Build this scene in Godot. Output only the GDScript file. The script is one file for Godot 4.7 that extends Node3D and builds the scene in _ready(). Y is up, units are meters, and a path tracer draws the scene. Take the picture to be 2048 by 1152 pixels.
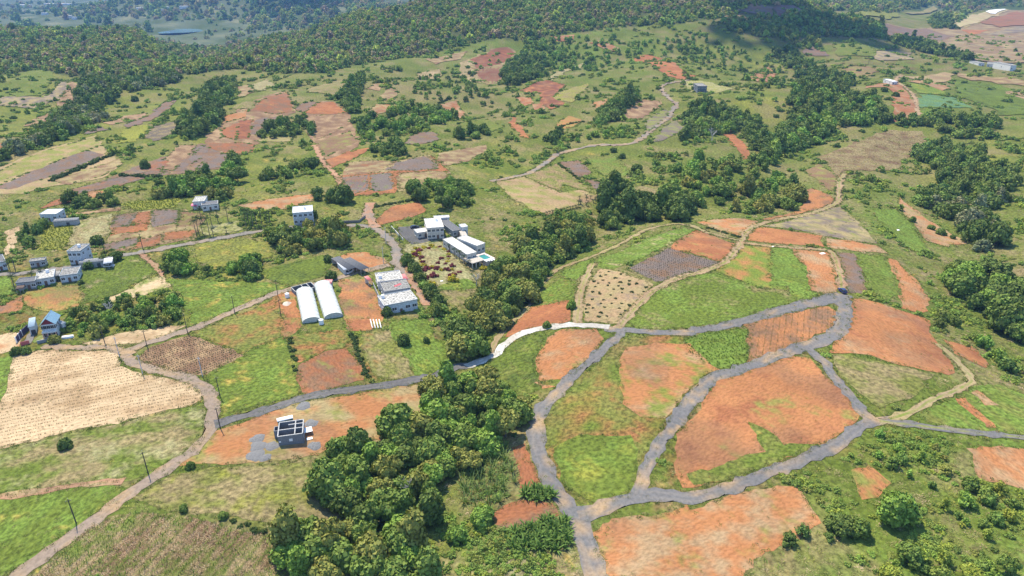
extends Node3D
# Hillside farmland seen from the air: camera, light, land, fields, roads, buildings, plants.

const EYE := Vector3(0, 120, 0)
const PITCH := -25.3
const FOV := 45.7
const ORIGIN := {"A": Vector2(0, 0), "B": Vector2(680, 0), "C": Vector2(1348, 0), "D": Vector2(0, 370), "E": Vector2(680, 370), "F": Vector2(1348, 370), "G": Vector2(0, 758), "H": Vector2(680, 758), "I": Vector2(1348, 758)}
const SUN_TO := Vector3(-0.38, 1.15, -0.56)   # from the land towards the sun

var rng := RandomNumberGenerator.new()
var n_big := FastNoiseLite.new()
var n_mid := FastNoiseLite.new()
var n_small := FastNoiseLite.new()
var n_patch := FastNoiseLite.new()
var taken := {}
var mats := {}
var meshes := {}
var cam_basis: Basis
var focal := 1.0

# ---------------------------------------------------------------- land height
const GX0 := -760.0
const GZ0 := -1240.0
const GS := 5.0
const GNX := 305
const GNZ := 256
var grid := PackedFloat32Array()
var ravines := []
var crest_x := [-3000.0, -740.0, -680.0, -600.0, -430.0, -263.0, -120.0, 500.0, 650.0, 800.0, 3000.0]
var crest_h := [2.0, 2.0, -32.0, -44.0, -8.0, 36.0, 62.0, 75.0, 30.0, 5.0, 5.0]

func crest(x: float) -> float:
	for i in range(1, crest_x.size()):
		if x < crest_x[i]:
			var t: float = (x - crest_x[i - 1]) / (crest_x[i] - crest_x[i - 1])
			return lerpf(crest_h[i - 1], crest_h[i], t * t * (3.0 - 2.0 * t))
	return 10.0

func bump(x: float, z: float, cx: float, cz: float, s: float) -> float:
	var q := ((x - cx) * (x - cx) + (z - cz) * (z - cz)) / (2.0 * s * s)
	return exp(-q) if q < 12.0 else 0.0

func height_raw(x: float, z: float) -> float:
	var d := -z
	var y: float = n_big.get_noise_2d(x, z) * lerpf(1.2, 11.0, smoothstep(220.0, 800.0, d)) * (1.0 - 0.55 * smoothstep(1000.0, 1300.0, d))
	y += 5.0 * bump(x, z, 95, -235, 65) + 3.0 * bump(x, z, -80, -150, 60) + 9.0 * bump(x, z, 190, -780, 70) + 7.0 * bump(x, z, 330, -690, 60)
	if d < 1100.0:
		for r in ravines:
			var best := 1e9
			var p := Vector2(x, z)
			for i in range(1, r.pts.size()):
				best = minf(best, p.distance_squared_to(Geometry2D.get_closest_point_to_segment(p, r.pts[i - 1], r.pts[i])))
			y -= r.depth * exp(-best / (2.0 * r.wide * r.wide))
	if d > 850.0:
		y += crest(x * 1420.0 / maxf(d, 1000.0)) * smoothstep(880.0, 1420.0, d)
		y += 110.0 * smoothstep(1900.0, 2700.0, d) * smoothstep(450.0, 900.0, x)
		y = lerpf(y, -80.0, smoothstep(1440.0, 1900.0, d) * (1.0 - smoothstep(450.0, 900.0, x)))
		y += 360.0 * bump(x, z, -900, -3500, 380) + 62.0 * bump(x, z, -520, -2520, 210) + 26.0 * bump(x, z, -1700, -3150, 220) - 12.0 * bump(x * 1.7, z, -1085.0 * 1.7, -2400, 78)
	return y

func H(x: float, z: float) -> float:
	var fx := (x - GX0) / GS
	var fz := (z - GZ0) / GS
	if fx < 0.0 or fz < 0.0 or fx >= GNX - 1.0 or fz >= GNZ - 1.0:
		return height_raw(x, z)
	var ix := int(fx)
	var iz := int(fz)
	fx -= ix
	fz -= iz
	var k := iz * GNX + ix
	return lerpf(lerpf(grid[k], grid[k + 1], fx), lerpf(grid[k + GNX], grid[k + GNX + 1], fx), fz)

func up_at(x: float, z: float, e := 4.0) -> Vector3:
	return Vector3(H(x - e, z) - H(x + e, z), 2.0 * e, H(x, z - e) - H(x, z + e)).normalized()

# ---------------------------------------------------------------- photograph pixels to places
func ray(p: Vector2) -> Vector3:
	return (cam_basis * Vector3((p.x - 1024.0) / focal, (576.0 - p.y) / focal, -1.0)).normalized()

func flat_at(p: Vector2, y := 0.0) -> Vector3:
	var r := ray(p)
	return EYE + r * ((y - EYE.y) / minf(r.y, -0.005))

func spot(p: Vector2, above := 0.0) -> Vector3:   # where the line of sight through a pixel meets the land (or a level above it)
	var r := ray(p)
	var t := 60.0
	var last := t
	while t < 9000.0:
		var q := EYE + r * t
		if q.y - above < H(q.x, q.z):
			break
		last = t
		t *= 1.012
	for i in 14:
		var m := (last + t) / 2.0
		var q2 := EYE + r * m
		if q2.y - above < H(q2.x, q2.z):
			t = m
		else:
			last = m
	return EYE + r * t

func pixels(s: String) -> PackedVector2Array:   # "D 70 985 300 965 G 10 20": crops of the photograph; "S" = whole photograph
	var out := PackedVector2Array()
	var o := Vector2.ZERO
	var k := 2.92571
	var parts := s.split(" ", false)
	var i := 0
	while i < parts.size():
		if parts[i] == "S":
			o = Vector2.ZERO
			k = 1.0
			i += 1
		elif ORIGIN.has(parts[i]):
			o = ORIGIN[parts[i]]
			k = 2.92571
			i += 1
		else:
			out.append(o + Vector2(parts[i].to_float(), parts[i + 1].to_float()) / k)
			i += 2
	return out

func land(s: String) -> PackedVector2Array:   # the same outline on the land, in x and z
	var out := PackedVector2Array()
	for p in pixels(s):
		var q := spot(p)
		out.append(Vector2(q.x, q.z))
	return out

# ---------------------------------------------------------------- nodes
func numbered(called: String) -> String:
	var n: int = taken.get(called, -1) + 1
	taken[called] = n
	return called if n == 0 else "%s_%03d" % [called, n]

func tag(o: Node, label := "", category := "", group := "", kind := "") -> Node:
	if label: o.set_meta("label", label)
	if category: o.set_meta("category", category)
	if group: o.set_meta("group", group)
	if kind: o.set_meta("kind", kind)
	return o

func thing(called: String, label: String, category: String, at: Vector3, turn := 0.0, group := "") -> Node3D:
	var o := Node3D.new()
	o.name = numbered(called)
	add_child(o)
	o.position = at
	o.rotation.y = turn
	tag(o, label, category, group)
	return o

func part(called: String, mesh: Mesh, m: Material, parent: Node, at := Vector3.ZERO, turn := 0.0) -> MeshInstance3D:
	var o := MeshInstance3D.new()
	o.name = called
	o.mesh = mesh
	o.material_override = m
	parent.add_child(o, true)
	o.position = at
	o.rotation.y = turn
	return o

func top_mesh(called: String, mesh: Mesh, m: Material) -> MeshInstance3D:
	var o := MeshInstance3D.new()
	o.name = numbered(called)
	o.mesh = mesh
	o.material_override = m
	add_child(o)
	return o

func stuff(called: String, mesh: Mesh, m: Material, places: Array, tints: Array, label: String, category: String) -> void:
	if places.is_empty():
		return
	var mm := MultiMesh.new()
	mm.transform_format = MultiMesh.TRANSFORM_3D
	mm.use_colors = true
	mm.mesh = mesh
	mm.instance_count = places.size()
	for i in places.size():
		mm.set_instance_transform(i, places[i])
		mm.set_instance_color(i, tints[i])
	var o := MultiMeshInstance3D.new()
	o.name = numbered(called)
	o.multimesh = mm
	o.material_override = m
	add_child(o)
	tag(o, label, category, "", "stuff")

func box_at(parent: Node, called: String, m: Material, at: Vector3, size: Vector3, turn := 0.0) -> MeshInstance3D:   # at = middle of the underside
	var key := "box%.2f,%.2f,%.2f" % [size.x, size.y, size.z]
	if not meshes.has(key):
		var b := BoxMesh.new()
		b.size = size
		meshes[key] = b
	return part(called, meshes[key], m, parent, at + Vector3(0, size.y / 2.0, 0), turn)

# ---------------------------------------------------------------- materials
func plain(key: String, c: Color, rough := 0.85, metal := 0.0) -> StandardMaterial3D:   # c is linear
	if not mats.has(key):
		var m := StandardMaterial3D.new()
		m.resource_name = key
		m.albedo_color = c.linear_to_srgb()
		m.roughness = rough
		m.metallic = metal
		mats[key] = m
	return mats[key]

func noise_texture(freq: float, lo: float, hi: float, octaves := 5, seed_ := 1, size := 1024) -> NoiseTexture2D:
	var f := FastNoiseLite.new()
	f.seed = seed_
	f.noise_type = FastNoiseLite.TYPE_SIMPLEX_SMOOTH
	f.frequency = freq
	f.fractal_octaves = octaves
	f.fractal_gain = 0.66
	var g := Gradient.new()
	g.offsets = PackedFloat32Array([0.0, 0.28, 0.5, 0.72, 1.0])
	g.colors = PackedColorArray([Color(lo, lo, lo), Color(lerpf(lo, hi, 0.25), lerpf(lo, hi, 0.25), lerpf(lo, hi, 0.24)), Color(lerpf(lo, hi, 0.55), lerpf(lo, hi, 0.56), lerpf(lo, hi, 0.54)), Color(lerpf(lo, hi, 0.8), lerpf(lo, hi, 0.79), lerpf(lo, hi, 0.77)), Color(hi, hi, hi)])
	var t := NoiseTexture2D.new()
	t.width = size
	t.height = size
	t.seamless = true
	t.seamless_blend_skirt = 0.3
	t.noise = f
	t.color_ramp = g
	return t

func stained(key: String, c: Color, scale := 0.25, lo := 0.45, rough := 0.9) -> StandardMaterial3D:   # weathered concrete, plaster, sheet metal
	if not mats.has(key):
		var m := plain(key, c, rough)
		m.albedo_texture = mats.stain_tex if lo < 0.6 else mats.soft_tex
		m.uv1_triplanar = true
		m.uv1_world_triplanar = true
		m.uv1_scale = Vector3(scale, scale, scale)
	return mats[key]

func make_materials() -> void:
	mats.stain_tex = noise_texture(0.012, 0.35, 1.0, 5, 11, 512)
	mats.soft_tex = noise_texture(0.012, 0.72, 1.0, 5, 12, 512)
	mats.ground_tex = noise_texture(0.01, 0.8, 1.0, 6, 13)
	mats.streak_tex = noise_texture(0.016, 0.74, 1.0, 6, 14)
	mats.scrub_tex = noise_texture(0.012, 0.5, 1.0, 6, 15, 2048)
	for k in [["ground", "scrub_tex", Vector3(0.019, 0.019, 0.019), true], ["soil", "streak_tex", Vector3(0.055, 0.028, 1), false], ["grass", "scrub_tex", Vector3(0.026, 0.02, 1), false], ["gravel", "ground_tex", Vector3(0.07, 0.07, 0.07), true]]:
		var m := StandardMaterial3D.new()
		m.resource_name = k[0]
		m.vertex_color_use_as_albedo = true
		m.albedo_texture = mats[k[1]]
		m.uv1_scale = k[2]
		m.uv1_triplanar = k[3]
		m.uv1_world_triplanar = k[3]
		m.roughness = 0.95
		m.metallic_specular = 0.2
		mats[k[0]] = m
	for k in [["leaf", 0.8], ["blade", 0.75]]:
		var m := StandardMaterial3D.new()
		m.resource_name = k[0]
		m.vertex_color_use_as_albedo = true
		m.roughness = k[1]
		m.metallic_specular = 0.25
		m.backlight_enabled = true
		m.backlight = Color(0.5, 0.56, 0.2)
		mats[k[0]] = m
	plain("bark", Color(0.14, 0.11, 0.085))
	plain("dead_wood", Color(0.45, 0.42, 0.38))

func leaf_tone(key: String, c: Color) -> StandardMaterial3D:
	if not mats.has(key):
		var m: StandardMaterial3D = mats.leaf.duplicate()
		m.resource_name = key
		m.albedo_color = c.linear_to_srgb()
		mats[key] = m
	return mats[key]

# ---------------------------------------------------------------- the scene
func _ready() -> void:
	var cam := Camera3D.new()
	cam.name = "camera"
	cam.fov = FOV
	cam.position = EYE
	cam.rotation_degrees.x = PITCH
	cam.near = 1.0
	cam.far = 20000.0
	cam.current = true
	add_child(cam)
	cam_basis = Basis.from_euler(Vector3(deg_to_rad(PITCH), 0, 0))
	focal = 576.0 / tan(deg_to_rad(FOV) / 2.0)
	var env := Environment.new()
	var sky_material := ProceduralSkyMaterial.new()
	sky_material.sky_top_color = Color(0.4, 0.52, 0.7)
	sky_material.sky_horizon_color = Color(0.74, 0.82, 0.9)
	sky_material.sky_curve = 0.12
	sky_material.ground_horizon_color = Color(0.6, 0.68, 0.75)
	sky_material.ground_bottom_color = Color(0.3, 0.32, 0.28)
	sky_material.sky_energy_multiplier = 1.2
	var sky := Sky.new()
	sky.sky_material = sky_material
	env.background_mode = Environment.BG_SKY
	env.sky = sky
	env.tonemap_mode = Environment.TONE_MAPPER_LINEAR
	env.tonemap_exposure = 1.75
	env.sdfgi_enabled = true
	env.ssao_enabled = true
	env.ssil_enabled = true
	env.fog_enabled = true
	env.fog_density = 0.00008
	env.fog_light_color = Color(0.52, 0.72, 0.96)
	var world := WorldEnvironment.new()
	world.environment = env
	world.name = "surroundings"
	add_child(world)
	var sun := DirectionalLight3D.new()
	sun.name = "sun"
	sun.light_energy = 1.5
	sun.light_color = Color(1.0, 0.95, 0.86)
	sun.light_angular_distance = 0.53
	sun.shadow_enabled = true
	add_child(sun)
	sun.look_at_from_position(SUN_TO * 100.0, Vector3.ZERO)

	rng.seed = 7
	for n in [[n_big, 1.0 / 230.0, 2, 3], [n_mid, 1.0 / 30.0, 3, 4], [n_small, 1.0 / 4.5, 2, 5], [n_patch, 1.0 / 11.0, 4, 6]]:
		n[0].noise_type = FastNoiseLite.TYPE_SIMPLEX_SMOOTH
		n[0].frequency = n[1]
		n[0].fractal_octaves = n[2]
		n[0].seed = n[3]
	var t0 := Time.get_ticks_msec()
	for r in [[4.5, 15.0, "S 700 1200 800 1040 860 900 930 800 935 700 960 620 1040 560 1120 500 1220 440 1350 415 1480 395 1560 330 1640 240 1700 200"], [6.0, 22.0, "S 2120 720 1980 600 1930 500 1900 400 1870 330 1840 290"]]:
		var pts := PackedVector2Array()
		for p in pixels(r[2]):
			var q := flat_at(p)
			pts.append(Vector2(q.x, q.z))
		ravines.append({"depth": r[0], "wide": r[1], "pts": pts})
	grid.resize(GNX * GNZ)
	for j in GNZ:
		for i in GNX:
			grid[j * GNX + i] = height_raw(GX0 + i * GS, GZ0 + j * GS)
	print("land ", Time.get_ticks_msec() - t0)
	make_materials()
	make_ground()
	print("ground ", Time.get_ticks_msec() - t0)
	make_fields()
	make_roads()
	make_far_setting()
	print("fields ", Time.get_ticks_msec() - t0)
	make_buildings()
	print("buildings ", Time.get_ticks_msec() - t0)
	make_woods()
	make_forest()
	make_scrub()
	make_crops()
	make_weeds()
	make_garden_plants()
	print("plants ", Time.get_ticks_msec() - t0)

func make_far_setting() -> void:
	# reservoir below the mountain
	var pts := []
	for i in 28:
		var a := TAU * i / 28.0
		var r := 1.0 + 0.16 * sin(a * 3.0 + 1.0)
		pts.append(Vector3(-1085.0 + cos(a) * 58.0 * r, -76.5, -2400.0 + sin(a) * 92.0 * r))
	var st := SurfaceTool.new()
	st.begin(Mesh.PRIMITIVE_TRIANGLES)
	for i in range(1, pts.size() - 1):
		for q in [pts[0], pts[i], pts[i + 1]]:
			st.set_normal(Vector3.UP)
			st.add_vertex(q)
	tag(top_mesh("reservoir_water", st.commit(), plain("water", Color(0.09, 0.19, 0.27), 0.12)), "blue reservoir water below the mountain foot", "water", "", "structure")
	# clouds above the land that shade the far slopes; they stand outside the picture
	var to := SUN_TO.normalized()
	for c in [["S 1610 40", 150.0, 110.0], ["S 1720 66", 80.0, 60.0], ["S 1490 62", 70.0, 70.0], ["S 620 8", 240.0, 240.0]]:
		var g := spot(pixels(c[0])[0])
		var at := g + to * (1500.0 / to.y)
		var o := thing("cloud", "white cumulus cloud that shades the far wooded slopes", "cloud", at, 0.0, "clouds over the far slopes")
		var cs := SurfaceTool.new()
		cs.begin(Mesh.PRIMITIVE_TRIANGLES)
		cs.set_smooth_group(0)
		for k in 13:
			var a := TAU * k * 0.618
			var rr: float = sqrt((k + 0.5) / 13.0)
			ball(cs, Vector3(cos(a) * rr * c[1], rng.randf_range(0, 60), sin(a) * rr * c[2]), (0.3 - 0.12 * rr) * c[1] * rng.randf_range(0.8, 1.3), 12, 9, Color.WHITE, 0.3, 0.7)
		cs.generate_normals()
		part("billow", cs.commit(), plain("cloud_white", Color(0.85, 0.85, 0.85)), o)
# ---------------------------------------------------------------- ground cover colours (linear base colours)
var PAL := {
	"green": Color(0.145, 0.192, 0.034), "bright": Color(0.165, 0.245, 0.045), "dark": Color(0.085, 0.12, 0.03), "yellow": Color(0.28, 0.285, 0.052), "gold": Color(0.5, 0.36, 0.09),
	"dry": Color(0.3, 0.24, 0.12), "straw": Color(0.46, 0.345, 0.21), "red": Color(0.265, 0.108, 0.052), "orange": Color(0.35, 0.158, 0.068), "brown": Color(0.185, 0.113, 0.068), "maroon": Color(0.165, 0.068, 0.043),
	"grey": Color(0.155, 0.125, 0.108), "tan": Color(0.32, 0.222, 0.125), "olive": Color(0.2, 0.212, 0.055), "forest": Color(0.1, 0.12, 0.04), "plain": Color(0.14, 0.17, 0.085), "teal": Color(0.13, 0.24, 0.13), "pale": Color(0.36, 0.335, 0.17),
	"gravel": Color(0.138, 0.136, 0.137), "asphalt": Color(0.105, 0.103, 0.103), "lane": Color(0.24, 0.188, 0.145), "concrete": Color(0.4, 0.378, 0.335), "track": Color(0.29, 0.21, 0.125), "redtrack": Color(0.34, 0.19, 0.115), "greyroad": Color(0.19, 0.175, 0.155),
	"white": Color(0.7, 0.7, 0.68)}

func blend(style: Array, x0: float, z0: float, dir := Vector2(1, 0)) -> Color:   # style = [main, second, share of second, size of patches, third, share of third]; patches are drawn out along dir
	var s: float = style[3]
	var a := (x0 * dir.x + z0 * dir.y) / s * 0.72
	var c0 := (z0 * dir.x - x0 * dir.y) / s * 1.1
	var v: float = n_patch.get_noise_2d(a, c0) * 0.8 + n_small.get_noise_2d(a * 1.4, c0 * 1.4) * 0.3
	var c: Color = PAL[style[0]]
	var e: float = 0.62 - style[2] * 1.24
	c = c.lerp(PAL[style[1]], smoothstep(e - 0.34, e + 0.34, v))
	if style.size() > 4:
		var w: float = n_patch.get_noise_2d(c0 * 0.8 + 311.0, a * 1.2 - 97.0) * 0.8 + n_small.get_noise_2d(x0 * 1.3 + 500.0, z0 * 1.3) * 0.4
		e = 0.62 - style[5] * 1.24
		c = c.lerp(PAL[style[4]], smoothstep(e - 0.22, e + 0.3, w) * 0.9)
	if PAL[style[0]].r > PAL[style[0]].g * 1.35:   # bare soil: darker, browner ground where it is damp or turned
		c = c.lerp(PAL.brown, smoothstep(0.0, 0.5, n_mid.get_noise_2d(x0 * 0.8 + 33.0, z0 * 0.8) + 0.35 * n_patch.get_noise_2d(a * 1.5, c0 * 1.5)) * 0.42)
	var b: float = 1.18 * (1.0 + 0.16 * n_mid.get_noise_2d(x0, z0))
	return Color(c.r * b, c.g * b, c.b * b)

var CONTROL := [
	[300, 1000, "green", "dry"], [700, 960, "olive", "dry"], [100, 900, "green", "dry"], [900, 1080, "dry", "green"], [1050, 1130, "pale", "dry"], [1700, 1000, "green", "bright"], [2000, 900, "green", "bright"], [1900, 1100, "bright", "green"], [1300, 1000, "green", "orange"],
	[1500, 860, "green", "orange"], [1000, 760, "green", "olive"], [700, 720, "green", "red"], [300, 640, "green", "yellow"], [100, 620, "green", "red"], [500, 560, "green", "yellow"], [900, 560, "green", "dry"], [1100, 480, "green", "dry"], [760, 500, "green", "dry"],
	[1880, 560, "olive", "dry"], [1820, 450, "bright", "green"], [2020, 560, "olive", "dry"], [1980, 700, "green", "dry"], [1950, 620, "green", "dry"], [1700, 330, "dry", "olive"], [1950, 330, "yellow", "olive"], [1550, 300, "green", "olive"], [1450, 380, "green", "bright"], [1350, 300, "olive", "green"],
	[1100, 330, "green", "yellow"], [950, 320, "green", "yellow"], [800, 260, "green", "dry"], [600, 340, "green", "yellow"], [600, 220, "green", "dry"], [400, 260, "yellow", "green"], [200, 240, "yellow", "olive"], [60, 220, "yellow", "green"], [100, 330, "olive", "dry"], [300, 380, "olive", "yellow"], [60, 450, "green", "dry"],
	[350, 430, "olive", "dry"], [560, 390, "yellow", "green"], [800, 180, "dry", "olive"], [1000, 220, "olive", "dry"], [1200, 160, "green", "olive"], [1150, 110, "bright", "green"], [1450, 130, "yellow", "green"], [1550, 200, "yellow", "olive"], [1700, 200, "olive", "green"], [1900, 180, "green", "olive"], [1700, 130, "olive", "brown"], [1950, 100, "dry", "olive"], [1600, 60, "green", "brown"],
	[1250, 230, "olive", "dry"], [1300, 380, "olive", "yellow"], [1600, 400, "olive", "dry"]]
const FOREST_EDGE := "S 0 150 80 140 185 162 350 152 480 138 620 152 700 132 850 110 1000 75 1060 85 1110 70 1230 55 1380 45 1470 34 1500 10 1600 12 1640 20 1780 28 1870 10 1900 35 1915 50 1930 28 1990 15 2110 14"

func forest_line() -> PackedVector2Array:
	var line := pixels(FOREST_EDGE)
	line.append(Vector2(2300, -900))
	line.append(Vector2(-300, -900))
	line.append(Vector2(-300, 155))
	return line

func pixel_of(p: Vector3) -> Vector2:
	var q := cam_basis.inverse() * (p - EYE)
	if q.z > -1.0:
		return Vector2(-9999, -9999)
	return Vector2(1024.0 + q.x / -q.z * focal, 576.0 - q.y / -q.z * focal)

func make_ground() -> void:
	# one sheet from below the camera to beyond the plain, with finer cells where the land is near
	var rows := 560
	var cols := 460
	var spots := []
	for c in CONTROL:
		var q := spot(Vector2(c[0], c[1]))
		spots.append([Vector2(q.x, q.z), PAL[c[2]], PAL[c[3]]])
	var line := forest_line()
	var verts := PackedVector3Array()
	var norms := PackedVector3Array()
	var cols_ := PackedColorArray()
	var k := 9
	var ds := []
	for i in rows + 1:
		ds.append(34.0 * pow(12000.0 / 34.0, float(i) / rows))
	var coarse := {}
	for i in rows + 1:
		var d: float = ds[i]
		for j in cols + 1:
			var u := (float(j) / cols * 2.0 - 1.0) * 1.55
			var x := u * d + u * 40.0
			var y := H(x, -d)
			verts.append(Vector3(x, y, -d))
			var e := maxf(3.0, d * 0.01)
			norms.append(Vector3(H(x - e, -d) - H(x + e, -d), 2.0 * e, H(x, -d - e) - H(x, -d + e)).normalized())
			var ci := i / k
			var cj := j / k
			var fi := float(i) / k - ci
			var fj := float(j) / k - cj
			var near := []
			for c4 in [[ci, cj], [ci, cj + 1], [ci + 1, cj], [ci + 1, cj + 1]]:
				var key: int = c4[0] * 1000 + c4[1]
				if not coarse.has(key):
					var dd: float = 34.0 * pow(12000.0 / 34.0, float(c4[0] * k) / rows)
					var cu := (float(c4[1] * k) / cols * 2.0 - 1.0) * 1.55
					var cx := cu * dd + cu * 40.0
					var ca := Color(0, 0, 0)
					var cb := Color(0, 0, 0)
					var ws := 0.0
					for s in spots:
						var sp: Vector2 = s[0]
						var w := 1.0 / (pow(Vector2((cx - sp.x) / dd, (dd + sp.y) / dd * 1.4).length_squared(), 1.6) + 0.0004)
						ca += s[1] * w
						cb += s[2] * w
						ws += w
					coarse[key] = [ca / ws, cb / ws]
				near.append(coarse[key])
			var w1 := [near[0][0].lerp(near[1][0], fj).lerp(near[2][0].lerp(near[3][0], fj), fi), near[0][1].lerp(near[1][1], fj).lerp(near[2][1].lerp(near[3][1], fj), fi)]
			var v := n_patch.get_noise_2d(x / 1.5, -d / 1.5) * 0.7 + n_small.get_noise_2d(x, -d) * 0.45
			var c: Color = w1[0].lerp(w1[1], smoothstep(-0.25, 0.35, v))
			var flowers := n_patch.get_noise_2d(-d / 0.8 + 40.0, x / 0.8 + 900.0) + 0.3 * n_small.get_noise_2d(x * 1.5, -d * 1.5)
			c = c.lerp(PAL.gold, smoothstep(0.42, 0.58, flowers) * 0.7 if d < 520.0 and x < 60.0 else 0.0)
			var zone := n_patch.get_noise_2d(x / 5.0 + 13.0, -d / 5.0) + 0.35 * n_patch.get_noise_2d(x / 1.7, -d / 1.7 + 60.0)
			c = c.lerp(PAL.green, smoothstep(-0.1, 0.35, zone) * 0.75).lerp(PAL.dry, smoothstep(0.15, 0.5, -zone) * 0.55)
			c = c.lerp(PAL.dry if v > 0.0 else PAL.olive, smoothstep(0.15, 0.5, n_mid.get_noise_2d(x / 2.2 + 70.0, -d / 2.2)) * 0.6)
			if d > 820.0 and Geometry2D.is_point_in_polygon(pixel_of(Vector3(x, y, -d)), line):
				c = PAL.forest.lerp(PAL.olive, smoothstep(0.0, 0.5, v) * 0.6)
			if d > 2000.0:
				var far := n_patch.get_noise_2d(x / 14.0, -d / 20.0) + 0.6 * n_mid.get_noise_2d(x / 6.0, -d / 9.0)
				c = PAL.plain.lerp(PAL.dark, smoothstep(-0.1, 0.4, far)).lerp(PAL.pale, smoothstep(0.3, 0.65, -far) * 0.5)
			var m := 1.06 * (1.0 + 0.2 * n_mid.get_noise_2d(x, -d))
			cols_.append(Color(c.r * m, c.g * m, c.b * m))
	var idx := PackedInt32Array()
	for i in rows:
		for j in cols:
			var a := i * (cols + 1) + j
			idx.append_array([a, a + cols + 1, a + 1, a + 1, a + cols + 1, a + cols + 2])
	tag(top_mesh("ground", arrays(verts, norms, cols_, PackedVector2Array(), idx), mats.ground), "rolling green and dry grass land under the fields and woods", "ground", "", "structure")

func arrays(verts: PackedVector3Array, norms: PackedVector3Array, cols: PackedColorArray, uvs: PackedVector2Array, idx: PackedInt32Array) -> ArrayMesh:
	var a := []
	a.resize(Mesh.ARRAY_MAX)
	a[Mesh.ARRAY_VERTEX] = verts
	a[Mesh.ARRAY_NORMAL] = norms
	if cols.size(): a[Mesh.ARRAY_COLOR] = cols
	if uvs.size(): a[Mesh.ARRAY_TEX_UV] = uvs
	a[Mesh.ARRAY_INDEX] = idx
	var m := ArrayMesh.new()
	m.add_surface_from_arrays(Mesh.PRIMITIVE_TRIANGLES, a)
	return m

var covered := {}   # 2 m cells that a field, road or yard covers

func ragged(poly: PackedVector2Array, step: float, amount: float) -> PackedVector2Array:
	var out := PackedVector2Array()
	for i in poly.size():
		var a := poly[i]
		var b := poly[(i + 1) % poly.size()]
		var n := maxi(1, int(a.distance_to(b) / step))
		for j in n:
			var p := a.lerp(b, float(j) / n)
			out.append(p + Vector2(n_small.get_noise_2d(p.x * 1.7, p.y * 1.7), n_small.get_noise_2d(p.x * 1.7 + 77.0, p.y * 1.7 - 31.0)) * amount * 2.0 + Vector2(n_mid.get_noise_2d(p.x * 2.0, p.y * 2.0), n_mid.get_noise_2d(p.x * 2.0 - 50.0, p.y * 2.0)) * amount * 1.6)
	return out

func sheet(called: String, label: String, category: String, poly_in: PackedVector2Array, style: Array, m: Material, lift: float, dir := Vector2(1, 0), edge := 0.8, group := "", cell_k := 0.0048) -> MeshInstance3D:
	var mid := Vector2.ZERO
	for p in poly_in: mid += p
	mid /= poly_in.size()
	var dist := Vector3(mid.x, -120, mid.y).length()
	var cell := clampf(dist * cell_k, 0.9, 8.0)
	var poly := ragged(poly_in, cell * 2.0, edge * clampf(dist / 260.0, 0.7, 4.0))
	lift = lift * clampf(dist / 250.0, 1.0, 8.0) + 0.45 * pow(dist / 1000.0, 2.0)
	var lo := poly[0]
	var hi := poly[0]
	for p in poly:
		lo = lo.min(p)
		hi = hi.max(p)
	var nx := int((hi.x - lo.x) / cell) + 2
	var nz := int((hi.y - lo.y) / cell) + 2
	var inside := PackedByteArray()
	inside.resize((nx + 1) * (nz + 1))
	for j in nz + 1:
		for i in nx + 1:
			inside[j * (nx + 1) + i] = 1 if Geometry2D.is_point_in_polygon(lo + Vector2(i, j) * cell, poly) else 0
	var verts := PackedVector3Array()
	var norms := PackedVector3Array()
	var cols := PackedColorArray()
	var uvs := PackedVector2Array()
	var idx := PackedInt32Array()
	var at := {}
	var side := Vector2(-dir.y, dir.x)
	var add := func(p: Vector2) -> int:
		var n := verts.size()
		verts.append(Vector3(p.x, H(p.x, p.y) + lift, p.y))
		norms.append(up_at(p.x, p.y))
		cols.append(blend(style, p.x, p.y, dir))
		uvs.append(Vector2(p.dot(side), p.dot(dir)))
		return n
	for j in nz:
		for i in nx:
			var k := j * (nx + 1) + i
			var s := inside[k] + inside[k + 1] + inside[k + nx + 1] + inside[k + nx + 2]
			if s == 0:
				continue
			if s == 4:
				var q := []
				for c in [k, k + 1, k + nx + 2, k + nx + 1]:
					if not at.has(c):
						at[c] = add.call(lo + Vector2(c % (nx + 1), c / (nx + 1)) * cell)
					q.append(at[c])
				idx.append_array([q[0], q[1], q[2], q[0], q[2], q[3]])
			else:
				var o := lo + Vector2(i, j) * cell
				for piece in Geometry2D.intersect_polygons(PackedVector2Array([o, o + Vector2(cell, 0), o + Vector2(cell, cell), o + Vector2(0, cell)]), poly):
					var t := Geometry2D.triangulate_polygon(piece)
					var first := verts.size()
					for p in piece: add.call(p)
					for n in t: idx.append(first + n)
	# remember the ground that is covered
	if dist < 900.0:
		for j in nz + 1:
			for i in nx + 1:
				if inside[j * (nx + 1) + i]:
					var p := lo + Vector2(i, j) * cell
					covered[Vector2i(floori(p.x / 3.0), floori(p.y / 3.0))] = true
	var o := top_mesh(called, arrays(verts, norms, cols, uvs, idx), m)
	tag(o, label, category, group, "structure")
	return o

func is_covered(x: float, z: float) -> bool:
	return covered.has(Vector2i(floori(x / 3.0), floori(z / 3.0)))

func smooth_line(s: String, closed := false) -> PackedVector2Array:
	var p := land(s)
	var out := PackedVector2Array()
	for i in p.size() - 1:
		var a := p[maxi(i - 1, 0)]
		var b := p[i]
		var c := p[i + 1]
		var d := p[mini(i + 2, p.size() - 1)]
		var n := maxi(2, int(b.distance_to(c) / 2.0))
		for j in n:
			out.append(b.cubic_interpolate(c, a, d, float(j) / n))
	out.append(p[-1])
	return out

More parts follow.
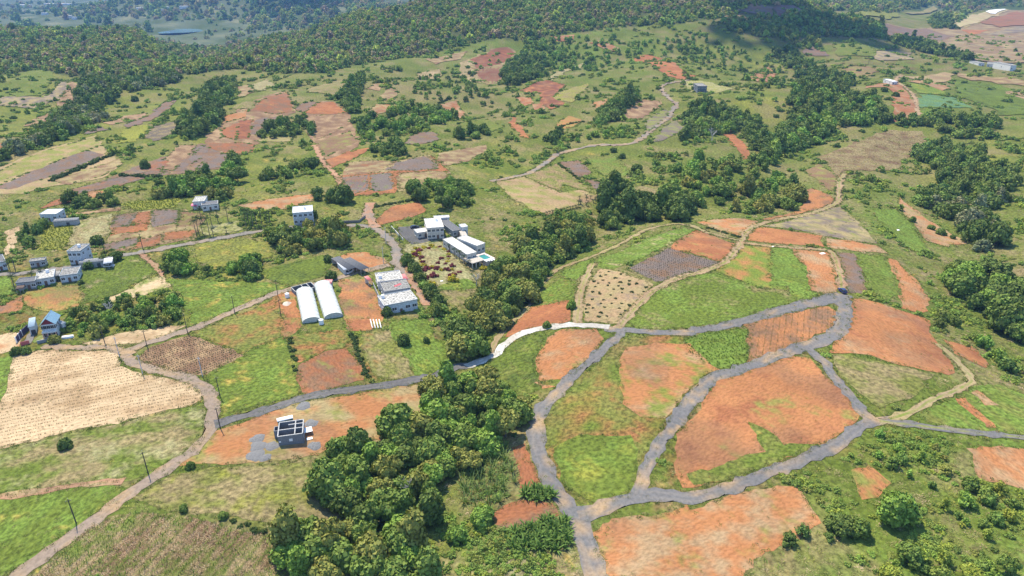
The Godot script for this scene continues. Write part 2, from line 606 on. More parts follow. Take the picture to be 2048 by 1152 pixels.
func strip(called: String, label: String, s: String, wide: float, style: Array, lift := 0.1, m: Material = null, edge := 0.35, wide_end := -1.0, centre := "") -> PackedVector2Array:
	var line := smooth_line(s)
	var verts := PackedVector3Array()
	var norms := PackedVector3Array()
	var cols := PackedColorArray()
	var uvs := PackedVector2Array()
	var idx := PackedInt32Array()
	var across := 8
	for i in line.size():
		var p := line[i]
		var d := (line[mini(i + 1, line.size() - 1)] - line[maxi(i - 1, 0)]).normalized()
		var sd := Vector2(-d.y, d.x)
		var w := wide if wide_end < 0.0 else lerpf(wide, wide_end, float(i) / line.size())
		var far := clampf(Vector3(p.x, -120, p.y).length() / 250.0, 1.0, 8.0)
		for j in across + 1:
			var t := float(j) / across * 2.0 - 1.0
			var q := p + sd * t * w / 2.0
			if j == 0 or j == across:
				q += sd * t * edge * far * (n_small.get_noise_2d(p.x * 2.0 + t * 40.0, p.y * 2.0) * 2.0)
			verts.append(Vector3(q.x, H(q.x, q.y) + lift * far + 0.012 * far * far, q.y))
			norms.append(up_at(q.x, q.y))
			var c := blend(style, q.x, q.y)
			if centre and absf(t) < 0.3:
				var g: Color = PAL[centre]
				c = c.lerp(Color(g.r * 1.2, g.g * 1.2, g.b * 1.2), clampf(0.45 + n_small.get_noise_2d(q.x * 2.0, q.y * 2.0), 0.0, 1.0))
			var rut := exp(-pow((absf(t) - 0.42) / 0.16, 2.0)) * clampf(0.35 + n_mid.get_noise_2d(q.x * 1.5, q.y * 1.5), 0.0, 0.6)   # dusty wheel tracks
			cols.append(c.lerp(Color(0.34, 0.29, 0.235), rut * 0.5))
			uvs.append(Vector2(t * w / 2.0, i * 2.0))
			covered[Vector2i(floori(q.x / 3.0), floori(q.y / 3.0))] = true
	for i in line.size() - 1:
		for j in across:
			var a := i * (across + 1) + j
			idx.append_array([a, a + across + 1, a + 1, a + 1, a + across + 1, a + across + 2])
	tag(top_mesh(called, arrays(verts, norms, cols, uvs, idx), m if m else mats.gravel), label, "road" if wide > 3.2 else "path", "", "structure")
	return line
# ---------------------------------------------------------------- fields: [name, label, style, outline, material, direction of the furrows as two pixels, crop]
var FIELDS := [
	["straw_field", "pale harvested straw field inside the bend of the tan lane", ["straw", "tan", 0.42, 1.6], "D 70 985 300 965 690 965 712 1050 830 1112 1080 1145 G 1100 20 1180 70 1190 120 1100 160 700 250 400 310 0 410 -60 420 -60 60 45 20", "soil", "G 0 300 900 110", "stubble"],
	["meadow", "green meadow streaked with dry grass below the straw field", ["green", "dry", 0.5, 1.3, "pale", 0.3], "G -60 430 400 320 700 260 1100 170 1195 140 1200 260 1170 370 1080 440 900 560 700 600 300 640 -60 690", "grass", "G 0 640 900 480", "tuft"],
	["pasture", "green pasture with yellow flowers beside the lower end of tan lane", ["green", "bright", 0.45, 1.2, "gold", 0.14], "G -80 710 400 640 620 610 740 650 600 760 400 900 200 1040 60 1130 0 1180 -90 1180", "grass", "G 100 1000 500 700", "tuft"],
	["maize_field", "withered maize field with diagonal rows beside the tan lane", ["brown", "dry", 0.5, 1.0, "green", 0.4], "G 150 1190 400 980 600 820 740 790 1000 790 1300 860 1600 940 1760 1060 1810 1190", "soil", "G 700 1100 1000 800", "maize"],
	["dry_slope", "dry grassy slope between the tan lane and the ravine wood", ["dry", "olive", 0.45, 1.0, "yellow", 0.22], "G 780 700 1000 560 1250 520 1500 510 1850 490 1900 600 2000 700 2047 900 1960 960 1700 870 1300 800 1000 780", "grass", "G 800 700 1500 600", "tuft"],
	["building_plot", "bare red building plot around the roofless block house", ["orange", "dry", 0.4, 1.6, "olive", 0.3], "G 1030 510 1150 400 1280 300 1500 220 1700 150 2047 90 H 480 30 560 60 480 200 400 300 260 360 100 340 0 360 G 1950 380 1860 440 1700 470 1400 500", "soil", "G 1200 400 1900 250", ""],
	["meadow", "green meadow with yellow weeds between two lanes", ["green", "bright", 0.3, 0.9, "gold", 0.2], "D 1200 1110 1400 1000 1660 880 1700 950 1735 1090 G 1750 90 1500 160 1290 230 1280 110 1230 30", "grass", "G 1280 100 1700 0", "tuft"],
	["pineapple_field", "brown pineapple field in long rows inside the lane fork", ["brown", "tan", 0.4, 1.0], "D 800 1010 850 965 1000 910 1100 880 1430 995 1200 1110 1050 1105 850 1060", "soil", "D 850 1030 1150 925", "pineapple"],
	["fallow_field", "fallow field of thin grass and red soil below the greenhouses", ["olive", "orange", 0.4, 1.4, "green", 0.3], "D 1120 870 1300 800 1500 720 1620 650 1660 780 1650 880 1430 990", "grass", "D 1150 870 1600 700", ""],
	["straw_field", "narrow straw field under the scrub above the tan lane", ["straw", "tan", 0.4, 1.2], "D 450 930 700 870 1000 820 1080 825 1000 870 800 930 580 940", "soil", "D 450 930 1000 840", ""],
	["straw_field", "strip of bare straw beside the blue roofed house", ["straw", "orange", 0.4, 1.2], "D -60 890 160 850 100 960 0 990 -60 1000", "soil", "D 0 960 150 880", ""],
	["crop_field", "bright green crop strip at the end of the straw field", ["bright", "green", 0.4, 1.0], "D -60 1020 0 1010 70 1000 60 1090 G 40 20 0 180 -60 200", "grass", "D 0 1100 70 1000", ""],
	["ploughed_field", "red and dark vegetable plot in strips beside the asphalt lane", ["red", "brown", 0.5, 0.8, "olive", 0.18], "D 1740 1060 1900 980 2020 960 E 40 960 130 1060 150 1140 H 0 40 G 1780 110 1740 0", "soil", "E 60 1150 0 960", ""],
	["grass_plot", "thin dry grass plot beside the bright green lawn plot", ["olive", "dry", 0.4, 0.8, "orange", 0.15], "E 110 870 310 840 440 1120 250 1140 180 1100", "grass", "E 200 1100 120 880", ""],
	["grass_plot", "bright green grass plot at the foot of the white house", ["bright", "green", 0.4, 0.8, "yellow", 0.2], "E 290 800 520 780 560 900 620 920 670 1060 440 1115 350 950 300 880", "grass", "E 500 1100 380 850", "tuft"],
	["vegetable_plot", "long red plot between the greenhouses and the white house", ["orange", "brown", 0.4, 0.9, "olive", 0.28], "E 0 560 180 550 240 700 265 800 180 850 50 860 20 760 0 700", "soil", "E 80 850 40 560", ""],
	["ploughed_field", "freshly raked red bed below the long red plot", ["red", "orange", 0.4, 1.0], "E 48 795 170 780 190 845 60 860", "soil", "E 60 840 190 820", "over"],
	["garden_lawn", "dry garden lawn with red and yellow shrubs beside the villa", ["pale", "dry", 0.35, 0.7, "bright", 0.2], "E 370 350 560 320 700 440 770 520 800 560 690 600 560 610 470 560 400 450", "grass", "E 400 400 700 560", ""],
	["dry_slope", "dry grass strip below the villa garden", ["dry", "olive", 0.5, 0.7], "E 570 620 800 600 740 700 640 720", "grass", "E 570 640 740 700", "tuft"],
	["parking_court", "dark asphalt parking court in front of the villa", ["asphalt", "gravel", 0.3, 0.7], "E 330 250 450 235 560 290 620 315 420 350 345 290", "gravel", "", ""],
	["building_plot", "bare orange earth terrace above the villa", ["orange", "red", 0.5, 1.0], "E 225 185 300 130 480 95 495 160 420 190 300 220 225 230", "soil", "E 230 210 480 150", ""],
	["fallow_field", "tan fallow field above the ravine wood", ["tan", "olive", 0.45, 1.0, "dry", 0.3], "B 920 1065 1080 1035 1290 1130 E 1400 30 1530 70 1400 130 1200 180 1090 130 980 60", "soil", "E 1000 20 1350 110", ""],
	["fallow_field", "pale green fallow field along the winding track", ["olive", "tan", 0.45, 0.8], "B 1080 1030 1270 960 1400 1050 1500 1152 E 1400 20 1300 0 B 1290 1125", "grass", "B 1100 1040 1400 1150", ""],
	["fallow_field", "yellowish fallow patch beside the wooded gully", ["dry", "olive", 0.4, 0.7, "gold", 0.14], "E 1640 40 1800 0 1900 20 1980 110 1800 110", "grass", "E 1640 40 1900 80", ""],
	["ploughed_field", "smooth red ploughed field above the white concrete drive", ["red", "orange", 0.35, 1.4], "E 960 890 1110 720 1350 675 1340 800 1190 830 1000 890", "soil", "E 980 880 1340 750", ""],
	["building_plot", "bare orange triangle between white drive and grey gravel road", ["orange", "tan", 0.3, 1.0, "olive", 0.1], "E 1140 1020 1200 900 1300 845 1480 840 1550 900 1480 1000 1330 1130 1150 1152 H 1260 50 1190 60", "soil", "E 1150 1100 1500 900", ""],
	["meadow", "dark green meadow with yellow weeds below the white drive", ["green", "dark", 0.4, 0.9, "olive", 0.3], "E 880 1030 960 960 1100 880 1200 850 1200 930 1140 1030 1150 1152 H 1180 60 1050 100 900 30 850 0", "grass", "E 900 1100 1150 900", "tuft"],
	["orchard_ground", "dry ground of the young orchard between two dirt tracks", ["dry", "tan", 0.5, 0.7, "grey", 0.2], "E 1430 800 1420 700 1450 580 1520 490 1640 510 1840 580 1700 720 1630 810", "soil", "E 1430 800 1840 580", ""],
	["crop_field", "bright green bean field with bald tan patches beside the gully track", ["bright", "green", 0.4, 0.8, "straw", 0.22], "E 1500 430 1640 390 1800 310 2047 240 F 30 240 120 265 0 330 E 2030 300 1930 350 1740 440 1600 495 1520 480", "grass", "E 1550 470 2047 270", ""],
	["pineapple_field", "grey green pineapple field in fine rows beside the orchard", ["grey", "brown", 0.35, 0.9], "E 1680 490 1930 365 2047 395 F 0 375 275 460 200 490 0 540 E 2047 530 1850 565", "soil", "E 1700 480 1900 530", "pineapple_grey"],
	["ploughed_field", "red field with a green stain above the grey pineapple field", ["red", "orange", 0.4, 1.0, "olive", 0.12], "F 0 330 130 265 360 345 340 400 270 450 130 410 0 375", "soil", "F 0 340 340 400", ""],
	["grass_plot", "small green plot beside the ravine wood", ["bright", "green", 0.5, 0.6], "E 1280 530 1400 450 1480 430 1470 470 1420 530 1380 560", "grass", "E 1290 540 1460 440", ""],
	["grass_plot", "patchy green plot above the red ploughed field", ["green", "bright", 0.4, 0.6, "orange", 0.15], "E 1160 640 1300 540 1380 570 1370 670 1200 710", "grass", "E 1160 690 1370 600", "tuft"],
	["meadow", "wide green meadow above the gravel road", ["green", "bright", 0.35, 1.6, "dry", 0.2], "E 1690 800 1750 720 1850 610 2047 545 F 0 550 240 510 430 580 470 620 700 640 880 640 700 700 300 810 0 840 E 1900 850 1750 840", "grass", "F 0 800 400 600", "tuft"],
	["crop_field", "green crop thinning into orange soil beside the dirt track", ["green", "orange", 0.42, 1.3], "F 240 505 410 360 560 365 570 590 670 605 660 620 450 590 430 575 340 540", "soil", "F 470 590 490 370", ""],
	["crop_field", "bright green crop strip between two orange strips", ["bright", "green", 0.35, 0.9, "yellow", 0.1], "F 560 365 700 370 730 440 770 480 790 560 800 620 870 635 740 680 680 640 670 600 570 590", "grass", "F 650 640 620 370", ""],
	["ploughed_field", "pinkish tilled strip beside the dirt track end", ["orange", "tan", 0.4, 1.0], "F 700 380 900 390 935 450 950 560 955 625 880 640 800 615 790 550 770 470 725 430", "soil", "F 880 620 830 390", ""],
	["ploughed_field", "grey brown tilled strip right behind the parked car", ["brown", "grey", 0.5, 0.8], "F 950 395 1060 405 1110 540 1130 640 1000 625 985 500", "soil", "F 1060 620 1000 400", ""],
	["crop_field", "green plot with two small orange patches", ["green", "bright", 0.35, 0.7, "olive", 0.3], "F 1060 405 1150 410 1240 420 1300 530 1325 640 1230 670 1130 600 1100 500", "grass", "F 1200 640 1120 410", ""],
	["ploughed_field", "orange tilled strip curving along the grassy rim", ["orange", "tan", 0.3, 1.2], "F 1240 425 1300 440 1440 580 1490 670 1490 740 1440 755 1330 720 1320 630 1300 530", "soil", "F 1420 740 1270 430", ""],
	["ploughed_field", "orange tilled band above the dirt cross track", ["orange", "red", 0.3, 1.0], "F 425 325 470 250 560 250 870 300 880 360 600 345", "soil", "F 430 300 870 330", ""],
	["ploughed_field", "tan tilled band ending at the grassy rim", ["tan", "orange", 0.5, 0.9], "F 890 315 1050 330 1200 360 1250 400 1100 390 900 365", "soil", "F 890 340 1240 395", ""],
	["fallow_field", "triangular grey fallow field with dry stubble", ["grey", "dry", 0.5, 0.8, "olive", 0.3], "F 510 240 700 200 950 125 1000 140 1100 250 1190 345 1050 325 880 300 700 260", "soil", "F 520 240 1150 330", ""],
	["ploughed_field", "red tilled band curving up along the upper dirt track", ["orange", "brown", 0.35, 0.9, "olive", 0.12], "F 470 210 700 160 745 120 740 50 800 20 900 60 950 90 880 130 600 200", "soil", "F 500 205 900 90", ""],
	["ploughed_field", "tan tilled plot at the fork of two dirt tracks", ["tan", "orange", 0.5, 0.8, "olive", 0.2], "F 130 220 250 200 400 195 500 215 430 290 380 300 250 260", "soil", "F 150 220 430 280", ""],
	["vegetable_field", "staked vegetable field in rows inside the gravel loop", ["orange", "brown", 0.45, 0.9], "F 400 820 560 770 800 720 900 710 950 740 965 790 900 860 750 920 600 990 430 1040 435 850", "soil", "F 560 1000 590 780", "stakes"],
	["crop_field", "vivid green leafy crop beside the staked vegetable field", ["bright", "green", 0.4, 0.5], "F 50 900 200 860 400 840 430 850 430 1040 330 1080 200 1060 100 980", "grass", "F 100 980 420 900", "leafy"],
	["ploughed_field", "large bare orange field sloping down to the grassy rim", ["orange", "red", 0.4, 2.0, "tan", 0.25], "F 1010 660 1150 680 1300 730 1450 770 1505 800 1500 860 1560 960 1650 1080 1600 1105 1300 1050 1100 990 920 980 960 880 1010 800 1025 720", "soil", "F 1010 700 1600 1050", ""],
	["fallow_field", "grey green fallow slope below the large orange field", ["dry", "olive", 0.5, 1.2, "green", 0.25], "F 925 985 1300 1050 1520 1110 1450 1152 I 1480 40 1350 120 1200 170 1080 80 990 10 F 950 1100", "grass", "F 950 1000 1450 1150", "tuft"],
	["building_plot", "bare orange plot enclosed by the gravel roads", ["orange", "red", 0.35, 1.6, "olive", 0.18], "F 250 1140 500 1060 700 1000 800 1020 880 1110 920 1152 I 1000 60 1090 210 1060 270 900 370 700 450 500 530 300 590 50 640 0 560 20 320 130 200 200 90", "soil", "I 150 500 900 100", ""],
	["grass_plot", "green weeds along the lower edge of enclosed orange plot", ["green", "olive", 0.5, 0.8, "gold", 0.1], "I 450 260 560 300 640 380 860 380 700 450 500 530 300 590 120 620 60 560 250 520 420 440 520 420", "grass", "I 60 600 860 390", "over_tuft"],
	["fallow_field", "weedy red plot between the two arms of gravel road", ["orange", "green", 0.55, 2.6, "olive", 0.4], "E 1650 900 1900 880 2047 900 F 150 880 50 920 100 1000 270 1085 190 1110 H 2020 90 1920 230 1840 360 1770 500 1700 650 1600 720 1450 700 1330 640 1260 540 1200 380 1190 230 1280 120 1400 40 E 1500 1050", "grass", "H 1250 500 1950 100", ""],
	["soil_patch", "bare orange earth at the upper corner of weedy red plot", ["orange", "tan", 0.3, 1.6, "green", 0.36], "E 1680 950 1850 925 2047 935 F 120 965 262 1085 185 1112 H 2005 95 1905 235 1780 225 1660 150 1640 60 E 1640 1010", "soil", "H 1650 120 2000 80", "over"],
	["meadow", "rounded yellow green meadow above the gravel junction", ["green", "yellow", 0.32, 1.6, "bright", 0.35], "H 1250 400 1400 330 1700 330 1740 450 1740 600 1680 690 1520 740 1420 690 1300 600", "grass", "H 1300 500 1700 450", "over_tuft"],
	["ploughed_field", "narrow brick red bed beside the cane thicket", ["red", "brown", 0.3, 0.9], "H 1010 400 1080 390 1130 500 1180 600 1060 650 1030 500", "soil", "H 1100 620 1050 400", ""],
	["ploughed_field", "oval brick red bed between two banana clumps", ["red", "brown", 0.4, 0.9], "H 890 800 960 740 1060 710 1240 725 1290 800 1200 820 1000 870 910 860", "soil", "H 900 830 1280 760", ""],
	["fallow_field", "orange field streaked with dry straw below the gravel road", ["orange", "tan", 0.45, 1.0, "olive", 0.16], "H 1480 900 1600 810 1900 790 2047 740 I 100 770 300 680 600 630 740 640 850 840 690 950 500 1030 380 1190 H 1560 1190 1500 1000", "soil", "I 0 1000 600 760", ""],
	["ploughed_field", "bare orange field beside the narrow grey lane", ["orange", "tan", 0.4, 1.2], "I 1705 400 1900 395 2110 410 2110 670 1960 620 1800 590", "soil", "I 1720 420 1900 600", ""],
	["soil_patch", "thin orange patch in the scrub below the gravel road", ["orange", "olive", 0.4, 0.8], "I 1030 530 1150 500 1260 600 1200 690 1100 700", "soil", "I 1050 530 1180 690", ""],
	["crop_field", "green plots above the narrow grey lane", ["bright", "olive", 0.4, 0.8, "green", 0.3], "I 1400 205 1560 150 1740 60 1900 30 2110 110 2110 335 1800 305 1560 280", "grass", "I 1500 150 1800 300", ""],
	["ploughed_field", "narrow orange strip across the green plots", ["orange", "red", 0.4, 0.8], "I 1640 115 1690 105 1890 292 1830 288", "soil", "I 1650 110 1880 290", "over"],
	["ploughed_field", "short orange bed beside the green plots", ["orange", "tan", 0.4, 0.8], "I 1725 75 1770 65 1890 150 1810 150", "soil", "I 1740 70 1850 150", "over"],
	["soil_patch", "red stony patch on the rim below the scrub", ["orange", "red", 0.4, 0.8, "grey", 0.15], "F 1590 905 1750 950 1840 1050 1800 1060 1650 990", "soil", "F 1590 910 1820 1050", ""],
	["crop_field", "bright green hollow beyond the grassy rim", ["bright", "green", 0.45, 0.9], "F 1150 135 1300 140 1370 210 1440 320 1500 400 1400 390 1250 270", "grass", "F 1150 140 1450 380", ""],
	["soil_patch", "orange slope with round bushes above the right gully", ["tan", "orange", 0.4, 0.8, "olive", 0.2], "F 1310 70 1380 120 1500 210 1650 300 1700 340 1600 360 1480 330 1400 220 1330 150", "soil", "F 1320 80 1650 330", ""],
	["crop_field", "yellow green plot beside the row of white houses", ["yellow", "olive", 0.4, 0.7], "D 250 240 440 220 410 330 370 380 230 380", "grass", "D 250 370 290 240", "leafy"],
	["fallow_field", "pale dry plot with a lone round tree", ["pale", "dry", 0.5, 0.7, "green", 0.2], "D 440 210 660 170 640 270 600 300 550 400 520 370 400 350", "grass", "D 440 350 480 200", ""],
	["terrace_ground", "brown terraced ground around the red plots below the forest", ["brown", "tan", 0.45, 1.0, "olive", 0.15], "A 1195 840 1280 720 1480 590 1680 530 1725 660 1640 690 1540 790 1490 850 1370 910 1250 880", "soil", "A 1200 840 1650 600", "under"],
	["terrace_ground", "brown terraced ground beside the red dirt track", ["brown", "tan", 0.4, 1.0, "olive", 0.15], "A 1765 665 1870 592 1960 595 2040 655 B 70 720 120 830 60 905 A 1900 935 1835 830", "soil", "A 1780 660 2040 800", "under"],
	["terrace_ground", "grey brown terraced ground above the palm lawn grove", ["brown", "grey", 0.45, 1.0, "dry", 0.2], "A 590 1065 860 950 1180 835 1350 895 1290 990 1060 1015 800 1040", "soil", "A 600 1060 1200 850", "under"],
	["terrace_ground", "dry terraced ground of the long slanting plots", ["dry", "tan", 0.5, 1.0, "olive", 0.3], "A -60 1130 -60 1010 250 880 560 790 620 900 720 950 600 1045 300 1090 100 1140", "soil", "A 0 1100 600 850", "under"],
	["terrace_ground", "reddish terraced ground around the two grey plots", ["brown", "dry", 0.5, 1.0, "red", 0.2], "B -10 1030 60 950 200 940 330 945 520 905 640 1000 650 1040 340 1125 30 1152", "soil", "B 0 1040 600 1000", "under"],
	["terrace_ground", "brown ground of the small plots beside the upper road", ["brown", "dry", 0.5, 0.8, "olive", 0.2], "D 590 395 640 300 650 240 680 172 890 148 1080 140 1195 170 1140 320 960 345 780 380", "soil", "D 600 390 1150 280", "under"],
	["terrace_ground", "brown slope around the maroon fields", ["brown", "dry", 0.5, 1.0, "olive", 0.3], "B 700 375 760 345 900 280 990 275 1030 310 975 365 945 400 945 485 860 495 800 470 730 460", "soil", "B 760 350 960 420", "under"],
	["terrace_ground", "pale and brown farmland of the far hill", ["brown", "dry", 0.5, 1.2, "grey", 0.3], "C 1225 138 1480 168 1660 130 1900 58 2090 60 2090 370 1740 355 1500 265 1320 235 1240 200", "soil", "C 1240 160 2000 200", "under"],
	["tilled_plot", "", ["grey", "brown", 0.4, 0.6], "D 680 175 800 165 770 240 650 245", "soil", "D 660 240 790 170", ""],
	["tilled_plot", "", ["red", "brown", 0.2, 0.6], "D 800 165 890 155 870 225 770 240", "soil", "D 780 240 800 165", ""],
	["tilled_plot", "", ["red", "orange", 0.4, 0.6], "D 650 250 870 225 850 270 640 295", "soil", "D 650 270 860 245", ""],
	["tilled_plot", "", ["grey", "brown", 0.3, 0.6], "D 890 150 1060 145 1040 220 880 250", "soil", "D 890 240 1040 160", ""],
	["tilled_plot", "", ["brown", "olive", 0.4, 0.6], "D 1060 150 1190 170 1160 220 1030 250", "soil", "D 1040 240 1150 180", ""],
	["tilled_plot", "", ["grey", "brown", 0.3, 0.6], "D 600 350 810 305 800 350 610 390", "soil", "D 610 380 800 330", ""],
	["tilled_plot", "", ["red", "brown", 0.4, 0.6], "D 810 320 960 290 930 350 780 375", "soil", "D 800 370 950 310", ""],
	["tilled_plot", "", ["red", "orange", 0.4, 0.6], "D 970 280 1125 262 1130 310 960 320", "soil", "D 970 310 1120 280", ""],
	["crop_field", "green field behind the row of houses crossed by a dirt path", ["green", "dark", 0.35, 1.2, "straw", 0.1], "D 470 500 700 430 800 410 880 470 920 510 700 630 490 700 480 600", "grass", "D 500 680 750 430", "tuft"],
	["straw_field", "pale straw strips above the scrub wood", ["straw", "green", 0.35, 0.8], "D 500 705 700 640 940 520 1000 590 800 660 650 690", "soil", "D 500 700 940 540", ""],
	["vegetable_plot", "red vegetable plot behind the blue roofed house", ["orange", "olive", 0.5, 0.9, "green", 0.15], "D 130 620 300 600 460 590 475 720 280 740 130 700", "soil", "D 280 740 290 600", ""],
	["vegetable_plot", "red plot with a grey stone ring behind the blue roofed house", ["orange", "grey", 0.3, 0.9], "D -40 730 120 650 125 700 130 740 -40 760", "soil", "D 0 740 120 660", ""],
	["crop_field", "vivid green plot beside the dark roofed house", ["bright", "green", 0.3, 0.9], "D -60 545 85 530 60 640 -60 670", "grass", "D 0 640 80 540", ""],
	["meadow", "yellow and orange meadow below the upper road", ["olive", "yellow", 0.4, 0.9, "gold", 0.2], "D 1140 340 1400 310 1600 340 1600 420 1250 500 1150 440", "grass", "D 1150 430 1580 360", "tuft"],
	["crop_field", "green field below the round bush grove", ["green", "dark", 0.3, 1.0], "D 1580 490 1900 410 1960 440 1900 530 1700 590 1560 550", "grass", "D 1580 550 1940 440", ""],
	["straw_field", "tan strip beside the last white house", ["straw", "tan", 0.4, 0.8], "D 30 270 120 240 90 380 30 420", "soil", "D 40 410 100 250", ""],
	["tilled_plot", "", ["red", "brown", 0.5, 0.7], "D 230 140 390 50 480 40 400 110 250 135", "soil", "D 240 135 440 50", ""],
	["tilled_plot", "", ["orange", "tan", 0.4, 0.7], "D 420 90 490 40 610 40 560 80", "soil", "D 430 85 580 50", ""],
	["tilled_plot", "", ["brown", "tan", 0.4, 0.7], "D 390 170 700 130 720 120 700 150 420 185", "soil", "D 400 175 700 135", ""],
	["tilled_plot", "", ["orange", "tan", 0.5, 0.7], "D 1380 120 1600 80 1830 55 1850 80 1700 140 1500 155", "soil", "D 1400 130 1820 70", ""],
	["crop_field", "yellow green crop beside the hillside bushes", ["yellow", "green", 0.3, 0.7], "D 700 110 900 85 1050 80 1030 130 800 150", "grass", "D 720 130 1030 90", "leafy"],
	["garden_lawn", "pale lawn lined with palms beside the upper road", ["pale", "olive", 0.5, 0.6], "D 1190 240 1380 215 1430 260 1300 290 1180 300", "grass", "D 1190 280 1400 230", ""],
	["tilled_slope", "", ["tan", "brown", 0.5, 0.8, "olive", 0.15], "A 120 755 340 590 420 480 540 520 500 590 430 620 340 690 250 720", "soil", "A 150 750 480 500", ""],
	["tilled_slope", "", ["red", "orange", 0.4, 0.8], "A 150 760 240 740 260 800 180 815", "soil", "A 160 800 250 750", ""],
	["tilled_slope", "", ["orange", "red", 0.4, 0.8], "A -40 840 130 840 120 870 -40 880", "soil", "A 0 860 120 850", ""],
	["tilled_slope", "", ["grey", "brown", 0.4, 0.8], "A -40 1100 200 1000 500 880 610 905 500 960 250 1050 60 1110", "soil", "A 0 1090 560 900", ""],
	["tilled_slope", "", ["olive", "tan", 0.4, 0.8], "A -40 1020 250 890 550 800 600 850 450 900 200 1000 0 1060", "soil", "A 0 1030 560 830", ""],
	["tilled_slope", "", ["green", "olive", 0.4, 0.7], "A 40 540 130 430 260 410 330 450 250 560 100 570", "grass", "A 60 550 280 430", ""],
	["tilled_slope", "", ["brown", "grey", 0.5, 0.8], "A 720 745 1010 565 1040 580 900 700 760 750", "soil", "A 740 745 1020 575", ""],
	["tilled_slope", "", ["yellow", "olive", 0.2, 0.8], "A 690 840 720 760 860 730 880 750 800 830", "grass", "A 700 830 860 740", ""],
	["tilled_slope", "", ["dry", "grey", 0.5, 0.8], "A 840 800 900 740 1080 690 1040 780 900 830", "grass", "A 860 800 1060 710", ""],
	["tilled_slope", "", ["orange", "tan", 0.4, 0.8], "A 1280 725 1310 680 1470 640 1430 690", "soil", "A 1290 720 1450 660", ""],
	["tilled_slope", "", ["brown", "red", 0.5, 0.8, "gold", 0.1], "A 1480 650 1520 590 1680 540 1720 650 1620 670", "soil", "A 1500 640 1690 590", ""],
	["tilled_slope", "", ["red", "brown", 0.3, 0.8], "A 1290 760 1400 720 1380 820 1300 800", "soil", "A 1300 800 1390 730", ""],
	["tilled_slope", "", ["maroon", "red", 0.5, 0.8], "A 1400 710 1480 700 1450 815 1380 815", "soil", "A 1390 815 1470 700", ""],
	["tilled_slope", "", ["grey", "brown", 0.5, 0.8], "A 1490 700 1640 680 1540 780 1460 790", "soil", "A 1470 790 1600 690", ""],
	["tilled_slope", "", ["red", "brown", 0.5, 0.8], "A 1200 840 1400 835 1490 845 1470 890 1370 910 1250 880", "soil", "A 1210 850 1480 870", ""],
	["tilled_slope", "", ["grey", "brown", 0.4, 0.8], "A 1010 1000 1180 850 1230 870 1070 1000", "soil", "A 1020 1000 1200 860", ""],
	["tilled_slope", "", ["red", "grey", 0.4, 0.8], "A 860 1000 870 960 980 940 940 1000", "soil", "A 870 1000 970 950", ""],
	["tilled_slope", "", ["grey", "brown", 0.4, 0.8], "A 1150 990 1220 910 1340 900 1290 980", "soil", "A 1160 990 1320 910", ""],
	["tilled_slope", "", ["red", "orange", 0.4, 0.8], "A 1780 660 1870 600 1960 600 2030 660 1900 670", "soil", "A 1790 650 2010 650", ""],
	["tilled_slope", "", ["brown", "tan", 0.4, 0.8], "A 1770 680 1900 675 2040 690 B 60 720 A 1850 820", "soil", "A 1780 700 2040 780", ""],
	["tilled_slope", "", ["brown", "olive", 0.35, 0.8], "A 1840 830 2047 770 B 110 830 0 880 A 1900 920", "soil", "A 1850 830 2040 800", ""],
	["tilled_slope", "", ["orange", "red", 0.5, 0.8], "A 1900 940 2040 890 B 180 865 100 920 0 960 A 1940 990", "soil", "A 1910 945 2040 900", ""],
	["tilled_slope", "", ["dry", "brown", 0.5, 0.8, "olive", 0.2], "A 300 1060 500 1000 700 930 720 960 600 1030 400 1080", "soil", "A 310 1060 700 950", ""],
	["tilled_slope", "", ["brown", "grey", 0.5, 0.8, "red", 0.2], "A 380 1120 640 1050 900 1000 980 1010 700 1090 450 1140", "soil", "A 400 1120 900 1010", ""],
	["tilled_slope", "", ["grey", "brown", 0.3, 0.8], "B 270 995 330 950 500 915 550 950 570 990 400 1000", "soil", "B 280 990 540 950", ""],
	["soil_bank", "red earth border around two grey plots", ["red", "orange", 0.4, 0.8], "B -10 1030 330 1000 560 995 580 940 520 910 600 960 620 1000 335 1012 335 1130 30 1148", "soil", "B 0 1040 330 1010", ""],
	["tilled_slope", "", ["grey", "green", 0.12, 0.6], "B 10 1040 160 1025 178 1118 42 1138", "soil", "B 20 1130 40 1050", "over"],
	["tilled_slope", "", ["grey", "green", 0.12, 0.6], "B 182 1022 298 1014 312 1108 192 1122", "soil", "B 200 1110 190 1030", "over"],
	["tilled_slope", "", ["dry", "brown", 0.5, 0.8, "green", 0.2], "B 340 1014 620 1003 640 1040 500 1080 342 1108", "soil", "B 330 1060 620 1020", ""],
	["tilled_slope", "", ["maroon", "red", 0.4, 1.0], "B 765 350 900 285 980 280 1020 310 970 360 870 390 800 400", "soil", "B 780 360 960 290", ""],
	["tilled_slope", "", ["maroon", "brown", 0.4, 1.0], "B 790 405 940 398 940 480 860 490 810 450", "soil", "B 800 420 930 440", ""],
	["tilled_slope", "", ["maroon", "orange", 0.35, 1.0], "B 1060 530 1150 480 1220 470 1320 500 1250 570 1320 600 1230 645 1180 600 1170 540 1100 540", "soil", "B 1080 530 1300 600", ""],
	["tilled_slope", "", ["red", "tan", 0.5, 1.0], "B 580 610 690 585 750 690 630 695", "soil", "B 600 620 720 690", ""],
	["tilled_slope", "", ["red", "orange", 0.4, 1.0], "B 990 710 1010 680 1080 760 1120 815 1060 800 1000 740", "soil", "B 1000 700 1100 800", ""],
	["tilled_slope", "", ["red", "orange", 0.4, 1.0], "B 1720 340 1800 320 1900 345 1990 400 2047 440 C 150 445 60 470 0 455 B 1850 405", "soil", "B 1740 340 2040 440", ""],
	["tilled_slope", "", ["red", "tan", 0.4, 1.0], "B 1240 215 1370 205 1380 235 1260 245", "soil", "B 1250 230 1370 220", ""],
